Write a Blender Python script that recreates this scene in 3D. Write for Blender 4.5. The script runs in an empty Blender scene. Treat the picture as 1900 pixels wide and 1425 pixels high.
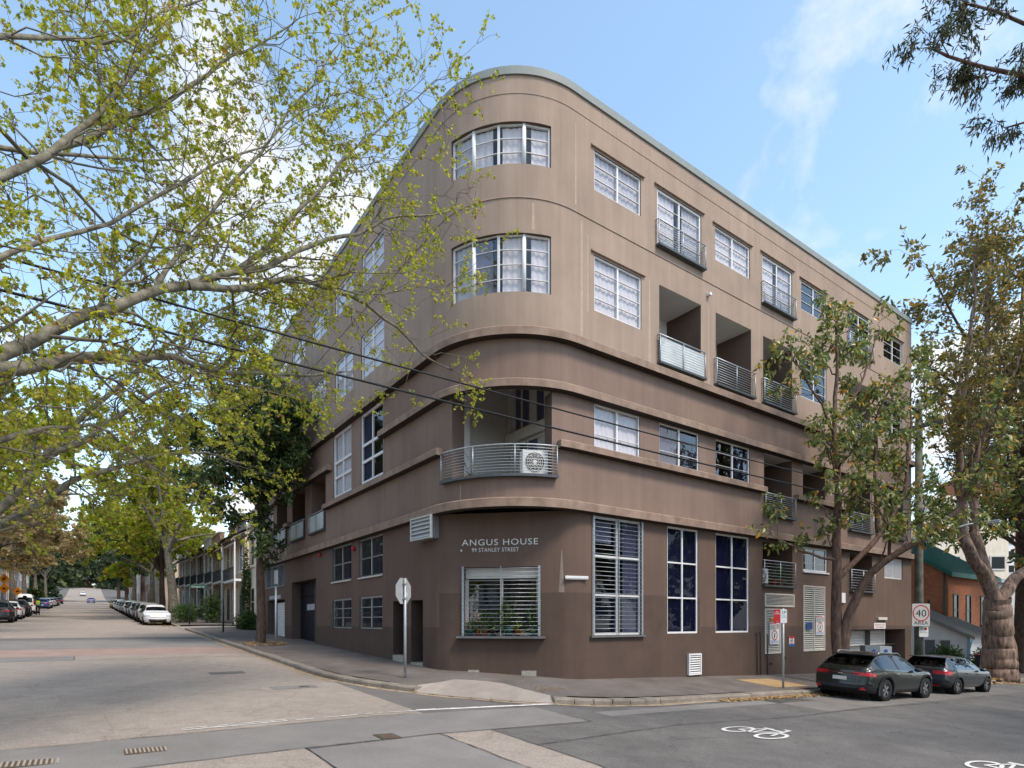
import bpy, bmesh, math, random
import numpy as np
from mathutils import Vector, Matrix

S = bpy.context.scene
COL = S.collection
PI = math.pi

# ------------------------------------------------------------------ camera
cam_d = bpy.data.cameras.new('camera'); cam = bpy.data.objects.new('camera', cam_d); COL.objects.link(cam)
CAMX, CAMY, CAMZ = -8.663, -13.045, 2.10
cam.location = (CAMX, CAMY, CAMZ)
cam.rotation_euler = (math.radians(90), 0, math.atan2(0.81345, 0.58164) - math.radians(90))
cam_d.sensor_fit = 'HORIZONTAL'; cam_d.sensor_width = 36.0; cam_d.lens = 36.0 * 1104 / 1900
cam_d.shift_y = (1155 - 712.5) / 1900
cam_d.clip_start = 0.05; cam_d.clip_end = 3000
S.camera = cam

# ------------------------------------------------------------------ sky, sun, exposure
SUN_EL = math.radians(55); SUN_DIR = Vector((0.20, -0.98, 0)).normalized()      # horizontal direction towards the sun
W = bpy.data.worlds.new('World'); S.world = W; W.use_nodes = True
nt = W.node_tree; nt.nodes.clear()
def N(tree, t, **kw):
    n = tree.nodes.new(t)
    for k, v in kw.items():
        if k.startswith('i_'):
            key = k[2:]; key = int(key) if key.isdigit() else key
            n.inputs[key].default_value = v
        else: setattr(n, k, v)
    return n
out = N(nt, 'ShaderNodeOutputWorld'); bg = N(nt, 'ShaderNodeBackground', i_Strength=0.15)
sky = N(nt, 'ShaderNodeTexSky', sky_type='NISHITA', sun_disc=False)
sky.sun_elevation = SUN_EL; sky.sun_rotation = math.atan2(SUN_DIR.x, SUN_DIR.y)
sky.air_density = 1.0; sky.dust_density = 0.6; sky.ozone_density = 2.0; sky.altitude = 0
tc = N(nt, 'ShaderNodeTexCoord')
# project the view direction onto a cloud deck and break it up with noise
sep = N(nt, 'ShaderNodeSeparateXYZ'); nt.links.new(tc.outputs['Generated'], sep.inputs[0])
zc = N(nt, 'ShaderNodeMath', operation='MAXIMUM', i_1=0.06); nt.links.new(sep.outputs[2], zc.inputs[0])
za = N(nt, 'ShaderNodeMath', operation='ADD', i_1=0.25); nt.links.new(zc.outputs[0], za.inputs[0])
dx = N(nt, 'ShaderNodeMath', operation='DIVIDE'); nt.links.new(sep.outputs[0], dx.inputs[0]); nt.links.new(za.outputs[0], dx.inputs[1])
dy = N(nt, 'ShaderNodeMath', operation='DIVIDE'); nt.links.new(sep.outputs[1], dy.inputs[0]); nt.links.new(za.outputs[0], dy.inputs[1])
cmb = N(nt, 'ShaderNodeCombineXYZ'); nt.links.new(dx.outputs[0], cmb.inputs[0]); nt.links.new(dy.outputs[0], cmb.inputs[1])
mp = N(nt, 'ShaderNodeMapping'); mp.inputs['Location'].default_value = (12.44, 19.78, 4.31); nt.links.new(cmb.outputs[0], mp.inputs[0])
n1 = N(nt, 'ShaderNodeTexNoise', i_Scale=1.9, i_Detail=9.0, i_Roughness=0.58, i_Distortion=0.35); nt.links.new(mp.outputs[0], n1.inputs['Vector'])
cr = N(nt, 'ShaderNodeValToRGB'); cr.color_ramp.elements[0].position = 0.50; cr.color_ramp.elements[1].position = 0.655
nt.links.new(n1.outputs['Fac'], cr.inputs[0])
hz = N(nt, 'ShaderNodeMapRange', interpolation_type='SMOOTHSTEP', i_1=0.26, i_2=0.0, i_3=0.0, i_4=0.80); nt.links.new(sep.outputs[2], hz.inputs[0])
mxf = N(nt, 'ShaderNodeMath', operation='MAXIMUM'); nt.links.new(cr.outputs[0], mxf.inputs[0]); nt.links.new(hz.outputs[0], mxf.inputs[1])
hs = N(nt, 'ShaderNodeHueSaturation', i_Hue=0.488, i_Saturation=0.90, i_Value=1.80); nt.links.new(sky.outputs[0], hs.inputs['Color'])
mix = N(nt, 'ShaderNodeMixRGB'); mix.inputs[2].default_value = (5.6, 5.65, 5.75, 1)
nt.links.new(mxf.outputs[0], mix.inputs[0]); nt.links.new(hs.outputs[0], mix.inputs[1]); nt.links.new(mix.outputs[0], bg.inputs[0]); nt.links.new(bg.outputs[0], out.inputs[0])

sd = bpy.data.lights.new('sun', 'SUN'); sun = bpy.data.objects.new('sun', sd); COL.objects.link(sun)
sd.energy = 2.8; sd.angle = math.radians(15); sd.color = (1.0, 0.885, 0.76)
tosun = Vector((SUN_DIR.x * math.cos(SUN_EL), SUN_DIR.y * math.cos(SUN_EL), math.sin(SUN_EL)))
sun.rotation_euler = (-tosun).to_track_quat('-Z', 'Y').to_euler(); sun.location = (0, -30, 40)

S.view_settings.view_transform = 'Standard'; S.view_settings.look = 'None'; S.view_settings.gamma = 1.0
S.view_settings.use_curve_mapping = False; S.view_settings.exposure = 0.42
S.cycles.max_bounces = 8; S.cycles.transparent_max_bounces = 24; S.cycles.caustics_reflective = False; S.cycles.caustics_refractive = False

# ------------------------------------------------------------------ helpers
def link(o, parent=None):
    COL.objects.link(o)
    if parent is not None: o.parent = parent
    return o
def tag(o, label=None, cat=None, group=None, kind=None):
    if label: o['label'] = label
    if cat: o['category'] = cat
    if group: o['group'] = group
    if kind: o['kind'] = kind
    return o
def empty(name, loc=(0, 0, 0), rz=0.0, label=None, cat=None, group=None):
    e = bpy.data.objects.new(name, None); e.location = loc; e.rotation_euler = (0, 0, rz); e.empty_display_size = 0.3
    COL.objects.link(e); return tag(e, label, cat, group)

class MB:
    """collects shapes for ONE mesh object"""
    def __init__(s): s.v = []; s.f = []; s.sm = []
    def poly(s, pts, smooth=False):
        i = len(s.v); s.v += [tuple(p) for p in pts]; s.f.append(tuple(range(i, i + len(pts)))); s.sm.append(smooth); return s
    def box(s, x0, x1, y0, y1, z0, z1):
        i = len(s.v)
        s.v += [(x0, y0, z0), (x1, y0, z0), (x1, y1, z0), (x0, y1, z0), (x0, y0, z1), (x1, y0, z1), (x1, y1, z1), (x0, y1, z1)]
        s.f += [tuple(i + k for k in q) for q in ((0, 3, 2, 1), (4, 5, 6, 7), (0, 1, 5, 4), (1, 2, 6, 5), (2, 3, 7, 6), (3, 0, 4, 7))]
        s.sm += [False] * 6; return s
    def prism(s, pts, z0, z1):
        n = len(pts); i = len(s.v)
        s.v += [(p[0], p[1], z0) for p in pts] + [(p[0], p[1], z1) for p in pts]
        s.f.append(tuple(i + k for k in reversed(range(n)))); s.f.append(tuple(i + n + k for k in range(n)))
        for k in range(n): s.f.append((i + k, i + (k + 1) % n, i + n + (k + 1) % n, i + n + k))
        s.sm += [False] * (n + 2); return s
    def tube(s, pts, rad, n=6, cap=True):
        pts = [Vector(p) for p in pts]; m = len(pts)
        if not hasattr(rad, '__len__'): rad = [rad] * m
        i0 = len(s.v); ref = None
        for k in range(m):
            t = (pts[min(k + 1, m - 1)] - pts[max(k - 1, 0)])
            t = t.normalized() if t.length > 1e-9 else Vector((0, 0, 1))
            if ref is None: ref = t.orthogonal().normalized()
            a = (ref - t * ref.dot(t)); a = a.normalized() if a.length > 1e-6 else t.orthogonal().normalized()
            ref = a; b = t.cross(a)
            for j in range(n):
                an = 2 * PI * j / n; s.v.append(tuple(pts[k] + (a * math.cos(an) + b * math.sin(an)) * rad[k]))
        for k in range(m - 1):
            for j in range(n):
                s.f.append((i0 + k * n + j, i0 + k * n + (j + 1) % n, i0 + (k + 1) * n + (j + 1) % n, i0 + (k + 1) * n + j)); s.sm.append(n > 4)
        if cap:
            s.f.append(tuple(i0 + j for j in reversed(range(n)))); s.f.append(tuple(i0 + (m - 1) * n + j for j in range(n))); s.sm += [False, False]
        return s
    def lathe(s, prof, n=14, c=(0, 0, 0)):
        i0 = len(s.v); m = len(prof)
        for r, z in prof:
            for j in range(n):
                a = 2 * PI * j / n; s.v.append((c[0] + r * math.cos(a), c[1] + r * math.sin(a), c[2] + z))
        for k in range(m - 1):
            for j in range(n):
                s.f.append((i0 + k * n + j, i0 + k * n + (j + 1) % n, i0 + (k + 1) * n + (j + 1) % n, i0 + (k + 1) * n + j)); s.sm.append(True)
        s.f.append(tuple(i0 + j for j in reversed(range(n)))); s.f.append(tuple(i0 + (m - 1) * n + j for j in range(n))); s.sm += [False, False]
        return s
    def xf(s, fn, i0=0):
        s.v[i0:] = [tuple(fn(*p)) for p in s.v[i0:]]; return s
    def mesh(s, name, mat):
        me = bpy.data.meshes.new(name); me.from_pydata(s.v, [], s.f)
        me.polygons.foreach_set('use_smooth', s.sm); 
        if mat: me.materials.append(mat)
        me.update(); return me
    def build(s, name, mat, parent=None, bevel=0.0):
        o = bpy.data.objects.new(name, s.mesh(name, mat)); link(o, parent)
        if bevel > 0:
            b = o.modifiers.new('bevel', 'BEVEL'); b.width = bevel; b.segments = 2; b.limit_method = 'ANGLE'; b.angle_limit = math.radians(40)
        return o
def inst(name, mesh, parent=None, loc=(0, 0, 0), rot=(0, 0, 0), scale=(1, 1, 1)):
    o = bpy.data.objects.new(name, mesh); o.location = loc; o.rotation_euler = rot; o.scale = scale; return link(o, parent)
def fastmesh(name, verts, faces, mat, smooth=False):
    """verts (n,3), faces (m,k) numpy -> mesh"""
    me = bpy.data.meshes.new(name); n = len(verts); m, k = faces.shape
    me.vertices.add(n); me.vertices.foreach_set('co', verts.astype(np.float32).ravel())
    me.loops.add(m * k); me.loops.foreach_set('vertex_index', faces.astype(np.int32).ravel())
    me.polygons.add(m); me.polygons.foreach_set('loop_start', np.arange(0, m * k, k, dtype=np.int32))
    me.polygons.foreach_set('use_smooth', np.full(m, smooth)); me.materials.append(mat); me.update(calc_edges=True); return me
def copy_tree(o, parent=None):
    c = o.copy(); COL.objects.link(c); c.parent = parent
    for ch in o.children: copy_tree(ch, c)
    return c

# ------------------------------------------------------------------ materials
MAT = {}
def mat(name, col, rough=0.7, var=0.12, scale=3.0, bump=0.0, bscale=40.0, metal=0.0, spec=0.3, streak=0.0, obj=True, coat=0.0, col2=None, detail=6.0, vs=1.0):
    if name in MAT: return MAT[name]
    m = bpy.data.materials.new(name); m.use_nodes = True; t = m.node_tree; b = t.nodes['Principled BSDF']
    b.inputs['Roughness'].default_value = rough; b.inputs['Metallic'].default_value = metal; b.inputs['Specular IOR Level'].default_value = spec
    b.inputs['Coat Weight'].default_value = coat; b.inputs['Coat Roughness'].default_value = 0.04
    g = N(t, 'ShaderNodeNewGeometry'); n = N(t, 'ShaderNodeTexNoise', i_Scale=scale, i_Detail=detail, i_Roughness=0.6)
    pm = N(t, 'ShaderNodeMapping'); pm.inputs['Scale'].default_value = (1, 1, vs); t.links.new(g.outputs['Position'], pm.inputs[0]); t.links.new(pm.outputs[0], n.inputs['Vector'])
    r = N(t, 'ShaderNodeValToRGB'); lo = [c * (1 - var) for c in col]; hi = [min(1, c * (1 + var)) for c in (col2 or col)]
    r.color_ramp.elements[0].position = 0.3; r.color_ramp.elements[1].position = 0.7
    r.color_ramp.elements[0].color = (*lo, 1); r.color_ramp.elements[1].color = (*hi, 1); t.links.new(n.outputs['Fac'], r.inputs[0])
    last = r.outputs[0]
    if streak > 0:   # rain streaks: noise stretched along z
        mpn = N(t, 'ShaderNodeMapping'); mpn.inputs['Scale'].default_value = (2.2, 2.2, 0.10); t.links.new(g.outputs['Position'], mpn.inputs[0])
        n2 = N(t, 'ShaderNodeTexNoise', i_Scale=1.5, i_Detail=8.0, i_Roughness=0.7); t.links.new(mpn.outputs[0], n2.inputs['Vector'])
        r2 = N(t, 'ShaderNodeMapRange', i_1=0.35, i_2=0.7, i_3=1 - streak, i_4=1 + streak); t.links.new(n2.outputs['Fac'], r2.inputs[0])
        mm = N(t, 'ShaderNodeMixRGB', blend_type='MULTIPLY'); mm.inputs[0].default_value = 1.0; t.links.new(last, mm.inputs[1]); t.links.new(r2.outputs[0], mm.inputs[2]); last = mm.outputs[0]
    t.links.new(last, b.inputs['Base Color'])
    if bump > 0:
        n3 = N(t, 'ShaderNodeTexNoise', i_Scale=bscale, i_Detail=5.0, i_Roughness=0.65); t.links.new(pm.outputs[0], n3.inputs['Vector'])
        bp = N(t, 'ShaderNodeBump', i_Strength=bump, i_Distance=0.02); t.links.new(n3.outputs['Fac'], bp.inputs['Height']); t.links.new(bp.outputs[0], b.inputs['Normal'])
    MAT[name] = m; return m
def glassmat(name, tint=(0.55, 0.6, 0.65), boost=0.10, rough=0.015, ior=1.52):
    m = bpy.data.materials.new(name); m.use_nodes = True; t = m.node_tree; t.nodes.clear()
    o = N(t, 'ShaderNodeOutputMaterial'); tr = N(t, 'ShaderNodeBsdfTransparent'); tr.inputs[0].default_value = (*tint, 1)
    gl = N(t, 'ShaderNodeBsdfGlossy', i_Roughness=rough); gl.inputs[0].default_value = (0.95, 0.97, 1.0, 1)
    f0 = ((ior - 1) / (ior + 1)) ** 2; lw = N(t, 'ShaderNodeLayerWeight', i_Blend=0.5)      # Schlick fresnel, the same from both sides
    pw = N(t, 'ShaderNodeMath', operation='POWER', i_1=5.0); t.links.new(lw.outputs['Facing'], pw.inputs[0])
    ad = N(t, 'ShaderNodeMath', operation='MULTIPLY_ADD', i_1=1 - f0, i_2=max(0, f0 + boost), use_clamp=True); t.links.new(pw.outputs[0], ad.inputs[0])
    g = N(t, 'ShaderNodeNewGeometry'); n = N(t, 'ShaderNodeTexNoise', i_Scale=1.3, i_Detail=2.0); t.links.new(g.outputs['Position'], n.inputs['Vector'])
    bp = N(t, 'ShaderNodeBump', i_Strength=0.12, i_Distance=0.02); t.links.new(n.outputs['Fac'], bp.inputs['Height']); t.links.new(bp.outputs[0], gl.inputs['Normal'])
    mx = N(t, 'ShaderNodeMixShader'); t.links.new(ad.outputs[0], mx.inputs[0]); t.links.new(tr.outputs[0], mx.inputs[1]); t.links.new(gl.outputs[0], mx.inputs[2]); t.links.new(mx.outputs[0], o.inputs[0])
    MAT[name] = m; return m
def leafmat(name, cols, trans=0.35, rough=0.5):
    m = bpy.data.materials.new(name); m.use_nodes = True; t = m.node_tree; t.nodes.clear()
    o = N(t, 'ShaderNodeOutputMaterial'); g = N(t, 'ShaderNodeNewGeometry')
    r = N(t, 'ShaderNodeValToRGB'); r.color_ramp.interpolation = 'LINEAR'
    while len(r.color_ramp.elements) < len(cols): r.color_ramp.elements.new(0.5)
    for e, (p, c) in zip(r.color_ramp.elements, cols): e.position = p; e.color = (*c, 1)
    t.links.new(g.outputs['Random Per Island'], r.inputs[0])
    d = N(t, 'ShaderNodeBsdfPrincipled', i_Roughness=rough); d.inputs['Specular IOR Level'].default_value = 0.35; t.links.new(r.outputs[0], d.inputs['Base Color'])
    tl = N(t, 'ShaderNodeBsdfTranslucent'); hsn = N(t, 'ShaderNodeHueSaturation', i_Saturation=1.1, i_Value=1.5); t.links.new(r.outputs[0], hsn.inputs['Color']); t.links.new(hsn.outputs[0], tl.inputs[0])
    mx = N(t, 'ShaderNodeMixShader', i_0=trans); t.links.new(d.outputs[0], mx.inputs[1]); t.links.new(tl.outputs[0], mx.inputs[2]); t.links.new(mx.outputs[0], o.inputs[0])
    MAT[name] = m; return m

def GR(x, y):
    """height of the road surface: it climbs up the side street and falls away along the other one"""
    xe = -4 + (x + 4) * 0.12 if x < -4 else min(x, 75)
    yc = min(max(y, -40), 330); z = 0.25 - 0.037 * xe + 0.037 * yc
    if yc > 180: z += 0.00025 * (yc - 180) ** 2
    return z
# ------------------------------------------------------------------ ground, road, footpaths
def rough_mat(name, c1, c2, scale=1.2, grain=0.35, rough=0.9, crack=0.0, fine=160.0, bump=0.5):
    m = bpy.data.materials.new(name); m.use_nodes = True; t = m.node_tree; b = t.nodes['Principled BSDF']
    b.inputs['Roughness'].default_value = rough; b.inputs['Specular IOR Level'].default_value = 0.25
    g = N(t, 'ShaderNodeNewGeometry')
    n = N(t, 'ShaderNodeTexNoise', i_Scale=scale, i_Detail=8.0, i_Roughness=0.65); t.links.new(g.outputs['Position'], n.inputs['Vector'])
    r = N(t, 'ShaderNodeValToRGB'); r.color_ramp.elements[0].position = 0.32; r.color_ramp.elements[1].position = 0.68
    r.color_ramp.elements[0].color = (*c1, 1); r.color_ramp.elements[1].color = (*c2, 1); t.links.new(n.outputs['Fac'], r.inputs[0])
    v = N(t, 'ShaderNodeTexVoronoi', i_Scale=fine); t.links.new(g.outputs['Position'], v.inputs['Vector'])
    f = N(t, 'ShaderNodeTexNoise', i_Scale=fine * 0.6, i_Detail=3.0, i_Roughness=0.8); t.links.new(g.outputs['Position'], f.inputs['Vector'])
    mr = N(t, 'ShaderNodeMapRange', i_1=0.3, i_2=0.7, i_3=1 - grain, i_4=1 + grain); t.links.new(f.outputs['Fac'], mr.inputs[0])
    mm = N(t, 'ShaderNodeMixRGB', blend_type='MULTIPLY'); mm.inputs[0].default_value = 1; t.links.new(r.outputs[0], mm.inputs[1]); t.links.new(mr.outputs[0], mm.inputs[2]); last = mm.outputs[0]
    # medium stains, drawn out along the traffic
    n4 = N(t, 'ShaderNodeTexNoise', i_Scale=0.35, i_Detail=5.0, i_Roughness=0.6, i_Distortion=0.6); t.links.new(g.outputs['Position'], n4.inputs['Vector'])
    r4 = N(t, 'ShaderNodeMapRange', i_1=0.3, i_2=0.7, i_3=0.90, i_4=1.07); t.links.new(n4.outputs['Fac'], r4.inputs[0])
    m4 = N(t, 'ShaderNodeMixRGB', blend_type='MULTIPLY'); m4.inputs[0].default_value = 1; t.links.new(last, m4.inputs[1]); t.links.new(r4.outputs[0], m4.inputs[2]); last = m4.outputs[0]
    if crack > 0:
        vc = N(t, 'ShaderNodeTexVoronoi', feature='DISTANCE_TO_EDGE', i_Scale=0.42); 
        nw = N(t, 'ShaderNodeTexNoise', i_Scale=1.6, i_Detail=4.0); t.links.new(g.outputs['Position'], nw.inputs['Vector'])
        av = N(t, 'ShaderNodeMixRGB', blend_type='ADD'); av.inputs[0].default_value = 0.8; t.links.new(g.outputs['Position'], av.inputs[1]); t.links.new(nw.outputs['Color'], av.inputs[2]); t.links.new(av.outputs[0], vc.inputs['Vector'])
        rc = N(t, 'ShaderNodeMapRange', i_1=0.0, i_2=0.012, i_3=1 - crack, i_4=1.0); t.links.new(vc.outputs['Distance'], rc.inputs[0])
        mc = N(t, 'ShaderNodeMixRGB', blend_type='MULTIPLY'); mc.inputs[0].default_value = 1; t.links.new(last, mc.inputs[1]); t.links.new(rc.outputs[0], mc.inputs[2]); last = mc.outputs[0]
    sp1 = N(t, 'ShaderNodeTexNoise', i_Scale=34.0, i_Detail=4.0, i_Roughness=0.75); t.links.new(g.outputs['Position'], sp1.inputs['Vector'])
    sr1 = N(t, 'ShaderNodeMapRange', i_1=0.32, i_2=0.68, i_3=1 - grain * 0.62, i_4=1 + grain * 0.62); t.links.new(sp1.outputs['Fac'], sr1.inputs[0])
    sm1 = N(t, 'ShaderNodeMixRGB', blend_type='MULTIPLY'); sm1.inputs[0].default_value = 1; t.links.new(last, sm1.inputs[1]); t.links.new(sr1.outputs[0], sm1.inputs[2]); last = sm1.outputs[0]
    t.links.new(last, b.inputs['Base Color'])
    bp = N(t, 'ShaderNodeBump', i_Strength=bump, i_Distance=0.006); t.links.new(v.outputs['Distance'], bp.inputs['Height']); t.links.new(bp.outputs[0], b.inputs['Normal'])
    MAT[name] = m; return m
ASPH = rough_mat('dark_asphalt', (0.112, 0.105, 0.098), (0.160, 0.150, 0.140), grain=0.45, crack=0.25)
SEAL = rough_mat('light_chip_seal', (0.275, 0.232, 0.196), (0.335, 0.287, 0.245), scale=3.0, grain=0.45, crack=0.22)
TREN = rough_mat('smooth_grey_asphalt', (0.190, 0.178, 0.166), (0.235, 0.220, 0.204), grain=0.16, crack=0.0)
TREN2 = rough_mat('dark_patch_asphalt', (0.130, 0.120, 0.112), (0.165, 0.153, 0.142), grain=0.2)
PINK = rough_mat('reddish_threshold_asphalt', (0.28, 0.20, 0.165), (0.34, 0.25, 0.21), grain=0.2)
FOOT = rough_mat('footpath_asphalt', (0.110, 0.092, 0.081), (0.178, 0.154, 0.138), scale=0.9, grain=0.22, fine=220, crack=0.12)
CONC = rough_mat('worn_concrete', (0.27, 0.232, 0.20), (0.36, 0.315, 0.275), grain=0.2, fine=240)
KERB = rough_mat('sandstone_kerb', (0.17, 0.145, 0.12), (0.30, 0.26, 0.215), scale=2.5, grain=0.25)
PAINT = rough_mat('worn_road_paint', (0.55, 0.53, 0.50), (0.78, 0.76, 0.73), scale=5, grain=0.15)
GUT = rough_mat('gutter_concrete', (0.26, 0.205, 0.145), (0.40, 0.315, 0.225), scale=2.0, grain=0.25)

def axis(a, b, fine0, fine1, df, dc):
    xs = [a]
    while xs[-1] < b - 1e-6:
        d = df if fine0 - df <= xs[-1] < fine1 else dc
        xs.append(min(b, xs[-1] + d))
    return xs
def sheet(name, xs, ys, dz, m, parent=None, zf=GR):
    v = np.array([(x, y, zf(x, y) + dz) for y in ys for x in xs]); nx = len(xs)
    fs = np.array([(j * nx + i, j * nx + i + 1, (j + 1) * nx + i + 1, (j + 1) * nx + i) for j in range(len(ys) - 1) for i in range(nx - 1)])
    o = bpy.data.objects.new(name, fastmesh(name, v, fs, m, True)); return link(o, parent)
tag(sheet('ground', axis(-700, 900, -40, 90, 10, 60), axis(-340, 1000, -40, 300, 10, 60), -0.10, mat('far_ground', (0.13, 0.12, 0.10), 0.95, 0.25, 0.2)), kind='structure')
road = tag(sheet('road', axis(-60, 90, -20, 30, 1, 5), axis(-34, 430, -20, 40, 1, 6), 0.0, ASPH), kind='structure')

def sub(a, b, d):
    n = max(1, int(math.ceil((b - a) / d))); return [a + (b - a) * k / n for k in range(n + 1)]
def patch(x0, x1, y0, y1, lift, m, name='asphalt_patch', parent=road, d=1.0):
    xs = sub(x0, x1, d)
    if x0 < -4 < x1: xs = sorted(set(xs + [-4.0]))
    return sheet(name, xs, sub(y0, y1, d), lift, m, parent)
KX, KY, KW = -3.2, -2.95, -15.0           # kerb faces: side street east, cross street north, side street west
patch(KW, KX, 24.2, 60, 0.006, SEAL, d=1)
patch(KW, KX, 60, 420, 0.03, SEAL, d=3)
patch(KW, KX, -2.35, 11.3, 0.004, SEAL)
patch(KX, -1.2, -2.35, 6.0, 0.004, TREN2)
for y0, y1, m in ((11.3, 13.0, TREN), (13.0, 16.6, PINK), (16.6, 22.4, TREN), (22.4, 24.2, TREN2)): patch(KW, KX, y0, y1, 0.004, m)
patch(-9.0, KX, 11.3, 13.0, 0.008, SEAL)
patch(-30, -0.4, -4.2, -2.35, 0.004, TREN)
patch(-30, -6.05, -9.5, -4.2, 0.004, SEAL)
patch(-3.85, -2.85, -14, -4.28, 0.004, SEAL)
patch(-6.05, -3.85, -14, -4.28, 0.004, TREN)
patch(-30, -6.05, -14, -9.5, 0.004, SEAL)
patch(-5.8, -4.85, 5.6, 6.25, 0.008, TREN2)
patch(-5.0, -3.9, 1.9, 2.5, 0.008, TREN)
patch(0.5, 9.0, -3.9, -3.35, 0.004, TREN)
patch(7.0, 24.0, -5.3, -3.35, 0.004, rough_mat('stained_parking_asphalt', (0.15, 0.14, 0.13), (0.22, 0.20, 0.18), grain=0.3))

# tar seams along the patch edges and a few wandering cracks
TAR = mat('tar_seam', (.035, .033, .032), .7, .2, 8); r5 = random.Random(21)
def seam(pts, w=.022):
    mb = MB(); q = []
    for (ax, ay), (bx, by) in zip(pts[:-1], pts[1:]):
        n_ = max(1, int(math.hypot(bx - ax, by - ay) / .22))
        for k in range(n_): t_ = k / n_; q.append((ax + (bx - ax) * t_ + r5.uniform(-.018, .018), ay + (by - ay) * t_ + r5.uniform(-.018, .018)))
    q.append(pts[-1])
    for a, b in zip(q[:-1], q[1:]):
        d = Vector((b[0] - a[0], b[1] - a[1])); d = d.normalized() if d.length else Vector((1, 0)); nn = Vector((-d.y, d.x)) * w * r5.uniform(.25, .6)
        mb.poly([(x_, y_, GR(x_, y_) + .016) for x_, y_ in ((a[0] - nn.x, a[1] - nn.y), (b[0] - nn.x, b[1] - nn.y), (b[0] + nn.x, b[1] + nn.y), (a[0] + nn.x, a[1] + nn.y))])
    mb.build('tar_seam', TAR, road)
for pts in ([(-13, -2.35), (-3.3, -2.35)], [(-13, -4.2), (-6.05, -4.2)], [(-6.05, -4.2), (-6.05, -9)], [(-3.85, -4.28), (-3.85, -10)], [(-2.85, -4.28), (-2.85, -10)], [(-6.05, -4.2), (-3.85, -4.28)], [(-14.8, 11.3), (-3.4, 11.3)], [(-14.8, 13), (-3.4, 13)], [(-14.8, 16.6), (-3.4, 16.6)], [(-9, 11.3), (-9, 13)], [(-2.85, -5.6), (1, -5.2), (5, -5.5), (9, -5.35), (14, -5.6)], [(-.5, -3.3), (-.4, -4.3), (-2.85, -4.28)]): seam(pts)
# kerb line of our corner, and the raised footpath behind it
def bez(p0, p1, p2, p3, n):
    return [tuple((1 - t) ** 3 * a + 3 * (1 - t) ** 2 * t * b + 3 * (1 - t) * t * t * c + t ** 3 * d for a, b, c, d in zip(p0, p1, p2, p3)) for t in [k / n for k in range(n + 1)]]
LINE = [(KX, y) for y in (150, 120, 100, 80, 70, 60, 50, 44, 40, 38)]
LINE2 = [(KX, y) for y in (33, 30, 27, 24, 21, 18.5, 16, 13.5, 11, 9, 7, 5.6)]
CURVE = bez((KX, 5.0), (KX, 1.2), (-0.6, KY), (3.2, KY), 22)
LINE3 = [(x, KY) for x in (4.4, 5.8, 7.2, 8.6, 10, 11.4, 12.8, 14.2, 15.6, 17, 18.4, 19.8, 21.2, 22.6, 24, 25.4, 26.8, 28.2)]
LINE4 = [(x, KY) for x in (29.2, 33, 38, 44, 52, 62, 75, 88)]
def dist_in(x, y):
    """how far a footpath point is behind the kerb (0 at kerb, about 3 at the wall)"""
    if x < 3.2 and y < 5.0:
        cx, cy = 3.2, 5.0; return max(0.0, 1.0 - math.hypot((x - cx) / 6.4, (y - cy) / 7.95)) * 6.0
    return max(0.0, min(x - KX, y - KY))
def FP(x, y):
    d = dist_in(x, y); return GR(x, y) + 0.135 + 0.055 * min(d, 3.4)
foot_ne = tag(bpy.data.objects.new('footpath', None), kind='structure'); COL.objects.link(foot_ne)
def strip(pts, inward, dist, zf, m, name, parent, rows=4, top=0.0):
    """a paved strip from the kerb line pts going inward; pts are (x,y), inward(x,y)->unit vec"""
    v = []; n = len(pts)
    for r in range(rows + 1):
        for (x, y) in pts:
            ix, iy = inward(x, y); px, py = x + ix * dist * r / rows, y + iy * dist * r / rows; v.append((px, py, zf(px, py) + top))
    fs = np.array([(r * n + i, r * n + i + 1, (r + 1) * n + i + 1, (r + 1) * n + i) for r in range(rows) for i in range(n - 1)])
    return link(bpy.data.objects.new(name, fastmesh(name, np.array(v), fs, m, True)), parent)
# paving as a grid clipped by the kerb curve
def inside(x, y):
    if x < 3.2 and y < 5.0:
        # left of/below the bezier?
        best = 1e9; side = 1
        for (ax, ay), (bx, by) in zip(CURVE[:-1], CURVE[1:]):
            t = max(0, min(1, ((x - ax) * (bx - ax) + (y - ay) * (by - ay)) / ((bx - ax) ** 2 + (by - ay) ** 2)))
            qx, qy = ax + t * (bx - ax), ay + t * (by - ay); d = (x - qx) ** 2 + (y - qy) ** 2
            if d < best: best = d; side = (bx - ax) * (y - ay) - (by - ay) * (x - ax)
        return side > 0
    return x > KX and y > KY
v = []; f = []
# corner: fan rows between kerb curve and an inner polyline under the building
full = LINE2 + CURVE + LINE3
def inner(x, y, k):
    if (x, y) in CURVE: 
        t = CURVE.index((x, y)) / (len(CURVE) - 1); ix, iy = (1.3, 5.0 - 2.2 * t) if t < .5 else (1.3 + (t - .5) * 5.2, 3.9 - (t - .5) * 4.4)
        return ix, iy
    return (x + 4.2, y) if y > 5 else (x, y + 4.2)
RAMP_A, RAMP_B = 9, 16     # pram ramp between these points of the kerb curve
rows = 16; n = len(full)
for r in range(rows + 1):
    for (x, y) in full:
        ix, iy = inner(x, y, 0); a = 0.30 / 4.2 + (1 - 0.30 / 4.2) * r / rows
        px, py = x + (ix - x) * a, y + (iy - y) * a
        dk = math.hypot(px - x, py - y); zz = GR(px, py) + 0.135 + 0.055 * min(3.4, dk)
        if (x, y) in CURVE and RAMP_A <= CURVE.index((x, y)) <= RAMP_B:
            tt = (CURVE.index((x, y)) - RAMP_A) / (RAMP_B - RAMP_A); dd = 1.55 * min(1, min(tt, 1 - tt) * 3.2) + 0.32
            if dk < dd + .3: zz -= .16 * min(1, max(0, (dd + .3 - dk) / .3))
        v.append((px, py, zz))
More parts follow.
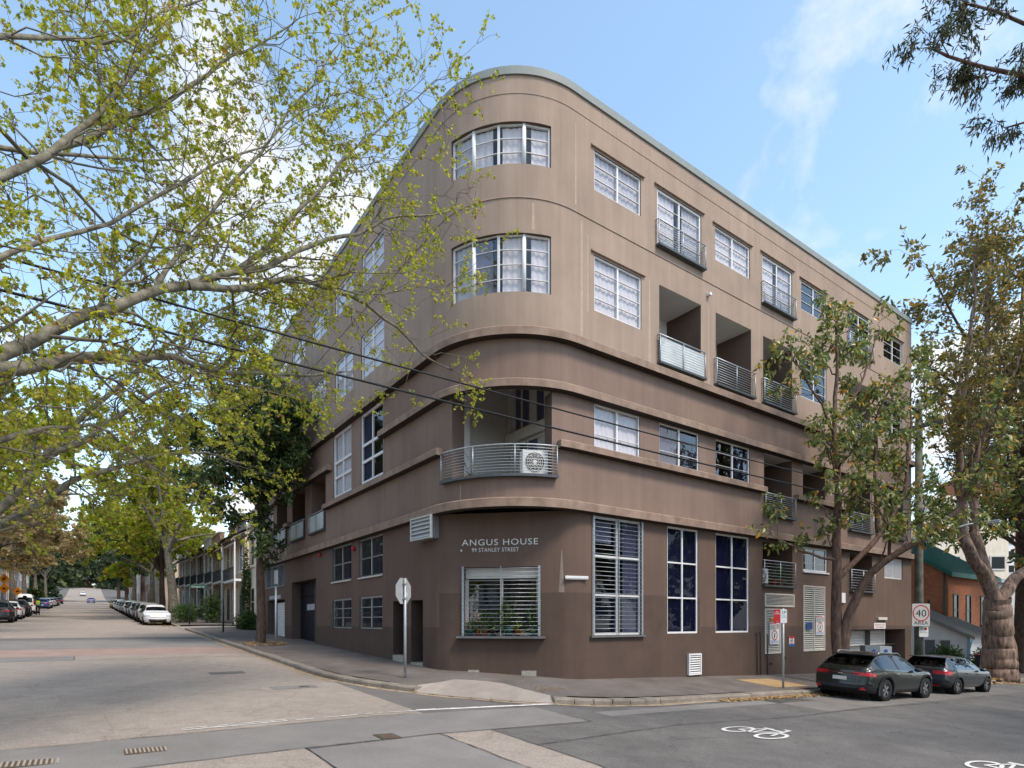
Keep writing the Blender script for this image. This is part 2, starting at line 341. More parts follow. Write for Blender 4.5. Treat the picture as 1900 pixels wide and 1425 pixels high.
fs = np.array([(r * n + i, r * n + i + 1, (r + 1) * n + i + 1, (r + 1) * n + i) for r in range(rows) for i in range(n - 1)])
link(bpy.data.objects.new('paving', fastmesh('paving', np.array(v), fs, FOOT, True)), foot_ne)
for nm, ln, inw in (('paving', LINE, (1, 0)), ('paving', LINE4, (0, 1))):
    strip([(a + inw[0] * 0.3, b + inw[1] * 0.3) for a, b in ln], lambda x, y: inw, 14.0, lambda x, y: GR(x, y) + 0.135 + 0.05 * min(3, max(0, (x - KX) if inw[0] else (y - KY))), FOOT, nm, foot_ne, rows=10)
# concrete lane crossing in the side street
strip([(KX - 0.05, 38.0), (KX - 0.05, 36.2), (KX - 0.05, 34.6), (KX - 0.05, 33.0)], lambda x, y: (1, 0), 22.0, lambda x, y: GR(x, y) + 0.02 + 0.06 * min(3, max(0, x - KX)), CONC, 'lane_crossing', foot_ne, rows=12)
# kerb stones, one by one
rng = random.Random(4)
def kerbstones(line, parent, maxlen=1.35, wid=0.30, h=0.135, flip=1):
    segs = []
    for (ax, ay), (bx, by) in zip(line[:-1], line[1:]):
        L = math.hypot(bx - ax, by - ay); k = max(1, round(L / maxlen)) if L > maxlen * 1.3 else 1
        for q in range(k): segs.append(((ax + (bx - ax) * q / k, ay + (by - ay) * q / k), (ax + (bx - ax) * (q + 1) / k, ay + (by - ay) * (q + 1) / k)))
    for (a, b) in segs:
        d = Vector((b[0] - a[0], b[1] - a[1], 0)); L = d.length; d.normalize(); nrm = Vector((-d.y, d.x, 0)) * flip
        g = 0.010; j = rng.uniform(-0.008, 0.008); mb = MB(); top = []
        p = [Vector((a[0], a[1], 0)) + d * g, Vector((b[0], b[1], 0)) - d * g]; o1 = nrm * rng.uniform(-.012, .012)
        c = [p[0] + o1, p[1] + o1, p[1] + nrm * wid, p[0] + nrm * wid]
        ins = [p[0] + o1 + nrm * 0.025, p[1] + o1 + nrm * 0.025, p[1] + nrm * wid, p[0] + nrm * wid]
        vv = [(q.x, q.y, GR(q.x, q.y) - 0.12) for q in c] + [(q.x, q.y, GR(q.x, q.y) + h - 0.03 + j) for q in c] + [(q.x, q.y, GR(q.x, q.y) + h + 0.006 + j) for q in ins]
        mb.v = vv; mb.f = [(3, 2, 1, 0), (0, 1, 5, 4), (1, 2, 6, 5), (2, 3, 7, 6), (3, 0, 4, 7), (4, 5, 9, 8), (5, 6, 10, 9), (6, 7, 11, 10), (7, 4, 8, 11), (8, 9, 10, 11)]
        if flip < 0: mb.f = [tuple(reversed(q)) for q in mb.f]
        mb.sm = [False] * 10; mb.build('kerb_stone', KERB, parent)
kerbstones(list(LINE2) + CURVE[:RAMP_A + 1][::1], foot_ne)
kerbstones(CURVE[RAMP_B:] + LINE3, foot_ne)
kerbstones([(KX, 64), (KX, 38)], foot_ne, 2.0); kerbstones([(29.2, KY), (46, KY)], foot_ne, 2.0)
# pale gutter strip
gut = [(KX, y) for y in (33, 24, 16, 9, 5.6)] + CURVE + LINE3
v = []; 
for i, (x, y) in enumerate(gut):
    a = gut[max(0, i - 1)]; b = gut[min(len(gut) - 1, i + 1)]; d = Vector((b[0] - a[0], b[1] - a[1], 0)).normalized(); nn = Vector((d.y, -d.x, 0))
    w = 0.22 + 0.05 * math.sin(i * 1.7)
    v += [(x + nn.x * 0.0, y + nn.y * 0.0, GR(x, y) + 0.012), (x + nn.x * w, y + nn.y * w, GR(x + nn.x * w, y + nn.y * w) + 0.010)]
fs = np.array([(2 * i, 2 * i + 1, 2 * i + 3, 2 * i + 2) for i in range(len(gut) - 1)])
link(bpy.data.objects.new('gutter', fastmesh('gutter', np.array(v), fs, GUT, True)), foot_ne)
# pram ramp: a sloping concrete slab with flared sides
ra = CURVE[RAMP_A:RAMP_B + 1]; mb = MB(); nr = len(ra)
low = [(x, y, GR(x, y) + 0.02) for x, y in ra]
mid = []; 
for i, (x, y) in enumerate(ra):
    t = i / (nr - 1); ix, iy = inner(x, y, 0); L = math.hypot(ix - x, iy - y); dd = 1.55 * min(1, min(t, 1 - t) * 3.2) + 0.32
    px, py = x + (ix - x) * dd / L, y + (iy - y) * dd / L; mid.append((px, py, GR(px, py) + 0.135 + 0.055 * dd + 0.012))
for i in range(nr - 1): mb.poly([low[i], low[i + 1], mid[i + 1], mid[i]])
mb.poly([low[0], mid[0], (low[0][0], low[0][1], low[0][2] + .12)]); mb.poly([low[-1], mid[-1], (low[-1][0], low[-1][1], low[-1][2] + .12)])
mb.build('pram_ramp', CONC, foot_ne)
def fp_patch(cx, cy, w, d, m, name='footpath_patch', rz=0.0, lift=0.006, nseg=1):
    ca, sa = math.cos(rz), math.sin(rz); mb = MB(); pts = []
    for sx, sy in ((-1, -1), (1, -1), (1, 1), (-1, 1)):
        x = cx + sx * w / 2 * ca - sy * d / 2 * sa; y = cy + sx * w / 2 * sa + sy * d / 2 * ca
        pts.append((x, y, GR(x, y) + 0.135 + 0.055 * min(3.4, max(0, min(x - KX, y - KY))) + lift))
    mb.poly(pts); return mb.build(name, m, foot_ne)
WARM = rough_mat('warm_footpath_strip', (0.185, 0.155, 0.135), (0.235, 0.200, 0.180), grain=0.15)
fp_patch(10.6, -1.55, 2.0, 1.5, rough_mat('ochre_tree_pit', (0.33, 0.22, 0.10), (0.46, 0.31, 0.16), grain=0.3), 'tree_pit')

# the other blocks: west of the side street, and south behind the camera
fw = tag(bpy.data.objects.new('footpath', None), kind='structure'); COL.objects.link(fw)
strip([(KW - 0.3, y) for y in (-2.0, 4, 10, 18, 26, 36, 50, 70, 100, 150, 220, 400)], lambda x, y: (-1, 0), 16, lambda x, y: GR(x, y) + 0.15, FOOT, 'paving', fw, rows=3)
kerbstones([(KW, -2), (KW, 30), (KW, 90)], fw, 3.0, flip=1)
fsouth = tag(bpy.data.objects.new('footpath', None), kind='structure'); COL.objects.link(fsouth)
strip([(x, -14.3) for x in (-60, -40, -25, -12, -4, 4, 14, 30, 50, 80)], lambda x, y: (0, -1), 12, lambda x, y: GR(x, y) + 0.14, FOOT, 'paving', fsouth, rows=3)
kerbstones([(-30, -14.0), (30, -14.0)], fsouth, 3.0, flip=-1)

# painted markings
def flat(pts, lift=0.013):
    return [(x, y, GR(x, y) + lift) for x, y in pts]
marks = []
def mark(polys, name, label, cat='road marking', m=PAINT):
    mb = MB()
    for p in polys: mb.poly(flat(p))
    o = mb.build(name, m); tag(o, label, cat); return o
r2 = random.Random(9); ps = []
x = -7.4
while x < 0.75:
    L = r2.uniform(.08, .3); worn = x < -3.3
    if worn:
        if r2.random() < .8: ps.append([(x, -2.06 + r2.uniform(-.01, .01)), (x + L, -2.06), (x + L, -2.06 + r2.uniform(.02, .07)), (x, -2.06 + r2.uniform(.02, .07))])
        if x < -5.6 and r2.random() < .75: ps.append([(x, -1.92), (x + L, -1.92), (x + L, -1.92 + r2.uniform(.015, .05)), (x, -1.92 + r2.uniform(.015, .05))])
    else:
        yb = -2.05 - 0.16 * (x + 3.3) / 4
        ps.append([(x, yb), (x + L, yb - .006), (x + L, yb + r2.uniform(.10, .16)), (x, yb + r2.uniform(.10, .16))])
    x += L if not worn else L * 1.05
sl = empty('stop_line', (-3.3, -2.0, GR(-3.3, -2.0)), 0, 'worn white stop line across the mouth of the side street', 'road marking')
for q in ps: o = MB().poly([(a + 3.3, b + 2.0, c - GR(-3.3, -2.0)) for a, b, c in flat(q)]).build('paint_stroke', PAINT, sl)
def ring(cx, cy, r0, r1, n=26, a0=0, a1=2 * PI, sx=1, sy=1):
    return [[(cx + sx * r * math.cos(a), cy + sy * r * math.sin(a)) for r, a in ((r0, a0 + (a1 - a0) * k / n), (r1, a0 + (a1 - a0) * k / n), (r1, a0 + (a1 - a0) * (k + 1) / n), (r0, a0 + (a1 - a0) * (k + 1) / n))] for k in range(n)]
def bar2(a, b, w):
    d = Vector((b[0] - a[0], b[1] - a[1])).normalized(); nn = Vector((-d.y, d.x)) * w / 2
    return [(a[0] + nn.x, a[1] + nn.y), (a[0] - nn.x, a[1] - nn.y), (b[0] - nn.x, b[1] - nn.y), (b[0] + nn.x, b[1] + nn.y)]
def bicycle(cx, cy, sc, rz, name, label):
    """bicycle drawn in local (a along wheelbase, b up) then laid on the road"""
    P = []
    P += ring(-0.55, 0, .27, .36) + ring(0.55, 0, .27, .36)
    J = dict(bb=(-0.05, -.02), rw=(-.55, 0), fw=(.55, 0), seat=(-.2, .5), head=(.36, .48), bar=(.3, .68))
    for a, b in (('rw', 'bb'), ('bb', 'head'), ('bb', 'seat'), ('rw', 'seat'), ('seat', 'head'), ('fw', 'head'), ('head', 'bar')): P.append(bar2(J[a], J[b], .075))
    P.append(bar2((-.36, .54), (-.05, .54), .08)); P.append(bar2((.12, .70), (.34, .70), .075))
    ca, sa = math.cos(rz), math.sin(rz)
    P = [[(cx + sc[1] * b, cy - sc[0] * a) for a, b in q] for q in P]
    return mark(P, name, label)
bicycle(1.95, -6.35, (0.64, 1.32), 0, 'bicycle_marking', 'white bicycle symbol painted on the dark asphalt in front of the corner')
bicycle(3.2, -10.0, (0.64, 1.32), 0, 'bicycle_marking', 'white bicycle symbol cut off by the bottom edge of the photo')
mark([bar2((30, -4.3), (33.5, -4.35), .35)], 'painted_line', 'short white painted line on the road beside the big old tree')
# iron covers in the road
IRON = mat('rusty_cast_iron', (0.10, 0.075, 0.055), 0.75, 0.35, 25, 0.3, 60)
def cover(cx, cy, w, d, label, bars=0, col=None):
    t = empty('utility_cover', (cx, cy, GR(cx, cy)), 0, label, 'drain cover'); t.rotation_euler = (0.037, 0.037, 0)
    MB().box(-w / 2, w / 2, -d / 2, d / 2, -.02, .012).build('frame', col or IRON, t)
    for k in range(bars):
        xx = -w / 2 + w * (k + .5) / bars; MB().box(xx - w / bars * .22, xx + w / bars * .22, -d / 2 + .03, d / 2 - .03, .012, .02).build('bar', mat('pale_worn_iron', (.33, .28, .22), .7, .3, 30), t)
    if not bars: MB().box(-w / 2 + .03, w / 2 - .03, -d / 2 + .03, d / 2 - .03, .012, .018).build('lid', IRON, t)
cover(-4.7, -4.05, .34, .42, 'square brown iron cover in the grey trench near the corner')
cover(-9.25, -3.3, .62, .34, 'leftmost of two worn metal grates set in the grey trench', 11)
cover(-7.98, -3.25, .52, .32, 'right hand one of two worn grates in the grey trench', 10, MAT['rusty_cast_iron'])
cover(-4.2, 2.18, .24, .18, 'small iron cover in the pale patch beside the side street kerb')
# ------------------------------------------------------------------ the corner apartment building
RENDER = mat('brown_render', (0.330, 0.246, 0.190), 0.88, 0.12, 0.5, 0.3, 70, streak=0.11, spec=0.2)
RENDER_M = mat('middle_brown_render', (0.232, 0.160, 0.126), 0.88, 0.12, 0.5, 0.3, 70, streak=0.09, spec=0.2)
RENDER_G = mat('shaded_brown_render', (0.140, 0.094, 0.073), 0.88, 0.10, 0.6, 0.25, 70, streak=0.07, spec=0.2)  # storey tones step darker downward; shade under the overhang is put into this one
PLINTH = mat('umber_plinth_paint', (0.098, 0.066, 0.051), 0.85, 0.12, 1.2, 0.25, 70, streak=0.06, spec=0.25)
COURSE = mat('weathered_string_course', (0.235, 0.160, 0.120), 0.88, 0.16, 2.2, 0.25, 60, streak=0.12, col2=(0.29, 0.205, 0.155))
SOFFIT = mat('shaded_stained_soffit', (0.040, 0.030, 0.025), 0.9, 0.2, 3)  # shadow under the courses painted into the colour, together with staining
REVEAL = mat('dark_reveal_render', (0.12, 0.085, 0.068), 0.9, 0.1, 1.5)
CAP = mat('grey_green_metal_capping', (0.23, 0.25, 0.235), 0.6, 0.08, 3.0, metal=0.0)
WHITE = mat('white_painted_timber', (0.72, 0.71, 0.70), 0.55, 0.05, 6)
CREAMP = mat('cream_paint', (0.58, 0.54, 0.48), 0.6, 0.06, 5)
STEEL = mat('galvanised_steel', (0.40, 0.43, 0.45), 0.42, 0.15, 12, metal=0.55)
DSTEEL = mat('dark_grey_steel', (0.085, 0.095, 0.10), 0.5, 0.15, 10, metal=0.3)
GLASS = glassmat('window_glass', (0.97, 0.96, 0.96), 0.01)
DGLASS = glassmat('dark_window_glass', (0.40, 0.42, 0.58), 0.0, ior=1.33)
MGLASS = glassmat('half_dark_glass', (0.50, 0.50, 0.56), 0.06)
SHEER = mat('sheer_white_curtain', (0.56, 0.54, 0.56), 0.9, 0.06, 9)
GREYC = mat('pale_grey_blind', (0.44, 0.43, 0.46), 0.9, 0.08, 5)
NAVY = mat('navy_curtain', (0.020, 0.024, 0.055), 0.85, 0.2, 3)
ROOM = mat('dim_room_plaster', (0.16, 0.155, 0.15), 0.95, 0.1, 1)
PALEP = mat('pale_balcony_plaster', (0.52, 0.50, 0.47), 0.9, 0.07, 2)
BALW = mat('white_balcony_plaster', (0.82, 0.81, 0.79), 0.9, 0.05, 2)
SLATE = mat('grey_slate_sill', (0.13, 0.135, 0.14), 0.6, 0.15, 8)

R = 2.86; YEND = 24.95; XEND = 26.1; ARC = PI * R / 2; DEP = 22.0
bld = empty('apartment_building', (R, R, GR(R, R)), 0, 'four storey brown rendered apartment building with a curved corner and string courses', 'building')
bld_off = Vector((R, R, GR(R, R)))
def bpart(mb, name, m, parent=None, bevel=0.0):
    """world coordinates -> child of the building (or of one of its parts)"""
    o = mb.build(name, m, None, bevel); o.parent = parent or bld
    if parent is None: o.matrix_parent_inverse = Matrix.Translation(-bld_off)
    return o
def PU(p, off=0.0):
    """upper wall path: p<0 left facade, 0..ARC the curve, beyond it the right facade; off is outward"""
    if p <= 0: return (-off, R - p)
    if p < ARC:
        a = p / R; return (R - (R + off) * math.cos(a), R - (R + off) * math.sin(a))
    return (R + p - ARC, -off)
pl = lambda y: R - y                     # left facade coordinate -> p
pr = lambda x: ARC + x - R               # right facade coordinate -> p
CH = 2.86; CHL = CH * 2 ** 0.5; rr = 0.35
def PG(p, off=0.0):
    """ground floor wall: flat chamfer under the curve (p 0..CHL), rounded a little at both ends"""
    def raw(q):
        if q <= 0: return Vector((0, CH - q))
        if q < CHL: return Vector((q / 2 ** .5, CH - q / 2 ** .5))
        return Vector((CH + q - CHL, 0))
    def sm(q):
        acc = Vector((0, 0))
        for k, w in ((-1, .25), (-.5, .25), (0, 0.0), (.5, .25), (1, .25)): acc += raw(q + k * rr) * w
        return acc
    near = (-rr < p < rr) or (CHL - rr < p < CHL + rr)
    a = sm(p) if near else raw(p)
    d = (sm(p + .01) - sm(p - .01)).normalized() if near else (raw(p + .01) - raw(p - .01)).normalized()
    return (a.x + d.y * off, a.y - d.x * off)
gl = lambda y: CH - y
gr = lambda x: CHL + x - CH

def wall(path, p0, p1, zb, z1, openings, extra, name, m, zcuts=()):
    """a wall skin with holes; zb may be a function of (x,y)"""
    ps = sorted(set([p0, p1] + [o[0] for o in openings] + [o[1] for o in openings] + [e for e in extra if p0 < e < p1]))
    ps2 = [ps[0]]
    for a in ps[1:]:
        if a - ps2[-1] > 1e-4: ps2.append(a)
    ps = ps2; zmin = zb if not callable(zb) else -3.0
    zs = sorted(set([zmin, z1] + [o[2] for o in openings] + [o[3] for o in openings] + list(zcuts)))
    mb = MB(); vid = {}
    def V(i, j):
        if (i, j) not in vid:
            x, y = path(ps[i]); vid[(i, j)] = len(mb.v); mb.v.append((x, y, zs[j]))
        return vid[(i, j)]
    for i in range(len(ps) - 1):
        for j in range(len(zs) - 1):
            pm, zm = (ps[i] + ps[i + 1]) / 2, (zs[j] + zs[j + 1]) / 2
            if any(o[0] < pm < o[1] and o[2] < zm < o[3] for o in openings): continue
            mb.f.append((V(i, j), V(i + 1, j), V(i + 1, j + 1), V(i, j + 1))); mb.sm.append(True)
    return bpart(mb, name, m)
def reveal(path, o, dep, name='reveal', m=REVEAL):
    mb = MB(); p0, p1, z0, z1 = o[:4]; n = 1 if (p1 <= 0 or p0 >= ARC) and path is PU else (10 if path is PU else 1)
    qs = [p0 + (p1 - p0) * k / n for k in range(n + 1)]
    for a, b in zip(qs[:-1], qs[1:]):
        A0, B0, A1, B1 = path(a), path(b), path(a, -dep), path(b, -dep)
        mb.poly([(*A0, z1), (*B0, z1), (*B1, z1), (*A1, z1)]); mb.poly([(*B0, z0), (*A0, z0), (*A1, z0), (*B1, z0)])
    for q, s in ((p0, 1), (p1, -1)):
        A, B = path(q), path(q, -dep); pts = [(*A, z0), (*A, z1), (*B, z1), (*B, z0)]
        mb.poly(pts if s > 0 else pts[::-1])
    return bpart(mb, name, m)
def lbox(mb, path, p0, p1, z0, z1, o0, o1):
    """a straight box between two points of the path; o0..o1 are outward offsets"""
    A, B = path(p0, o0), path(p1, o0); C, D = path(p1, o1), path(p0, o1); mb.prism([A, B, C, D], z0, z1); return mb

def window(path, p0, p1, z0, z1, cols, rows, glass=GLASS, dep=0.05, frame=0.045, mull=0.065, curtain=None, cfrac=1.0, m=WHITE, label=None, trans=0.015, sash=True, rowz=None):
    """frame (the part) with its glazing bars, panes and curtain as sub-parts"""
    mb = MB(); o0, o1 = -dep - 0.05, -dep + 0.015
    lbox(mb, path, p0, p0 + frame, z0, z1, o0, o1); lbox(mb, path, p1 - frame, p1, z0, z1, o0, o1)
    lbox(mb, path, p0 + frame, p1 - frame, z1 - frame, z1, o0, o1); lbox(mb, path, p0 + frame, p1 - frame, z0, z0 + frame, o0, o1)
    w = (p1 - p0) / cols
    for c in range(1, cols): lbox(mb, path, p0 + w * c - mull / 2, p0 + w * c + mull / 2, z0 + frame, z1 - frame, o0, o1 - .003)
    zs = rowz or [z0 + (z1 - z0) * k / rows for k in range(rows + 1)]
    for zz in zs[1:-1]:
        for c in range(cols):
            a = p0 + w * c + (frame if c == 0 else mull / 2); b = p0 + w * (c + 1) - (frame if c == cols - 1 else mull / 2)
            lbox(mb, path, a, b, zz - trans / 2, zz + trans / 2, o0 + .01, o1 - .006)
    win = bpart(mb, 'window', m)
    if label: win['label'] = label
    for c in range(cols):
        a = p0 + w * c + (frame if c == 0 else mull / 2) - .004; b = p0 + w * (c + 1) - (frame if c == cols - 1 else mull / 2) + .004
        tilt = random.uniform(-.004, .004)
        for k in range(len(zs) - 1):
            g = MB(); A, B = path(a, -dep - .02 + tilt), path(b, -dep - .02 - tilt)
            g.poly([(*A, zs[k] + (frame - .004 if k == 0 else 0)), (*B, zs[k] + (frame - .004 if k == 0 else 0)), (*B, zs[k + 1] - (frame - .004 if k == len(zs) - 2 else 0)), (*A, zs[k + 1] - (frame - .004 if k == len(zs) - 2 else 0))])
            o = g.build('pane', glass); o.parent = win
    if curtain:
        for (ca, cb, cm) in curtain:
            g = MB(); A = p0 + (p1 - p0) * ca; B = p0 + (p1 - p0) * cb; nn = max(8, int((B - A) / 0.035)); ph = random.random() * 6
            for k in range(nn):
                q0, q1 = A + (B - A) * k / nn, A + (B - A) * (k + 1) / nn
                w0 = 0.035 * math.sin(q0 * 34 + ph) + 0.02 * math.sin(q0 * 13 + ph); w1 = 0.035 * math.sin(q1 * 34 + ph) + 0.02 * math.sin(q1 * 13 + ph)
                P0, P1 = path(q0, -dep - .08 + w0 * .32), path(q1, -dep - .08 + w1 * .32)
                g.poly([(*P0, z0 + .02), (*P1, z0 + .02), (*P1, z1 - .03), (*P0, z1 - .03)], True)
            o = g.build('curtain', cm); o.parent = win
    return win
def railing(path, p0, p1, z0, z1, off=0.10, nb=9, posts=3, curved=False, m=STEEL, sheet=None, returns=True):
    """steel balustrade: a slab edge with posts, horizontal bars and a top rail"""
    mb = MB(); n = 16 if curved else 1; qs = [p0 + (p1 - p0) * k / n for k in range(n + 1)]
    for a, b in zip(qs[:-1], qs[1:]): lbox(mb, path, a, b, z0 - .07, z0, -0.02, off + .05)
    rail = bpart(mb, 'balustrade', DSTEEL)
    def put(mb, nm, mm=m):
        o = mb.build(nm, mm); o.parent = rail; return o
    for k in range(posts):
        q = p0 + .03 + (p1 - p0 - .06) * k / (posts - 1); A = path(q, off); put(MB().tube([(*A, z0), (*A, z1)], .016, 6), 'post')
    for k in range(nb):
        zz = z0 + .05 + (z1 - z0 - .05) * (k + .5) / (nb + .5)
        pts = ([(*path(p0 + .01, 0.0), zz)] if returns else []) + [(*path(q, off), zz) for q in qs] + ([(*path(p1 - .01, 0.0), zz)] if returns else [])
        put(MB().tube(pts, .0085, 5), 'bar')
    pts = ([(*path(p0 + .01, 0.0), z1)] if returns else []) + [(*path(q, off), z1) for q in qs] + ([(*path(p1 - .01, 0.0), z1)] if returns else [])
    put(MB().tube(pts, .021, 6), 'top_rail')
    if sheet:
        A, B = path(p0 + .06, off - .035), path(p1 - .06, off - .035)
        put(MB().poly([(*A, z0 + .02), (*B, z0 + .02), (*B, z1 - .06), (*A, z1 - .06)]), 'privacy_screen', sheet)
    return rail
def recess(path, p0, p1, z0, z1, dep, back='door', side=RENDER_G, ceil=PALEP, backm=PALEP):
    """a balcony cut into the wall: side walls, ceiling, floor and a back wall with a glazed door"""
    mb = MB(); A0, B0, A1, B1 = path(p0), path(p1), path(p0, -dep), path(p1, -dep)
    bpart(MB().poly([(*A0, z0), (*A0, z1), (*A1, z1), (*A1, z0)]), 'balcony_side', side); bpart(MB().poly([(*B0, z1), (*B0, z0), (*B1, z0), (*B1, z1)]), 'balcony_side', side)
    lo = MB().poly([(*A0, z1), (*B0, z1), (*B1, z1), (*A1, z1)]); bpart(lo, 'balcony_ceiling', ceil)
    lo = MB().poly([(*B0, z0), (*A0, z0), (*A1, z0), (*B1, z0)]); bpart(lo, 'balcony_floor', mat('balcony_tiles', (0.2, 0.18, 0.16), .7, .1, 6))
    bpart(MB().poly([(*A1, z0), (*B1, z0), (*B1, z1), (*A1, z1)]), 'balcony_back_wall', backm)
    if back:
        sub_ = lambda p, off=0.0: path(p, off - dep + 0.14)
        w = p1 - p0; window(sub_, p0 + .12 * w, p1 - .15 * w, z0 + .02, z0 + 2.05, 2, 1, MGLASS, dep=0.06, frame=.06, m=CREAMP, curtain=[(0.0, .45, GREYC)])

random.seed(11)
# --- openings of the upper storeys, (p0, p1, z0, z1)
def RX(x0, x1, z0, z1): return (pr(x0), pr(x1), z0, z1)
def LY(y0, y1, z0, z1): return (pl(y1), pl(y0), z0, z1)
PH = lambda deg: R * math.radians(deg)
F4W = [RX(3.69, 5.71, 15.05, 16.24), RX(9.56, 11.70, 15.05, 16.24), RX(15.35, 17.38, 15.05, 16.24), RX(22.9, 25.0, 15.05, 16.24)]
F4J = [RX(6.49, 8.78, 14.45, 16.30), RX(12.53, 14.65, 14.45, 16.30), RX(19.3, 21.5, 14.45, 16.30)]
F3W = [RX(3.69, 5.74, 11.44, 13.10), RX(15.37, 17.40, 11.44, 13.10), RX(22.9, 25.0, 11.40, 13.05)]
F3B = [RX(6.59, 8.76, 10.62, 13.17), RX(9.60, 11.78, 10.62, 13.17), RX(12.58, 14.65, 10.62, 13.17), RX(19.4, 21.5, 10.62, 13.17)]
F2W = [RX(3.69, 5.68, 7.32, 8.66), RX(6.60, 8.66, 7.32, 8.66), RX(9.60, 11.69, 7.32, 8.66)]
F2B = [RX(12.64, 14.63, 6.32, 8.66), RX(15.48, 17.3, 7.32, 8.66), RX(19.4, 21.5, 6.32, 8.66), RX(22.9, 25.1, 6.32, 8.66)]
L4W = [LY(6.95, 9.05, 15.05, 16.24), LY(9.93, 12.09, 15.05, 16.24), LY(13.2, 15.3, 15.05, 16.24), LY(16.4, 18.6, 15.05, 16.24), LY(19.6, 21.7, 15.05, 16.24)]
L3W = [LY(6.93, 9.12, 11.46, 13.15), LY(10.0, 12.1, 11.46, 13.15), LY(13.3, 15.4, 11.46, 13.15), LY(16.4, 18.6, 11.46, 13.15), LY(19.6, 21.7, 11.46, 13.15)]
L2T = [LY(7.03, 9.16, 7.44, 10.12), LY(10.17, 12.29, 7.44, 10.12)]
L2B = [LY(13.34, 15.4, 6.3, 8.75), LY(16.4, 18.6, 6.3, 8.75), LY(19.58, 21.68, 6.3, 8.75)]
L2W = [LY(22.5, 23.5, 7.5, 8.7)]
BAY = [(PH(12.6), PH(74.7), 15.05, 16.24), (PH(12.6), PH(74.7), 11.44, 13.10)]
CORN = (PH(13.1), PH(75.2), 6.32, 8.70)
ups = F4W + F4J + F3W + F3B + F2W + F2B + L4W + L3W + L2T + L2B + L2W + BAY + [CORN]
arcs = [ARC * k / 28 for k in range(29)]
def zclip(lo, hi): return [(o[0], o[1], max(o[2], lo), min(o[3], hi)) for o in ups if o[3] > lo and o[2] < hi]
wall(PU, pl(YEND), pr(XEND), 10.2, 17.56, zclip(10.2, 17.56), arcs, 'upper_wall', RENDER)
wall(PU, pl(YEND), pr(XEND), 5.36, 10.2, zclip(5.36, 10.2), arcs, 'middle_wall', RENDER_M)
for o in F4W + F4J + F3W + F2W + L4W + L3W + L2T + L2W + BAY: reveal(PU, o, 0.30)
# --- parapet cap, thin grooves and string courses
def course(p0, p1, z0, z1, off, name, m, inner=0.02, n=None):
    qs = [p0] + [a for a in arcs if p0 < a < p1] + [p1]
    mb = MB()
    for k, q in enumerate(qs):
        mb.v += [(*PU(q, -inner), z0), (*PU(q, off), z0 + .012), (*PU(q, off), z1 - .03), (*PU(q, off - .03), z1), (*PU(q, -inner), z1)]
    for k in range(len(qs) - 1):
        for j in range(4): mb.f.append((5 * k + j, 5 * k + j + 1, 5 * k + j + 6, 5 * k + j + 5)[::-1]); mb.sm.append(False)
        mb.f.append((5 * k + 4, 5 * k, 5 * k + 5, 5 * k + 9)[::-1]); mb.sm.append(False)
    mb.f += [(0, 1, 2, 3, 4), tuple(5 * (len(qs) - 1) + j for j in (4, 3, 2, 1, 0))]; mb.sm += [False, False]; o = bpart(mb, name, m)
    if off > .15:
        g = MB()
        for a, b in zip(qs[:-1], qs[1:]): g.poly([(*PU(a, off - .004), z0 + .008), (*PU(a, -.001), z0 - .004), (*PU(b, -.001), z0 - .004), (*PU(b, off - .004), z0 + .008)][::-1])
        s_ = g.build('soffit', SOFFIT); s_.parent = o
    return o
e0, e1 = pl(YEND), pr(XEND)
course(e0, e1, 17.53, 17.80, 0.05, 'roof_capping', CAP, inner=0.25)
course(e0, e1, 17.02, 17.05, 0.012, 'parapet_bead', RENDER)
course(e0, e1, 14.07, 14.13, 0.022, 'string_course', RENDER)
ZA, ZB, ZC, ZD = 10.12, 8.68, 7.07, 5.33
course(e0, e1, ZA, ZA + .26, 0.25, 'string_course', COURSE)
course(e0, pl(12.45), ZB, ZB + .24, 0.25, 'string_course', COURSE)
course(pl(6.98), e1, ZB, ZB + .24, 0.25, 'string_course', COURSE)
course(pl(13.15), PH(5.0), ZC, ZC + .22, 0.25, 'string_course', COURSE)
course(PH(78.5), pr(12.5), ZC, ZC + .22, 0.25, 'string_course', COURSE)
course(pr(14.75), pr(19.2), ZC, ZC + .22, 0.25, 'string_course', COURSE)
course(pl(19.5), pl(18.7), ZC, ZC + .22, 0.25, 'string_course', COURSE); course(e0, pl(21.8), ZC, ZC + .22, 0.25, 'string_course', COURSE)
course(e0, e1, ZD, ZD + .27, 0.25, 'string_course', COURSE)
for o in F4W + F4J + F3W:
    mb = MB(); lbox(mb, PU, o[0] - .14, o[1] + .14, o[3] + .06, o[3] + .10, -.01, .07); lbox(mb, PU, o[0] - .14, o[1] + .14, o[3] + .10, o[3] + .125, -.01, .035); bpart(mb, 'window_hood', RENDER)
# --- upper windows
SC = [(0, 1, SHEER)]
for i, o in enumerate(F4W): window(PU, *o, 2, 3, GLASS if i < 2 else MGLASS, curtain=[(0, 1, GREYC if i == 0 else SHEER)] if i < 2 else None)
for i, o in enumerate(F4J):
    window(PU, *o, 2, 4, GLASS if i < 2 else MGLASS, frame=.07, curtain=[(0, .42, SHEER), (.6, 1, GREYC)] if i < 2 else None)
    railing(PU, o[0] - .08, o[1] + .10, 14.42, 15.20, off=.13)
for i, o in enumerate(F3W): window(PU, *o, 2, 4, GLASS if i < 1 else MGLASS, curtain=SC if i == 0 else None)
for i, o in enumerate(F2W): window(PU, *o, 2, 3, GLASS if i < 1 else MGLASS, curtain=[[(0.0, 1.0, SHEER)], [(0, .5, GREYC), (.5, 1, NAVY)], [(.5, 1, NAVY)]][i])
for i, o in enumerate(L4W): window(PU, *o, 2, 3, GLASS, curtain=SC)
for i, o in enumerate(L3W): window(PU, *o, 2, 4, GLASS, curtain=SC)
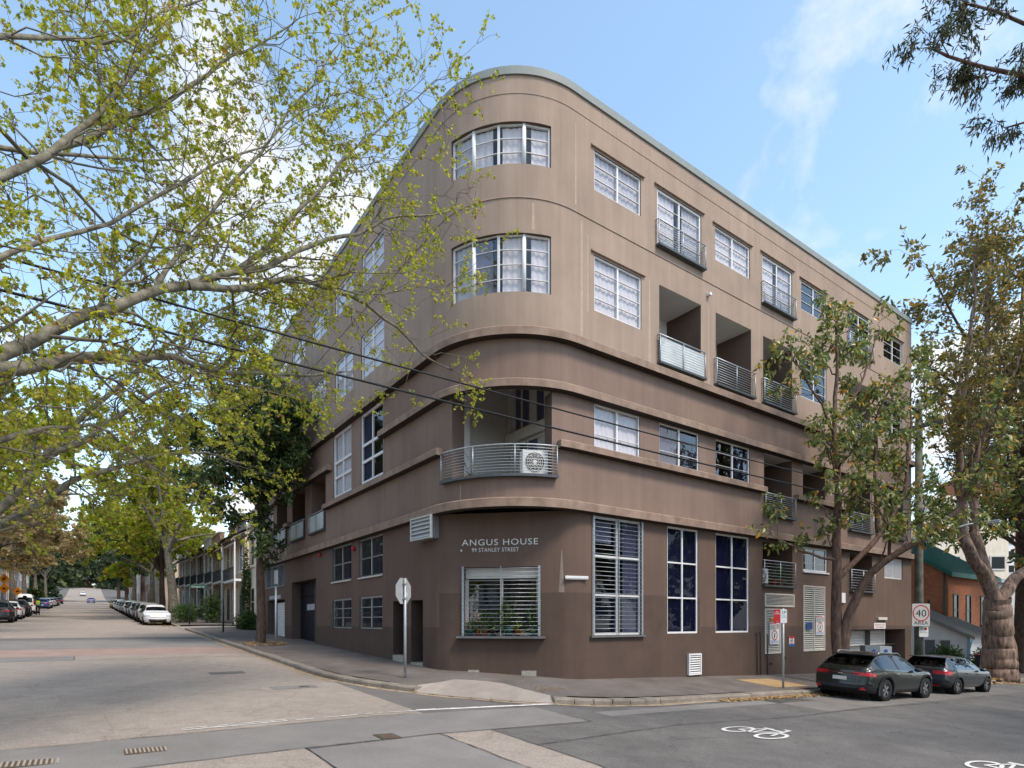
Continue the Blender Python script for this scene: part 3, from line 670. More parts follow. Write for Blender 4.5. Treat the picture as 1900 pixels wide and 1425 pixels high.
for i, o in enumerate(L2T):
    window(PU, *o, 2, 1, GLASS, frame=.09, rowz=[7.44, 8.28, 8.92, 10.12], trans=.10, curtain=[(0, 1, SHEER)] if i else [(0, .5, NAVY)])
for o in L2W: window(PU, *o, 1, 2, GLASS, curtain=SC)
FROST = mat('frosted_screen', (0.62, 0.65, 0.64), 0.35, 0.25, 1.2)
for i, o in enumerate(F3B):
    recess(PU, *o, 1.5, ceil=BALW, backm=BALW); railing(PU, o[0] - .11, o[1] + .13, 10.60, 11.48, off=.12, sheet=FROST if i == 0 else None)
for i, o in enumerate(F2B):
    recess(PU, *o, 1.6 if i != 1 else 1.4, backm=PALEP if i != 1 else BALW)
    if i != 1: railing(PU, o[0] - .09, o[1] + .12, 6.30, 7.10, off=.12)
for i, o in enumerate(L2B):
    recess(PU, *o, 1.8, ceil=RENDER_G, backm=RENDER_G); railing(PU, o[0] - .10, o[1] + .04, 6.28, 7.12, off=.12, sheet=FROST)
# --- curved corner: faceted bay windows
def chord(pa, pb, inset):
    A = Vector(PU(pa, -inset)); B = Vector(PU(pb, -inset)); L = (B - A).length; d = (B - A) / L; nn = Vector((d.y, -d.x))
    return (lambda p, off=0.0: tuple(A + d * p + nn * off)), L
for (b0, b1, z0, z1), rows in zip(BAY, (3, 4)):
    ang = [12.6, 28.3, 44.0, 59.0, 74.7]
    for k in range(4):
        pth, L = chord(PH(ang[k]), PH(ang[k + 1]), 0.09)
        window(pth, 0, L, z0, z1, 1, rows, GLASS if k != 1 or rows == 3 else MGLASS, dep=0.0, frame=.035 if k in (1, 2) else .05, curtain=[[(0, 1, GREYC)], [(0, .75, SHEER)], [(.15, 1, SHEER)], [(.3, 1, SHEER)]][k])
    for k in (1, 3):
        x, y = PU(PH(ang[k]), -.10); bpart(MB().lathe([(.06, z0), (.06, z1)], 8, (x, y, 0)), 'bay_post', WHITE)
# --- curved corner balcony
a_, b_ = 3.0, 3.6; z0, z1 = CORN[2], 10.1
arcpts = [PU(PH(8 + 72 * k / 16), -.02) for k in range(17)]
bpart(MB().poly([(x, y, z0) for x, y in arcpts] + [(a_, .05, z0), (a_, b_, z0), (.05, b_, z0)]), 'balcony_floor', PALEP)
bpart(MB().poly([(x, y, z1) for x, y in arcpts] + [(a_, .05, z1), (a_, b_, z1), (.05, b_, z1)]), 'balcony_ceiling', PALEP)
bpart(MB().poly([(.05, b_, z0), (a_, b_, z0), (a_, b_, z1), (.05, b_, z1)]), 'balcony_back_wall', PALEP)
bpart(MB().poly([(a_, b_, z0), (a_, .05, z0), (a_, .05, z1), (a_, b_, z1)]), 'balcony_back_wall', PALEP)
mb = MB(); mb.box(.80, 1.36, b_ - .30, b_ - .01, z0 + .01, z1 - .01); bpart(mb, 'balcony_pillar', BALW)
sp = lambda p, off=0.0: (a_ - .02 - off, b_ - p)
window(sp, 0.15, 3.2, 8.42, 10.0, 4, 1, DGLASS, dep=0.0, frame=.07, m=CREAMP)
window(sp, 0.25, 3.2, z0 + .03, 8.05, 3, 1, DGLASS, dep=0.0, frame=.08, m=CREAMP)
mb = MB(); lbox(mb, sp, 0.15, 3.25, 8.08, 8.40, .01, .14); bpart(mb, 'balcony_beam', CREAMP)
for q in (CORN[0], CORN[1]):
    A, B = PU(q), PU(q, -.5); bpart(MB().poly([(*A, z0), (*B, z0), (*B, CORN[3]), (*A, CORN[3])]), 'reveal', REVEAL)
railing(PU, PH(5.7), PH(77.9), 6.27, 7.10, off=.13, posts=4, curved=True)

# --- ground storey wall
GW = dict(t1=(gr(3.62), gr(5.73), 1.72, 5.30), t2=(gr(6.99), gr(8.61), 1.73, 5.30), t3=(gr(9.60), gr(11.65), 1.73, 5.30))
G_b4 = (gr(12.55), gr(14.68), 3.58, 5.22); G_w5 = (gr(15.49), gr(17.48), 4.24, 5.26); G_b6 = (gr(19.5), gr(21.7), 3.58, 5.26)
G_l7 = (gr(23.0), gr(25.05), 4.27, 5.28); G_gar = (gr(19.5), gr(25.35), -3.0, 1.77)
G_lv1 = (gr(12.69), gr(14.79), 2.72, 3.24); G_lv2 = (gr(12.69), gr(13.79), 0.88, 2.64); G_lv3 = (gr(15.49), gr(17.25), 0.90, 3.64)
LG = lambda y0, y1, a, b: (gl(y1), gl(y0), a, b)
G_u = [LG(7.07, 9.27, 3.83, 5.30), LG(10.19, 12.4, 3.83, 5.30)]; G_lo = [LG(7.12, 9.24, 1.86, 3.08), LG(10.19, 12.36, 1.86, 3.08)]
G_open = LG(14.70, 18.72, -3.0, 4.16); G_gl = LG(20.09, 23.74, -3.0, 3.36); G_grl = LG(20.09, 24.14, 4.08, 5.28)
G_d = [LG(3.92, 4.77, -3.0, 2.82), LG(5.32, 6.17, -3.0, 2.83)]
G_cw = (0.76, 3.04, 1.70, 3.75)
gops = list(GW.values()) + [G_b4, G_w5, G_b6, G_l7, G_gar, G_lv1, G_lv2, G_lv3] + G_u + G_lo + [G_open, G_gl, G_grl] + G_d + [G_cw]
gex = [-rr + rr * k / 4 for k in range(9)] + [CHL - rr + rr * k / 4 for k in range(9)]
# two paint colours: the dark plinth band has its top at 3.0 m near the corner, lower further along both streets
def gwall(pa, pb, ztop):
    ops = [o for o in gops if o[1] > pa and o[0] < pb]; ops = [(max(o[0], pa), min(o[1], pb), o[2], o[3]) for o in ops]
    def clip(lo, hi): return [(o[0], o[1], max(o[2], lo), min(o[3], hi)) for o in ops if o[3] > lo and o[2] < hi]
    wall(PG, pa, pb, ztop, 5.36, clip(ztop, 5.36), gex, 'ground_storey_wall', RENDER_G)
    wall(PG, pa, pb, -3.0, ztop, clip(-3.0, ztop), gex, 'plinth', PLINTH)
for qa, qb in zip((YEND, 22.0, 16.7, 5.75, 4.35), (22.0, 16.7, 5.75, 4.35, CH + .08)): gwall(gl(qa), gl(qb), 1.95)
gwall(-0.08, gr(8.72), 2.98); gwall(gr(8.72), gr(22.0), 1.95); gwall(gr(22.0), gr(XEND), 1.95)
for o in list(GW.values()) + [G_w5, G_l7, G_cw] + G_u + G_lo + [G_grl]: reveal(PG, o, 0.26)
for o in (G_lv1, G_lv2, G_lv3): reveal(PG, o, 0.12, m=WHITE)
def sill(path, p0, p1, z, off=0.10, m=SLATE, th=.06):
    mb = MB(); lbox(mb, path, p0, p1, z - th, z, -.05, off); return bpart(mb, 'window_sill', m)
def secbars(win, path, p0, p1, z0, z1, n, off=.06, vert=3, m=STEEL):
    """horizontal security bars held by uprights, sub-parts of the window"""
    for k in range(vert):
        q = p0 + .03 + (p1 - p0 - .06) * k / (vert - 1); mb = MB(); lbox(mb, path, q - (.035 if k in (0, vert - 1) else .014), q + (.035 if k in (0, vert - 1) else .014), z0, z1, off - .02, off)
        o = mb.build('upright', m); o.parent = win
    for k in range(n):
        zz = z0 + (z1 - z0) * (k + .5) / n; o = MB().tube([(*path(p0, off), zz), (*path(p1, off), zz)], .008, 5).build('bar', m); o.parent = win
def vertbars(win, path, p0, p1, z0, z1, n, off=.05, m=DSTEEL):
    for k in range(n):
        q = p0 + (p1 - p0) * (k + .5) / n; A = path(q, off); o = MB().tube([(*A, z0 - .03), (*A, z1 - .02)], .008, 4).build('bar', m); o.parent = win
    for zz in (z0 + .06, (z0 + z1) / 2, z1 - .08):
        o = MB().tube([(*path(p0 - .05, 0.0), zz), (*path(p0 - .05, off), zz), (*path(p1 + .05, off), zz), (*path(p1 + .05, 0.0), zz)], .010, 4).build('rail', m); o.parent = win
TR = [1.72, 2.93, 4.11, 5.30]
w = window(PG, *GW['t1'], 2, 1, glassmat('bluish_glass', (.34, .36, .46), .01, ior=1.4), frame=.07, rowz=TR, trans=.06, curtain=[(.66, 1, GREYC)]); secbars(w, PG, GW['t1'][0] - .02, GW['t1'][1] + .03, 1.72, 5.30, 27); sill(PG, GW['t1'][0] - .12, GW['t1'][1] + .12, 1.71)
mb = MB(); 
for q0, q1, zb in ((.05, .47, 4.55), (.53, .88, 4.35)): mb = MB(); lbox(mb, PG, GW['t1'][0] + 2.11 * q0, GW['t1'][0] + 2.11 * q1, zb, 5.22, -.24, -.22); bpart(mb, 'roller_blind', WHITE)
mb = MB(); lbox(mb, PG, GW['t1'][0], GW['t1'][1], 1.74, 2.9, -.34, -.32); bpart(mb, 'curtain', NAVY)
w = window(PG, *GW['t2'], 2, 1, DGLASS, frame=.06, rowz=TR, trans=.05, curtain=[(0.02, .98, NAVY)]); w = window(PG, *GW['t3'], 2, 1, DGLASS, frame=.06, rowz=TR, trans=.05, curtain=[(.02, .98, NAVY)])
recess(PG, *G_b4, 1.3, back=None, ceil=RENDER_G, backm=mat('dark_balcony_recess', (.05, .045, .045), .9, .2, 2)); railing(PG, G_b4[0] - .06, G_b4[1] + .09, 3.56, 4.50, off=.10, nb=7)
window(PG, *G_w5, 2, 3, MGLASS, frame=.08, curtain=[(0, 1, NAVY)]); sill(PG, G_w5[0] - .05, G_w5[1] + .08, 4.24, .06, WHITE)
recess(PG, *G_b6, 1.3, back='door', ceil=RENDER_G); railing(PG, G_b6[0] - .06, G_b6[1] + .09, 3.56, 4.50, off=.10, nb=7)
def louvre(path, p0, p1, z0, z1, n, cols=1, m=CREAMP, backm=None, fr=.05, off=.03):
    mb = MB(); o0, o1 = -.06, off
    lbox(mb, path, p0, p0 + fr, z0, z1, o0, o1); lbox(mb, path, p1 - fr, p1, z0, z1, o0, o1); lbox(mb, path, p0 + fr, p1 - fr, z1 - fr, z1, o0, o1); lbox(mb, path, p0 + fr, p1 - fr, z0, z0 + fr, o0, o1)
    for c in range(1, cols):
        q = p0 + (p1 - p0) * c / cols; lbox(mb, path, q - fr / 2, q + fr / 2, z0 + fr, z1 - fr, o0, o1 - .004)
    t = bpart(mb, 'louvre_panel', m)
    for c in range(cols):
        a = p0 + (p1 - p0) * c / cols + (fr if c == 0 else fr / 2); b = p0 + (p1 - p0) * (c + 1) / cols - (fr if c == cols - 1 else fr / 2)
        for k in range(n):
            zz = z0 + fr + (z1 - z0 - 2 * fr) * (k + .5) / n; h = (z1 - z0 - 2 * fr) / n * .36
            A, B, C, D = path(a, off - .012), path(b, off - .012), path(b, -.045), path(a, -.045); g = MB()
            g.poly([(*A, zz - h), (*B, zz - h), (*C, zz + h), (*D, zz + h)]); g.poly([(*D, zz + h), (*C, zz + h), (*B, zz - h + .012), (*A, zz - h + .012)][::-1]); g.poly([(*A, zz - h), (*A, zz - h + .012), (*B, zz - h + .012), (*B, zz - h)][::-1])
            o = g.build('slat', m); o.parent = t
    A, B = path(p0, -.075), path(p1, -.075); o = MB().poly([(*A, z0), (*B, z0), (*B, z1), (*A, z1)]).build('backing', backm or mat('black_void', (.018, .016, .015), .95, .1, 2)); o.parent = t
    return t
louvre(PG, *G_lv1, 8); louvre(PG, *G_lv2, 26); louvre(PG, *G_lv3, 30, 2)
louvre(PG, *G_l7, 15, 2, WHITE, backm=GREYC, off=-.05)
louvre(lambda p, off=0.0: PG(p, off + .07), gr(8.0), gr(8.68), 0.30, 1.03, 8, 1, WHITE, backm=CREAMP)
# garage on the lower street, set back under the wall
def roller(path, p0, p1, zb, z1, dep, m, side=True, nm='garage_door', n=22):
    g = MB()
    for k in range(n):
        za, zc = zb + (z1 - zb) * k / n, zb + (z1 - zb) * (k + 1) / n; A0, B0 = path(p0, -dep), path(p1, -dep); A1, B1 = path(p0, -dep + .025), path(p1, -dep + .025)
        g.poly([(*A0, za), (*B0, za), (*B1, (za + zc) / 2), (*A1, (za + zc) / 2)]); g.poly([(*A1, (za + zc) / 2), (*B1, (za + zc) / 2), (*B0, zc), (*A0, zc)])
    return bpart(g, nm, m)
def tunnel(path, o, zb, dep, m):
    p0, p1, _, z1 = o; A0, B0, A1, B1 = path(p0), path(p1), path(p0, -dep), path(p1, -dep); mb = MB()
    mb.poly([(*A0, zb), (*A0, z1), (*A1, z1), (*A1, zb)]); mb.poly([(*B0, z1), (*B0, zb), (*B1, zb), (*B1, z1)]); mb.poly([(*A0, z1), (*B0, z1), (*B1, z1), (*A1, z1)])
    mb.poly([(*A1, zb), (*B1, zb), (*B1, z1), (*A1, z1)]); return bpart(mb, 'recess_lining', m)
RDOOR = mat('grey_roller_door', (0.60, 0.57, 0.53), .55, .06, 3, metal=.1); WDOOR = mat('white_roller_door', (0.66, 0.64, 0.62), .55, .05, 4)
tunnel(PG, G_gar, -1.3, 1.1, REVEAL); roller(PG, gr(19.5), gr(24.15), -1.2, 1.72, .55, RDOOR)
mb = MB(); lbox(mb, PG, gr(24.15), gr(24.27), -1.2, 1.77, -.7, -.5); bpart(mb, 'door_post', WHITE)
# left side: vehicle entry with a dark steel gate, roller door, twin stair doors
NGATE = mat('blue_black_steel_gate', (0.012, 0.013, 0.022), .5, .2, 4, metal=.2)
tunnel(PG, G_open, 0.8, 1.6, REVEAL); g = MB()
for k in range(34):
    g = MB(); q0 = gl(18.72) + 4.02 * k / 34; lbox(g, PG, q0 + .012, q0 + 4.02 / 34 - .012, 0.9, 4.1, -.50, -.45); bpart(g, 'gate_slat', NGATE)
mb = MB(); lbox(mb, PG, gl(17.5), gl(16.05), 2.72, 3.02, -.44, -.42); bpart(mb, 'gate_notice', mat('pale_notice', (.42, .42, .44), .6, .1, 20))
tunnel(PG, G_gl, 0.9, .9, REVEAL); roller(PG, gl(22.2), gl(20.12), 1.0, 3.2, .18, WDOOR)
mb = MB(); lbox(mb, PG, gl(23.2), gl(20.85), 3.42, 3.62, .0, .03); bpart(mb, 'garage_notice', mat('pale_notice', (.42, .42, .44), .6, .1, 20))
for o, zz in zip(G_d, (0.80, 0.98)):
    tunnel(PG, o, .3, .9, mat('dark_stair_recess', (.075, .055, .045), .9, .15, 2)); mb = MB(); lbox(mb, PG, o[0] + .01, o[1] - .01, .2, zz, -.88, .02); bpart(mb, 'door_step', mat('worn_stone_step', (.36, .33, .28), .85, .2, 12))
    mb = MB(); lbox(mb, PG, o[0] + .02, o[1] - .02, zz, 2.8, -.52, -.46); bpart(mb, 'stair_door', NGATE)
louvre(PG, *G_grl, 15, 3, STEEL, fr=.04)
for o in G_u:
    w = window(PG, *o, 2, 1, DGLASS, frame=.05, m=CREAMP, rowz=[3.83, 4.55, 5.30], trans=.03, curtain=[(.5, 1, NAVY)]); vertbars(w, PG, *o, 20); sill(PG, o[0] - .06, o[1] + .02, 3.83, .07, CREAMP, .05)
for o in G_lo:
    w = window(PG, *o, 2, 1, DGLASS, frame=.06, m=CREAMP, rowz=[1.86, 2.3, 2.68, 3.08], trans=.025, curtain=[(.5, 1, NAVY)]); vertbars(w, PG, *o, 20)
# corner window with its pot plants behind bars
w = window(PG, *G_cw, 2, 1, MGLASS, dep=.24, frame=.10, mull=.05, m=CREAMP); secbars(w, PG, .72, 3.08, 1.70, 3.77, 17, off=.05); sill(PG, .58, 3.23, 1.69, .20)
mb = MB(); lbox(mb, PG, .80, 3.0, 3.42, 3.72, -.20, -.16); bpart(mb, 'window_head_panel', CREAMP)
g = MB()
for x0, x1 in ((0.9, 1.24), (2.52, 2.96)): g = MB(); lbox(g, PG, x0, x1, .2, .68, .002, .006); bpart(g, 'exposed_sandstone', mat('pale_sandstone_footing', (.36, .33, .29), .9, .25, 14, .4, 40))
# vent box hung under the band on the side street
vb = MB(); lbox(vb, PG, gl(3.98), gl(2.95), 4.66, 5.32, .0, .34); vbo = bpart(vb, 'vent_box', STEEL)
vp = lambda p, off=0.0: PG(p, off + .38)
louvre(vp, gl(4.0), gl(2.93), 4.64, 5.34, 5, 1, mat('light_vent_metal', (.52, .52, .50), .5, .1, 9), fr=.045, off=.03)
# lamp, pipes, alarm bells and other small fittings
def fitting(path, p0, p1, z0, z1, o0, o1, name, m, bevel=.01): mb = MB(); lbox(mb, path, p0, p1, z0, z1, o0, o1); return bpart(mb, name, m, bevel=bevel)
fitting(PG, gr(2.62), gr(3.35), 3.38, 3.46, .02, .12, 'wall_lamp', WHITE); fitting(PG, gr(2.62), gr(3.35), 3.355, 3.379, .03, .11, 'lamp_diffuser', CREAMP)
fitting(PU, pr(9.08), pr(9.2), 13.58, 13.68, 0, .14, 'security_light', WHITE); fitting(PG, gr(22.15), gr(23.1), 2.22, 2.35, .0, .10, 'wall_lamp', CREAMP)
fitting(PG, gr(18.6), gr(18.95), 2.97, 3.42, 0, .08, 'meter_box', WHITE)
RED = mat('red_paint', (.42, .025, .03), .5, .1, 8)
for pth, p, z in ((PG, gl(13.97), 5.16), (PG, gl(9.8), 5.02)):
    x, y = pth(p, .06); mb = MB().lathe([(.09, -.05), (.10, 0), (.07, .06), (.02, .09)], 12); mb.xf(lambda a, b, c: (x - c, y + a, z + b)); bpart(mb, 'alarm_bell', RED)
x, y = PG(1.05 - .35, .03); bpart(MB().lathe([(.03, -.03), (.03, .03)], 8, (x, y, 4.25)), 'sensor', WHITE)
for px_, za, zb in ((12.12, 0.0, 1.68), (12.36, 0.0, 1.70), (12.82, 0.0, 1.6)): bpart(MB().tube([(px_, -.05, za), (px_, -.05, zb), (px_ - .08, -.05, zb + .05)], .022, 6), 'conduit', REVEAL)
for xa, z in ((14.0, .62), (13.0, .44)): fitting(PG, gr(xa), gr(xa + .22), z, z + .08, -.001, .004, 'vent_hole', mat('black_void', (.018, .016, .015), .95, .1, 2), 0)
# stained streak of old water running down from a nail
g = MB(); 
for k in range(10):
    za, zb_ = 4.22 - 1.24 * k / 10, 4.22 - 1.24 * (k + 1) / 10; wa, wb = .012 + .075 * k / 10, .012 + .075 * (k + 1) / 10; c = gr(2.52)
    g.poly([(*PG(c - wa, .006), za), (*PG(c - wb, .006), zb_), (*PG(c, .006), zb_), (*PG(c, .006), za)]); g.poly([(*PG(c, .006), za), (*PG(c, .006), zb_), (*PG(c + wb, .006), zb_), (*PG(c + wa, .006), za)])
bpart(g, 'lime_streak', mat('lime_streak', (.25, .20, .165), .9, .12, 12))
PST = mat('pale_drip_stain', (.40, .315, .235), .9, .12, 6)
for pth, c, za, zb_, w0, w1 in ((PU, pr(3.18), 13.9, 10.45, .03, .055), (PU, pr(3.42), 13.6, 11.3, .02, .035), (PU, pr(6.12), 13.2, 10.5, .03, .06), (PU, PH(64), 13.95, 13.2, .03, .05), (PU, pr(2.95), 16.7, 14.3, .015, .03), (PU, pr(7.2), 10.55, 10.42, .3, .4), (PU, pr(9.2), 13.2, 10.5, .02, .04), (PU, pl(19.9), 6.2, 5.65, .10, .14), (PU, pl(21.3), 6.2, 5.65, .12, .16), (PU, PH(20), 6.1, 5.62, .012, .02)):
    g = MB(); mid = (za + zb_) / 2
    for k in range(8):
        a, b = za + (zb_ - za) * k / 8, za + (zb_ - za) * (k + 1) / 8; wa, wb = w0 + (w1 - w0) * k / 8, w0 + (w1 - w0) * (k + 1) / 8; g.poly([(*pth(c - wa, .004), a), (*pth(c - wb, .004), b), (*pth(c + wb, .004), b), (*pth(c + wa, .004), a)])
    bpart(g, 'drip_stain', PST)
# lettering on the chamfer
def lettering(txt, size, path, p0, p1, z, name, m, off=.012, parent=None, world=False):
    cu = bpy.data.curves.new('t', 'FONT'); cu.body = txt; cu.size = size; cu.space_character = 1.12; cu.resolution_u = 3; ob = bpy.data.objects.new('t', cu); COL.objects.link(ob)
    bpy.context.view_layer.update(); me = bpy.data.meshes.new_from_object(ob.evaluated_get(bpy.context.evaluated_depsgraph_get())); bpy.data.objects.remove(ob)
    xs = [v.co.x for v in me.vertices]; a, b = min(xs), max(xs)
    for v in me.vertices:
        p = p0 + (v.co.x - a) / (b - a) * (p1 - p0); x, y = path(p, off); v.co = (x, y, z + v.co.y)
    me.materials.clear(); me.materials.append(m); return me
LETT = mat('white_lettering', (.74, .73, .71), .6, .03, 10)
def blet(*a):
    me = lettering(*a); o = bpy.data.objects.new('lettering', me); COL.objects.link(o); o.parent = bld; o.matrix_parent_inverse = Matrix.Translation(-bld_off); return o
blet('ANGUS HOUSE', .262, PG, .71, 3.01, 4.40, 'lettering', LETT); blet('99 STANLEY STREET', .17, PG, 1.02, 2.44, 4.205, 'lettering', LETT)
# --- roof, back walls, inner floors
bpart(MB().poly([(*PU(q, -.1), 17.4) for q in [e0] + arcs + [e1]] + [(XEND, DEP, 17.4), (DEP, YEND, 17.4)]), 'roof', mat('grey_roof', (.2, .2, .2), .9, .1, 1))
bpart(MB().poly([(XEND, 0, -3), (XEND, DEP, -3), (XEND, DEP, 17.56), (XEND, 0, 17.56)]), 'end_wall', RENDER)
bpart(MB().poly([(0, YEND, 0), (0, YEND, 17.56), (DEP, YEND, 17.56), (DEP, YEND, 0)]), 'end_wall', RENDER)
bpart(MB().poly([(XEND, DEP, -3), (DEP, YEND, -3), (DEP, YEND, 17.56), (XEND, DEP, 17.56)]), 'end_wall', RENDER)
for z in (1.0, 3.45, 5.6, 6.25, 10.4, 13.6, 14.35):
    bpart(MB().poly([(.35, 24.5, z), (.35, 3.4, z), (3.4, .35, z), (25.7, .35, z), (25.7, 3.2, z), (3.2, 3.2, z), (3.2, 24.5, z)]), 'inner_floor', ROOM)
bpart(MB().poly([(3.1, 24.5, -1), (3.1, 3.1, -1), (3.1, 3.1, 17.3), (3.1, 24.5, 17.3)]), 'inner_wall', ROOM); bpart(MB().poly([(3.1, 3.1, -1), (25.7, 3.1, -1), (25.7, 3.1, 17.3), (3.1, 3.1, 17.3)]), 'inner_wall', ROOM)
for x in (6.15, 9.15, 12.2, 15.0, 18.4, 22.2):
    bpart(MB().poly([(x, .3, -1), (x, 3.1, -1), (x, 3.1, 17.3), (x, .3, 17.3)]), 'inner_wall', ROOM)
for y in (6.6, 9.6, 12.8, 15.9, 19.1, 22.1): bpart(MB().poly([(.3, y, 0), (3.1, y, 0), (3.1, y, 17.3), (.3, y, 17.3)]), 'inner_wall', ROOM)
# ------------------------------------------------------------------ neighbouring buildings
def local_building(name, loc, rz, label, cat='building', group=None): return empty(name, loc, rz, label, cat, group)
BRICK = None
def brickmat(name, c1, c2, mortar, sc=4.2):
    m = bpy.data.materials.new(name); m.use_nodes = True; t = m.node_tree; b = t.nodes['Principled BSDF']; b.inputs['Roughness'].default_value = .9
    g = N(t, 'ShaderNodeTexCoord'); sp_ = N(t, 'ShaderNodeSeparateXYZ'); t.links.new(g.outputs['Object'], sp_.inputs[0])
    ad = N(t, 'ShaderNodeMath', operation='ADD'); t.links.new(sp_.outputs[0], ad.inputs[0]); t.links.new(sp_.outputs[1], ad.inputs[1])
    cb = N(t, 'ShaderNodeCombineXYZ'); t.links.new(ad.outputs[0], cb.inputs[0]); t.links.new(sp_.outputs[2], cb.inputs[1])
    br = N(t, 'ShaderNodeTexBrick', i_Scale=sc); br.inputs['Color1'].default_value = (*c1, 1); br.inputs['Color2'].default_value = (*c2, 1); br.inputs['Mortar'].default_value = (*mortar, 1)
    br.inputs['Mortar Size'].default_value = .02; br.inputs['Row Height'].default_value = .34; br.inputs['Brick Width'].default_value = 1.0; t.links.new(cb.outputs[0], br.inputs['Vector'])
    t.links.new(br.outputs['Color'], b.inputs['Base Color']); bp = N(t, 'ShaderNodeBump', i_Strength=.5, i_Distance=.01); t.links.new(br.outputs['Fac'], bp.inputs['Height']); bp.invert = True; t.links.new(bp.outputs[0], b.inputs['Normal'])
    MAT[name] = m; return m
BRICKR = brickmat('red_orange_brick', (.46, .155, .06), (.31, .10, .045), (.26, .19, .14))
BRICKB = brickmat('brown_brick', (.40, .24, .15), (.30, .17, .11), (.3, .25, .2))
GREENR = mat('green_painted_iron_roof', (.02, .13, .10), .5, .15, 5); TIN = mat('weathered_grey_iron_roof', (.22, .215, .205), .6, .2, 3)
HWIN = glassmat('house_window_glass', (.10, .11, .13), .0, ior=1.35)
IRONW = mat('black_iron_lace', (.035, .04, .048), .5, .2, 8)

def hwindow(t, x0, x1, y, z0, z1, m=WHITE, fr=.08, nm='window'):
    """window on a facade that faces local -y, at depth y"""
    mb = MB(); mb.box(x0, x0 + fr, y - .06, y + .02, z0, z1).box(x1 - fr, x1, y - .06, y + .02, z0, z1).box(x0 + fr, x1 - fr, y - .06, y + .02, z1 - fr, z1).box(x0 + fr, x1 - fr, y - .06, y + .02, z0, z0 + fr)
    mb.box(x0 + fr, x1 - fr, y - .055, y + .01, (z0 + z1) / 2 - .03, (z0 + z1) / 2 + .03); w = mb.build(nm, m, t)
    MB().poly([(x0, y - .01, z0), (x1, y - .01, z0), (x1, y - .01, z1), (x0, y - .01, z1)]).build('pane', HWIN, w)
    MB().box(x0 - .08, x1 + .08, y - .14, y + .02, z0 - .09, z0 - .005).build('sill', m, w); return w
def terrace(x, y, w, rz, z, label, wallm, trim, hgt=7.4, balcony=True, parapet=True, doorm=None, cols=2, depth=11, awn=None, roofm=None, group='terrace houses along the side street'):
    """a two storey terrace house; local x runs along the street, the front faces local -y"""
    t = local_building('terrace_house', (x, y, z), rz, label, 'house', group)
    fy = .8 if balcony else 0.0
    MB().box(0, w, fy, depth, -1.5, hgt).build('wall', wallm, t)
    if parapet:
        r = MB().box(-.02, w + .02, fy - .10, fy + .30, hgt, hgt + .8).build('parapet', wallm, t); MB().box(-.05, w + .05, fy - .22, fy + .36, hgt + .8, hgt + .95).build('cornice', trim, r)
        MB().box(-.04, w + .04, fy - .2, fy - .102, hgt - .12, hgt + .03).build('string_course', trim, t)
    else:
        rm = roofm or TIN; mb = MB(); mb.poly([(-.15, fy - .4, hgt), (w + .15, fy - .4, hgt), (w + .15, fy + 4.5, hgt + 2.6), (-.15, fy + 4.5, hgt + 2.6)]); mb.poly([(-.15, fy + 4.5, hgt + 2.6), (w + .15, fy + 4.5, hgt + 2.6), (w + .15, depth + .2, hgt), (-.15, depth + .2, hgt)])
        mb.poly([(0, fy, hgt), (0, depth, hgt), (0, fy + 4.5, hgt + 2.5)]); mb.poly([(w, fy, hgt), (w, fy + 4.5, hgt + 2.5), (w, depth, hgt)]); r = mb.build('roof', rm, t)
        MB().box(w * .2, w * .2 + .9, fy + 4, fy + 4.8, hgt + 1.5, hgt + 3.9).build('chimney', wallm, r)
    n = cols; dw = w / n
    for k in range(n):
        c = dw * (k + .5)
        hwindow(t, c - .5, c + .5, fy, 4.3 if balcony else 4.5, 6.6, trim)
        if k == n - 1:
            d = MB().box(c - .48, c + .48, fy - .05, fy + .02, .15, 2.4).build('door', doorm or IRONW, t); MB().box(c + .32, c + .37, fy - .10, fy - .05, 1.15, 1.25).build('handle', STEEL, d); MB().box(c - .48, c + .48, fy - .045, fy + .02, 2.45, 2.95).build('fanlight', HWIN, d)
        else: hwindow(t, c - .6, c + .6, fy, .95, 3.0, trim)
    if balcony:
        MB().box(0, w, .0, fy, 3.42, 3.60).build('balcony_floor', trim, t)
        b = MB().box(0.05, w - .05, .02, .06, 4.52, 4.6).build('balustrade', IRONW, t)
        for k in range(int(w / .16)): MB().box(.06 + k * .16, .085 + k * .16, .03, .05, 3.6, 4.52).build('baluster', IRONW, b)
        for q in (.06, w - .06):
            MB().box(q - .05, q + .05, .0, .10, .0, 6.75).build('post', trim, t)
        a = MB(); a.poly([(-.1, -.15, 6.6), (w + .1, -.15, 6.6), (w + .1, fy, 7.15), (-.1, fy, 7.15)]); a.poly([(-.1, -.15, 6.55), (-.1, fy, 7.10), (w + .1, fy, 7.10), (w + .1, -.15, 6.55)]); a.build('awning_roof', TIN, t)
        MB().box(0, w, .0, .05, 6.42, 6.56).build('frieze', trim, t)
    return t
rzE = math.radians(-90)     # east side of the side street: front faces -x ; local +x runs towards -y
CREAMW = mat('cream_render', (.74, .65, .52), .85, .1, 1.0, streak=.1); BROWNW = mat('tan_brown_render', (.55, .43, .32), .85, .1, 1, streak=.1); WHITEW = mat('white_render', (.70, .69, .67), .8, .05, 1, streak=.05); DARKW = mat('charcoal_render', (.06, .062, .068), .8, .1, 1); PINKW = mat('pink_render', (.50, .30, .25), .85, .1, 1, streak=.1); GREYW = mat('grey_render', (.5, .49, .47), .85, .1, 1, streak=.1)
terrace(0.9, 33.0, 7.8, rzE, GR(0, 29) + .25, 'cream rendered terrace house with parapet, nearest to the brown building', CREAMW, CREAMW, balcony=False, cols=3)
yy = 43.6
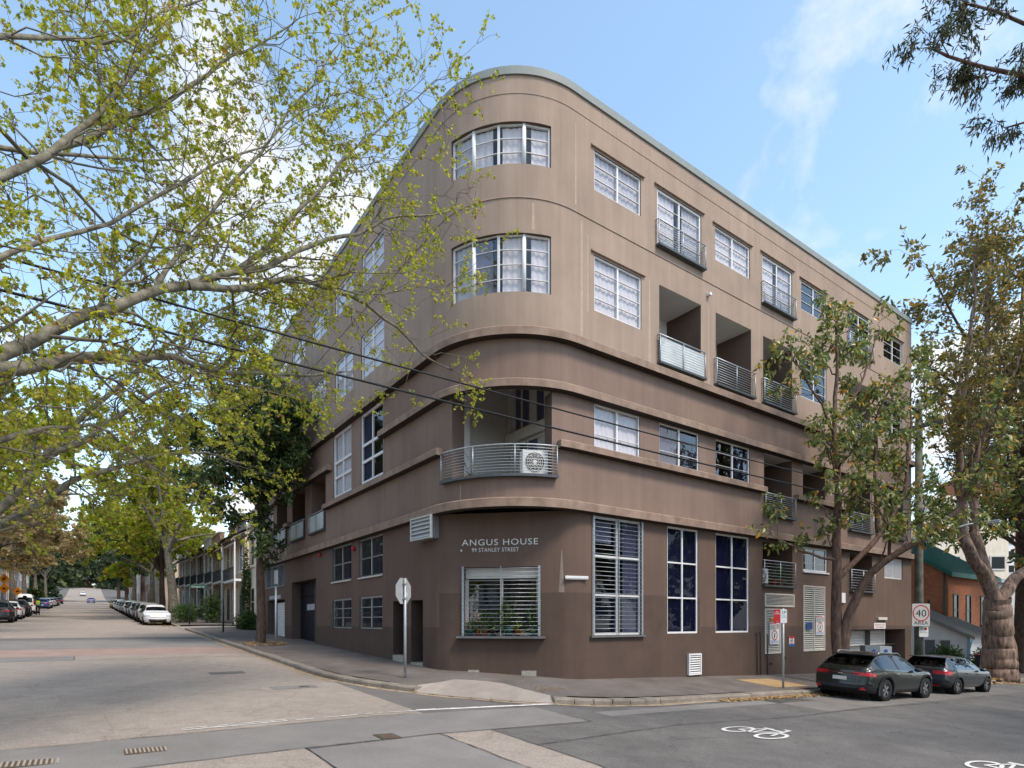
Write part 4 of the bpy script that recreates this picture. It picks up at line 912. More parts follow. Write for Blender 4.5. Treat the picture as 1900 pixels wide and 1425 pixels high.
for i, (wd, wm, tr, bal, par, lab) in enumerate((
    (5.2, BROWNW, WHITE, True, False, 'tan brown terrace house with white posts just past the lane'),
    (4.8, BROWNW, CREAMP, True, False, 'second tan brown terrace with a dark balcony beyond the lane'),
    (4.8, BRICKB, CREAMP, True, True, 'narrow brick terrace with a black iron balcony and parapet'),
    (5.0, WHITEW, WHITE, True, True, 'white terrace house with parapet behind the street sign'),
    (5.0, DARKW, WHITE, True, False, 'charcoal terrace house with white window frames'),
    (5.2, BRICKB, WHITE, True, False, 'brick terrace with tin roof half hidden by the plane trunk'),
    (6.0, GREYW, WHITE, True, True, 'pale grey terrace house in the far part of the row'),
    (6.0, WHITEW, CREAMP, True, True, 'white terrace house at the far end of the row'))):
    terrace(0.9, yy, wd, rzE, GR(0, yy - 3) + .25, lab, wm, tr, balcony=bal, parapet=par); yy += wd if i != 7 else 0
    yy += [0.0, 0, 0, 0, 0, 0, 0, 0][i]
rzW = math.radians(90)      # west side: front faces +x
yy = 18.0
for i, (wd, wm, tr, bal, par, lab) in enumerate((
    (6.0, PINKW, WHITE, True, True, 'pink terrace house on the far side of the side street, nearest the corner'),
    (6.0, BRICKB, WHITE, True, False, 'brick terrace with balcony on the far side of the side street'),
    (7.0, PINKW, CREAMP, False, True, 'flat fronted pink house behind the parked black car'),
    (7.0, CREAMW, CREAMP, True, True, 'cream terrace behind the orange roadwork signs'),
    (8.0, WHITEW, WHITE, False, True, 'white flat fronted house beyond the orange signs'),
    (8.0, GREYW, WHITE, True, False, 'grey terrace house past the white flat fronted house'),
    (10., BRICKB, WHITE, True, True, 'wide brick terrace farthest along the far side'))):
    terrace(-19.3, yy, wd, rzW, GR(-19, yy + 3) + .2, lab, wm, tr, balcony=bal, parapet=par); yy += wd
for i in range(7):
    y0 = 92 + i * 13.0
    terrace(0.9, y0 + 13, 13, rzE, GR(0, y0 + 6) + .25, '%s row house far up the terrace side of the street' % ['tan', 'white', 'brick', 'grey', 'cream', 'dull pink', 'farthest'][i], [BROWNW, WHITEW, BRICKB, GREYW, CREAMW, PINKW, BROWNW][i], WHITE, balcony=False, parapet=i % 2 == 0, cols=4)
    terrace(-19.3, y0 - 22, 13, rzW, GR(-19, y0 - 16) + .2, '%s row house far up the opposite side of the street' % ['brick', 'cream', 'white', 'dull pink', 'tan', 'grey', 'farthest'][i], [BRICKB, CREAMW, WHITEW, PINKW, BROWNW, GREYW, CREAMW][i], WHITE, balcony=False, parapet=i % 2 == 1, cols=4)

# brick house with green roof across the lane on the lower street
g0 = GR(36, 2)
t = local_building('brick_house', (37.0, 2.0, g0), 0, 'orange brick house with a green iron roof behind the white cottage', 'house')
mb = MB(); H1, H2 = 6.6, 9.6
mb.poly([(0, 0, -1), (0, 9, -1), (0, 9, H1 + .6), (0, 4.6, H2), (0, 0, H1)][::-1]); mb.poly([(0, 0, -1), (9, 0, -1), (9, 0, H1), (0, 0, H1)]); mb.poly([(9, 0, -1), (9, 9, -1), (9, 9, H1), (9, 4.6, H2), (9, 0, H1)]); mb.build('wall', BRICKR, t)
mb = MB(); 
for (a, b), (c, d) in (((-.35, H1 - .25), (4.6, H2 + .05)), ): mb.poly([(-.25, a, b), (9.2, a, b), (9.2, c, d), (-.25, c, d)]); mb.poly([(-.25, a, b - .28), (-.25, a, b), (-.25, c, d), (-.25, c, d - .28)][::-1]); mb.poly([(-.25, a, b - .28), (9.2, a, b - .28), (9.2, a, b), (-.25, a, b)])
mb.poly([(-.25, 4.6, H2 + .05), (9.2, 4.6, H2 + .05), (9.2, 9.3, H1 + .2), (-.25, 9.3, H1 + .2)]); rf = mb.build('roof', GREENR, t)
for k in range(24): MB().tube([(-.1 + k * .39, -.34, H1 - .22), (-.1 + k * .39, 4.6, H2 + .07)], .02, 4).build('roof_rib', GREENR, rf)
for x0 in (.9, 3.2, 6.0): hwindow(t, x0, x0 + .9, 0, 2.9, 5.0, mat('dark_green_trim', (.02, .07, .055), .5, .1, 6))
for x0 in (1.6, 5.0): hwindow(t, x0, x0 + 1.1, 0, .3, 2.0, MAT['dark_green_trim'])
MB().tube([(-.1, .15, H1), (-.1, .15, -.5)], .05, 6).build('downpipe', MAT['dark_green_trim'], t)
for yq in (1.0, 1.55): MB().box(-.03, .01, yq, yq + .12, 2.4, 4.6).build('wall_slot', IRONW, t)
# individual bricks standing proud along the two visible corners (quoins)
qb = MB().box(-.115, .115, -.02, .02, -.035, .035).mesh('brick', BRICKR)
for k in range(62):
    inst('brick', qb, t, (.10 if k % 2 else .13, -.012, .05 + k * .086)); 
# white cottage
t = local_building('cottage', (34.0, -0.1, g0), 0, 'small white and pale blue weatherboard cottage with a rusty tin lean-to roof', 'house')
BLUEP = mat('pale_blue_paint', (.36, .53, .62), .6, .08, 5); BOARD = mat('white_weatherboard', (.80, .79, .77), .7, .06, 3, streak=.06)
ze, zr, dp = 2.35, 4.1, 3.3
mb = MB().poly([(0, 0, -1), (0, dp, -1), (0, dp, zr - .05), (0, 0, ze - .05)][::-1]).poly([(0, 0, -1), (4, 0, -1), (4, 0, ze), (0, 0, ze)]).poly([(4, 0, -1), (4, dp, -1), (4, dp, zr), (4, 0, ze)]); mb.build('wall', BOARD, t)
for k in range(18):
    z = .75 + k * .16; y1 = dp if z < ze else dp; y0 = 0 if z + .16 < ze - .1 else (z + .2 - ze) / (zr - ze) * dp
    if y0 < dp - .2: MB().poly([(-.03, y0, z), (-.03, y1, z), (-.005, y1, z + .16), (-.005, y0, z + .16)][::-1]).poly([(0, y0, z), (0, y1, z), (-.03, y1, z), (-.03, y0, z)][::-1]).build('weatherboard', BOARD, t)
MB().box(-.035, -.002, .0, dp, -1, .74).build('dado', BLUEP, t); MB().box(-.06, .05, -.05, .10, -1, ze).build('corner_board', BLUEP, t); MB().box(-.06, .05, dp - .05, dp + .1, -1, zr).build('corner_board', BLUEP, t)
for y0, y1 in ((.95, 1.45), (1.75, 2.3)):
    w = MB().box(-.07, -.005, y0 - .09, y0, .4, 2.1).box(-.07, -.005, y1, y1 + .09, .4, 2.1).box(-.07, -.005, y0, y1, 2.02, 2.1).box(-.07, -.005, y0, y1, .9, 1.0).build('screen_window', WHITE, t); MB().poly([(-.045, y0, .4), (-.045, y1, .4), (-.045, y1, 2.05), (-.045, y0, 2.05)][::-1]).build('pane', mat('grey_fly_screen', (.16, .165, .165), .8, .1, 9), w)
mb = MB().poly([(-.3, -.35, ze - .1), (4.3, -.35, ze - .1), (4.3, dp, zr), (-.3, dp, zr)]).poly([(-.3, -.35, ze - .24), (-.3, -.35, ze - .1), (-.3, dp, zr), (-.3, dp, zr - .14)][::-1]); rf = mb.build('roof', TIN, t)
for k in range(16): MB().tube([(-.25 + k * .29, -.34, ze - .085), (-.25 + k * .29, dp, zr + .015)], .025, 4).build('roof_rib', TIN, rf)
MB().tube([(-.1, -.2, ze - .2), (-.1, -.12, ze - .5), (-.1, -.05, ze - .8), (-.1, -.05, -.6)], .045, 6).build('downpipe', BLUEP, t)
# grey modern house at the right edge with a white gate post, and the distant blocks
t = local_building('modern_house', (47.5, 2.6, GR(47, 2)), 0, 'grey modern house with glass balcony at the right edge of the photo', 'house')
MB().box(0, 14, 0, 10, -1, 6.6).build('wall', GREYW, t); hwindow(t, .5, 2.2, 0, 3.4, 5.9, STEEL); hwindow(t, 3.2, 5.6, 0, .4, 2.6, DSTEEL); MB().box(-.1, 6, -1.0, -.9, 3.1, 4.1).build('glass_balcony', HWIN, t); MB().box(-.1, 6, -1.0, 0, 2.9, 3.09).build('balcony_floor', GREYW, t); MB().box(-.1, 14.2, -.3, 10.2, 6.6, 6.9).build('roof', STEEL, t)
t = local_building('fence', (42.5, .6, GR(44, 0)), 0, 'low pale rendered fence with a white gate post at the right edge', 'fence')
MB().box(0, 5.5, 0, .2, -.8, 1.1).build('fence_wall', GREYW, t); MB().box(2.4, 2.75, -.05, .3, -.8, 2.3).build('gate_post', WHITEW, t); MB().box(2.5, 2.6, -.06, -.051, 1.5, 1.75).build('house_number', DSTEEL, t)
def tower(x, y, w, d, h, m, label, nx, nz, wm):
    t = local_building('tower_block', (x, y, GR(x, y)), math.radians(-36), label, 'building')
    MB().box(0, w, 0, d, -2, h).build('wall', m, t); MB().box(w * .3, w * .6, d * .3, d * .6, h, h + 3).build('lift_room', m, t)
    me = MB().box(-.8, .8, -.08, .02, -.75, .75).mesh('window', wm); mp_ = MB().poly([(-.66, -.09, -.6), (.66, -.09, -.6), (.66, -.09, .6), (-.66, -.09, .6)]).mesh('pane', HWIN)
    for i in range(nx):
        for j in range(nz):
            o = inst('window', me, t, (w * (i + .5) / nx, 0, 3 + (h - 4) * j / nz)); inst('pane', mp_, o)
tower(153.7, 30.7, 26, 18, 38, BRICKR, 'distant red brick tower with white windows behind the big tree', 8, 10, WHITE)
tower(124, 27, 8, 12, 25, WHITEW, 'distant white apartment block glimpsed through the trees', 5, 8, GREYW)
tower(60, 12, 9, 8, 14, CREAMW, 'cream block with ochre trim behind the brick house', 4, 3, CREAMP)
# houses on the south side, behind the viewer, mirrored in the windows
yy = -44
for i in range(7):
    wd = 6.5; terrace(yy + wd, -24.5, wd, math.radians(180), GR(yy, -20) + .15, 'terrace house %s across the lower street, behind the viewer' % ['with white parapet', 'in tan render', 'of brown brick', 'in pale grey', 'in cream render', 'in pink render', 'of brick with tin roof'][i], [WHITEW, BROWNW, BRICKB, GREYW, CREAMW, PINKW, BRICKB][i], WHITE, parapet=i < 6, hgt=6.8, group='houses behind the viewer'); yy += wd
# ------------------------------------------------------------------ trees
def unit(v): return v / (np.linalg.norm(v, axis=-1, keepdims=True) + 1e-9)
def tube_arrays(paths, nseg, rough=0.0):
    """paths: list of (pts (k,3), radii (k,)) -> verts, quads"""
    V = []; F = []; base = 0
    ang = np.linspace(0, 2 * PI, nseg, endpoint=False)
    for pts, rad in paths:
        k = len(pts); t = np.gradient(pts, axis=0); t = unit(t)
        ref = np.array([0.31, 0.17, 0.93]) if abs(t[0] @ np.array([0.31, 0.17, 0.93])) < .9 else np.array([1., 0, 0])
        a = unit(ref - (t @ ref)[:, None] * t); b = np.cross(t, a)
        rm_ = np.ones((k, nseg))
        if rough:
            h_ = np.arange(k)[:, None] * (.9 if nseg < 15 else .13); rm_ = 1 + rough * (np.sin(3 * ang + h_) + .6 * np.sin(5 * ang - 1.7 * h_) + .5 * np.sin(2 * ang + 2.3 * h_ + 1))
        ring = pts[:, None, :] + (rad[:, None] * rm_)[:, :, None] * (np.cos(ang)[None, :, None] * a[:, None, :] + np.sin(ang)[None, :, None] * b[:, None, :])
        V.append(ring.reshape(-1, 3)); i = np.arange(k - 1)[:, None] * nseg; j = np.arange(nseg)[None, :]; jn = (j + 1) % nseg
        F.append((base + np.stack([i + j, i + jn, i + nseg + jn, i + nseg + j], -1)).reshape(-1, 4)); base += k * nseg
    return np.concatenate(V), np.concatenate(F)
def smooth_path(pts, n, rng, wig=0.0):
    pts = np.array(pts, float); d = np.r_[0, np.cumsum(np.linalg.norm(np.diff(pts, axis=0), axis=1))]; q = np.linspace(0, d[-1], n)
    P = np.stack([np.interp(q, d, pts[:, c]) for c in range(3)], 1)
    for _ in range(2): P[1:-1] = .25 * P[:-2] + .5 * P[1:-1] + .25 * P[2:]
    if wig: 
        w = rng.normal(0, wig, P.shape); w[0] = 0; w = (w + np.roll(w, 1, 0)) / 2; w[0] = 0; P = P + w
    return P
def spawn(parents, rng, spacing, lmin, lmax, r_ratio, start=.15, spread=(35, 75), up=0.1, npts=5, wig=.03, rmin=.004, taper=.35, keep=None):
    out = []
    for pts, rad in parents:
        seg = np.linalg.norm(np.diff(pts, axis=0), axis=1); L = seg.sum()
        if L < 1e-3: continue
        cnt = max(1, int(L * (1 - start) / spacing + rng.random())); d = np.r_[0, np.cumsum(seg)]
        for q in np.append(start + (1 - start) * rng.random(cnt), [1.0]):
            s = q * L; p = np.array([np.interp(s, d, pts[:, c]) for c in range(3)]); r = np.interp(s, d, rad)
            i = min(len(pts) - 2, np.searchsorted(d, s, side='right') - 1); t = unit(pts[i + 1] - pts[i])
            side = rng.normal(size=3); side -= (side @ t) * t; side = unit(side)
            a = math.radians(rng.uniform(*spread)) * (1 if q < .999 else .3); dr_ = unit(t * math.cos(a) + side * math.sin(a) + np.array([0, 0, up]))
            ln = rng.uniform(lmin, lmax) * (1.1 - .45 * q); tt = np.linspace(0, 1, npts); bend = rng.normal(0, .18, 3) + np.array([0, 0, up * .6])
            P = p + ln * (tt[:, None] * dr_ + (tt ** 2)[:, None] * bend); P[1:] += rng.normal(0, wig * ln, P[1:].shape)
            if keep is not None and not keep(P[-1]): continue
            r0 = max(rmin, min(r * r_ratio, ln * .03)); out.append((P, r0 * (1 - (1 - taper) * tt)))
    return out
LEAF_PLANE = (np.array([(0, 0, 0), (.30, .10, .03), (.62, .32, -.02), (.34, .40, .04), (.40, .78, -.03), (0, .62, .03), (0, 1.0, -.05), (-.40, .78, -.03), (-.34, .40, .04), (-.62, .32, -.02), (-.30, .10, .03)]),
              np.array([(0, 1, 3), (1, 2, 3), (0, 3, 5), (3, 4, 5), (0, 5, 8), (5, 7, 8), (0, 8, 10), (8, 9, 10), (5, 6, 7), (5, 4, 6)]))
LEAF_STAR = (np.array([(0, 0, 0), (.55, .30, -.03), (.20, .45, .05), (0, 1.0, -.06), (-.20, .45, .05), (-.55, .30, -.03), (.42, .72, -.04), (-.42, .72, -.04)]), np.array([(0, 1, 2), (2, 6, 3), (0, 2, 4), (2, 3, 4), (0, 4, 5), (4, 3, 7)]))
LEAF_OVAL = (np.array([(0, 0, 0), (.22, .35, .05), (.16, .75, .03), (0, 1.0, -.08), (-.16, .75, .03), (-.22, .35, .05), (0, .5, -.03)]), np.array([(0, 1, 6), (1, 2, 6), (2, 3, 6), (3, 4, 6), (4, 5, 6), (5, 0, 6)]))
LEAF_LONG = (np.array([(0, 0, 0), (.11, .4, .03), (0, 1.0, -.1), (-.11, .4, .03)]), np.array([(0, 1, 2), (0, 2, 3)]))
LEAF_CLUMP = (np.array([(-.5, 0, 0), (.5, .05, .1), (.35, .8, -.05), (-.3, 1.0, .12)]), np.array([(0, 1, 2), (0, 2, 3)]))
def leaves(tmpl, pos, dirs, size, rng, flat=.5):
    """pos (n,3), dirs (n,3) leaf axis; normals lean upwards by flat"""
    n = len(pos); tv, tf = tmpl; y = unit(dirs); up = rng.normal(size=(n, 3)) * (1 - flat) + np.array([0, 0, 1.]) * flat
    z = unit(up - (up * y).sum(1, keepdims=True) * y); x = np.cross(y, z); s = np.asarray(size).reshape(-1, 1, 1) * np.ones((n, 1, 1))
    V = pos[:, None, :] + s * (tv[None, :, 0, None] * x[:, None, :] + tv[None, :, 1, None] * y[:, None, :] + tv[None, :, 2, None] * z[:, None, :])
    F = (np.arange(n) * len(tv))[:, None, None] + tf[None]; return V.reshape(-1, 3), F.reshape(-1, 3)
def along(paths, rng, spacing, start=.1):
    P = []; D = []
    for pts, rad in paths:
        seg = np.linalg.norm(np.diff(pts, axis=0), axis=1); L = seg.sum(); d = np.r_[0, np.cumsum(seg)]; cnt = max(1, int(L / spacing + rng.random()))
        q = (start + (1 - start) * rng.random(cnt)) * L; q[-1] = L
        P.append(np.stack([np.interp(q, d, pts[:, c]) for c in range(3)], 1)); i = np.clip(np.searchsorted(d, q, side='right') - 1, 0, len(pts) - 2); D.append(unit(pts[i + 1] - pts[i]))
    return np.concatenate(P), np.concatenate(D)
def put(name, V, F, m, parent, smooth=False, kind=None):
    off = np.array(parent.location); o = bpy.data.objects.new(name, fastmesh(name, V - off, F, m, smooth)); link(o, parent)
    if kind: o['kind'] = kind
    return o
BARK_P = mat('mottled_plane_bark', (.105, .090, .066), .9, .35, 7, .7, 30, col2=(.21, .19, .14)); BARK_D = mat('dark_brown_bark', (.060, .040, .031), .95, .35, 14, .8, 40, col2=(.10, .066, .05), vs=.25)
BARK_R = mat('reddish_brown_bark', (.075, .046, .034), .95, .35, 12, .9, 40, col2=(.15, .095, .07), vs=.25); BARK_B = mat('flaking_pink_grey_bark', (.055, .036, .030), .95, .4, 7.5, 1.0, 34, col2=(.25, .175, .135), detail=12, vs=.22)
BARK_G = mat('grey_smooth_bark', (.21, .20, .185), .9, .25, 5, .4, 25)
TWIG = mat('brown_twigs', (.10, .075, .055), .9, .25, 5)
L_SPRING = leafmat('spring_plane_leaves', [(0, (.19, .23, .03)), (.35, (.30, .33, .045)), (.68, (.43, .43, .065)), (.85, (.50, .45, .08)), (.93, (.34, .22, .07)), (1, (.22, .11, .05))], .5)
L_SPRING2 = leafmat('yellow_green_plane_leaves', [(0, (.13, .19, .02)), (.45, (.25, .29, .025)), (.8, (.37, .36, .035)), (1, (.36, .22, .05))], .45)
L_EVER = leafmat('dark_evergreen_leaves', [(0, (.030, .055, .020)), (.6, (.058, .095, .030)), (.92, (.11, .15, .05)), (1, (.30, .31, .05))], .25, .38)
L_BOX = leafmat('glossy_drooping_leaves', [(0, (.06, .09, .028)), (.35, (.13, .17, .05)), (.72, (.25, .27, .085)), (.90, (.36, .34, .11)), (.96, (.48, .23, .03)), (1, (.5, .26, .04))], .3, .33)
L_GUM = leafmat('olive_brown_leaves', [(0, (.07, .075, .03)), (.5, (.15, .135, .045)), (.85, (.27, .20, .055)), (1, (.42, .23, .04))], .32)
L_GUM2 = leafmat('narrow_gum_leaves', [(0, (.03, .045, .022)), (.6, (.06, .075, .032)), (.9, (.10, .09, .035)), (1, (.16, .07, .03))], .2)
L_BROWN = leafmat('brownish_spring_leaves', [(0, (.20, .16, .07)), (.5, (.34, .25, .12)), (.85, (.40, .34, .13)), (1, (.44, .28, .16))], .4)
L_DARK = leafmat('far_dark_leaves', [(0, (.03, .05, .022)), (.6, (.06, .09, .035)), (1, (.13, .16, .06))], .25)
L_HEDGE = leafmat('hedge_leaves', [(0, (.02, .045, .012)), (.6, (.045, .085, .02)), (1, (.10, .15, .03))], .2)

def make_tree(name, label, group, base, limbs, bark, leafm, tmpl, seed, l1, l2, l3=None, lsp=.12, lsize=(.09, .15), droop=0.3, flat=.5, per=1, keep=None, seg=(9, 6, 4), wig=.05, twigm=TWIG):
    """limbs: list of (points, r0, r1); l1/l2/l3: spawn kwargs"""
    rng = np.random.default_rng(seed); t = empty(name, base, 0, label, 'tree', group)
    main = []
    for pts, r0, r1 in limbs:
        n = max(6, len(pts) * (3 if seg[0] < 15 else 7)); P = smooth_path(pts, n, rng, wig); q = np.linspace(0, 1, n); main.append((P, r0 + (r1 - r0) * q ** .8))
    V, F = tube_arrays(main, seg[0], .035 if seg[0] < 15 else .03); put('trunk', V, F, bark, t, True)
    src = [(P, r) for (P, r), (pts, r0, r1) in zip(main, limbs) if r1 < r0 * .97 and r0 < 10]
    a = spawn(src, rng, keep=keep, **l1); V, F = tube_arrays(a, seg[1]); put('branches', V, F, bark if twigm is TWIG else twigm, t, True, 'stuff')
    b = spawn(a, rng, keep=keep, **l2); c = spawn(b, rng, keep=keep, **l3) if l3 else b
    V, F = tube_arrays(b + (c if l3 else []), seg[2]); put('twigs', V, F, twigm, t, False, 'stuff')
    P, D = along(c, rng, lsp); P = np.repeat(P, per, 0); D = np.repeat(D, per, 0); n = len(P)
    dv = D * .5 + rng.normal(0, .55, (n, 3)) + np.array([0, 0, -droop]); V, F = leaves(tmpl, P + rng.normal(0, 1, P.shape) * (.015 if per == 1 else .45 * (lsize[0] + lsize[1]) * .5), dv, rng.uniform(*lsize, n), rng, flat)
    put('crown', V, F, leafm, t, False, 'stuff'); print('LEAVES', name, n, len(F)); return t, n

T0 = (-16.4, -1.8)
gz = GR(*T0)
def lim(start, pts): return [start] + pts
A = (-16.3, -1.9, 4.6); B_ = (-15.2, -2.4, 5.0); CR = (-16.35, -1.85, 3.2)
PT = [
 ([(T0[0], T0[1], gz - .2), (-16.4, -1.8, 2), CR, (-16.2, -2.0, 5.4), (-15.6, -2.4, 8.0), (-14.6, -2.6, 11.5)], 0.520, 0.144),
 ([(-15.9, -2.2, 6.6), (-13.0, -3.6, 6.5), (-9.74, -4.16, 6.82), (-9.49, -3.85, 7.3), (-8.9, -3.04, 8.55), (-8.35, -2.7, 9.62), (-7.83, -1.96, 11.44), (-7.42, -1.64, 12.83)], 0.104, 0.020),
 ([(-8.96, -3.12, 8.43), (-8.08, -2.64, 9.59), (-7.47, -2.1, 10.67), (-6.58, -1.63, 12.04), (-5.45, -1.21, 13.61)], 0.052, 0.012),
 ([(-16.25, -1.95, 4.2), (-13.4, -3.6, 4.0), (-10.08, -4.41, 4.32), (-9.49, -3.85, 5.16), (-9.21, -3.56, 5.55), (-8.73, -3.17, 6.19), (-7.89, -2.78, 6.92), (-7.37, -2.54, 7.45), (-6.6, -2.22, 8.03), (-5.8, -1.81, 8.65), (-4.91, -1.47, 9.56), (-4.17, -1.26, 10.11), (-2.92, -1.17, 10.99), (-1.9, -1.27, 11.5)], 0.160, 0.016),
 ([(-7.37, -2.54, 7.36), (-6.22, -2.01, 7.99), (-5.37, -1.63, 8.64), (-4.42, -1.32, 8.73), (-3.2, -1.22, 8.3), (-1.95, -1.44, 7.74)], 0.068, 0.016),
 ([(-6.6, -2.22, 8.03), (-5.64, -1.93, 9.49), (-4.57, -1.71, 11.08), (-3.55, -1.46, 12.6), (-2.5, -1.33, 14.0)], 0.048, 0.010),
 ([(-7.89, -2.78, 6.92), (-7.25, -2.25, 8.49), (-6.37, -1.9, 10.15), (-5.31, -1.43, 12.17), (-4.28, -0.93, 14.29)], 0.040, 0.010),
 ([(-9.6, -3.95, 5.0), (-8.84, -3.08, 5.65), (-8.0, -2.45, 6.14), (-7.19, -1.8, 6.49), (-6.52, -1.3, 6.7), (-5.42, -1.1, 6.88), (-4.35, -1.13, 7.24)], 0.096, 0.016),
 ([(-16.3, -1.85, 3.4), (-13.2, -1.6, 3.1), (-10.55, -0.35, 3.3), (-9.9, .57, 3.97), (-9.5, 1.3, 4.97), (-8.94, 1.95, 5.64), (-8.3, 2.5, 6.47), (-7.55, 3.2, 7.25), (-6.57, 3.87, 8.27), (-5.96, 4.3, 8.71), (-4.71, 4.78, 9.94)], 0.144, 0.020),
 ([(-13.2, -1.6, 3.1), (-10.6, -.3, 3.0), (-9.92, .94, 3.74), (-9.2, 2.14, 4.72), (-8.48, 3.0, 5.47), (-7.51, 3.69, 6.02), (-6.41, 4.27, 6.64), (-5.15, 4.74, 6.51)], 0.120, 0.024),
 ([(-12.5, -3.7, 4.0), (-9.74, -4.16, 3.9), (-9.49, -3.85, 4.2), (-8.96, -3.0, 4.89), (-8.54, -2.56, 4.94), (-8.06, -2.17, 4.81), (-7.42, -1.64, 4.41)], 0.072, 0.012),
 ([(-15.4, -2.5, 8.5), (-12.5, -3.9, 8.2), (-9.82, -4.23, 8.02), (-9.49, -3.85, 9.17), (-9.0, -3.46, 9.53), (-8.42, -3.01, 10.11), (-7.74, -2.64, 11.19), (-6.79, -2.34, 12.53)], 0.068, 0.012),
 ([(-9.8, -4.2, 8.05), (-9.07, -3.17, 7.93), (-8.41, -2.65, 7.83), (-7.63, -2.23, 8.02), (-6.6, -1.9, 8.6)], 0.032, 0.010),
 ([(-16.0, -2.1, 6.0), (-12.8, -3.8, 5.4), (-9.89, -4.3, 5.55), (-9.49, -3.85, 6.44), (-8.84, -3.33, 7.15), (-8.1, -2.88, 8.14), (-6.97, -2.45, 9.36), (-5.86, -2.02, 10.89), (-4.8, -1.79, 12.27)], 0.060, 0.010),
 ([(-14.8, -2.6, 10.8), (-12.0, -3.2, 11.4), (-9.5, -2.6, 12.2), (-7.4, -1.9, 13.4), (-5.2, -1.2, 14.9)], 0.064, 0.012),
 ([(-15.6, -2.4, 8.0), (-13.0, -.2, 9.6), (-10.5, 1.8, 11.0), (-8.2, 3.2, 12.6), (-6.4, 4.4, 14.2)], 0.120, 0.016),
 ([(-9.5, 1.3, 4.97), (-8.6, 1.2, 6.2), (-7.6, 1.4, 7.6), (-6.4, 1.7, 9.0), (-5.0, 1.9, 10.2)], 0.064, 0.012),
]
keepP = lambda p: (p[0] < -.35 or p[1] < -.35) and p[2] > 3.1 and not (p[0] > -1.1 and p[1] < -1.5)
make_tree('plane_tree', 'big plane tree arching in from the left with pale limbs and fresh yellow green leaves', 'street trees', (T0[0], T0[1], gz), PT, BARK_P, L_SPRING, LEAF_STAR, 3,
          dict(spacing=.34, lmin=1.0, lmax=2.6, r_ratio=.36, start=.10, spread=(25, 70), up=.05, npts=7, wig=.035, rmin=.009),
          dict(spacing=.34, lmin=.45, lmax=1.15, r_ratio=.6, start=.15, spread=(25, 70), up=.0, npts=5, wig=.05, rmin=.005),
          dict(spacing=.26, lmin=.15, lmax=.42, r_ratio=.7, start=.25, spread=(25, 75), up=-.02, npts=4, wig=.05, rmin=.003),
          lsp=.019, lsize=(.028, .072), droop=.25, flat=.25, keep=keepP, seg=(10, 5, 3))

def generic(name, label, group, x, y, h, rad, r0, bark, leafm, tmpl, seed, crown0=.35, nl=7, nlim=6, lsize=(.2, .34), lsp=.22, lean=(0, 0), zb=None, flat=.35, droop=.25, dens=1.0, per=1, top=1.0, keep=None, twigs=True):
    rng = np.random.default_rng(seed + 900); z = (GR(x, y) if zb is None else zb); hb = z + h * crown0; limbs = []
    tp = (x + lean[0], y + lean[1]); fork = (x + lean[0] * .5, y + lean[1] * .5, hb)
    limbs.append(([(x, y, z - .2), (x + lean[0] * .15, y + lean[1] * .15, z + h * crown0 * .5), fork, (x + lean[0] * .8, y + lean[1] * .8, z + h * .62), (tp[0], tp[1], z + h * .9 * top)], r0, r0 * .12))
    for k in range(nlim):
        a = 2 * PI * (k + rng.random() * .6) / nlim; s = .35 + .6 * rng.random(); st = rng.uniform(.0, .35); zz = hb + st * h * .4; bx, by = x + lean[0] * (.5 + st * .4), y + lean[1] * (.5 + st * .4)
        rr_ = rad * rng.uniform(.72, 1.0); ez = z + h * rng.uniform(crown0 + .12, .95)
        limbs.append(([(bx, by, zz), (bx + .4 * rr_ * math.cos(a), by + .4 * rr_ * math.sin(a), zz + (ez - zz) * .5), (bx + rr_ * math.cos(a), by + rr_ * math.sin(a), ez)], r0 * rng.uniform(.3, .5), r0 * .06))
    sc = rad / 4.0
    return make_tree(name, label, group, (x, y, z), limbs, bark, leafm, tmpl, seed, dict(spacing=.75 * sc / dens, lmin=1.3 * sc, lmax=2.4 * sc, r_ratio=.45, start=.3, spread=(30, 75), up=.08, npts=5, rmin=.012),
                     dict(spacing=.55 * sc / dens, lmin=.5 * sc, lmax=1.2 * sc, r_ratio=.5, start=.2, spread=(30, 80), up=.0, npts=4, rmin=.008), None, lsp=lsp, lsize=lsize, flat=flat, droop=droop, per=per, seg=(9, 5, 3), keep=keep)
def spawn_fix(): pass
# evergreen on our footpath, and the rows down the side street
keepE = lambda p: p[0] < -.25
generic('evergreen_tree', 'dark evergreen tree with a straight brown trunk on the footpath beside the brown building', 'street trees', -1.95, 16.9, 13.8, 3.1, .25, BARK_D, L_EVER, LEAF_OVAL, 21, crown0=.40, nlim=13, lsize=(.17, .30), lsp=.07, dens=1.6, per=5, keep=keepE)
E1 = [(47.5, 18.5, 6.0, .48, L_SPRING2, LEAF_CLUMP, 'plane tree with a thick mottled trunk behind the white hatchback'), (58.5, 15, 4.6, .36, L_SPRING2, LEAF_CLUMP, 'plane tree with a dark trunk next behind the mottled plane'), (70, 16, 5.5, .4, L_SPRING2, LEAF_CLUMP, 'third plane tree along the terrace side of the street'),
      (84, 16, 5.6, .4, L_DARK, LEAF_CLUMP, 'dark green tree past the third plane on the terrace side'), (102, 17, 6, .4, L_SPRING2, LEAF_CLUMP, 'yellow green tree farther along the terrace side'), (126, 18, 7, .4, L_DARK, LEAF_CLUMP, 'far dark tree on the terrace side of the street'), (160, 19, 8, .45, L_DARK, LEAF_CLUMP, 'very far dark tree on the terrace side')]
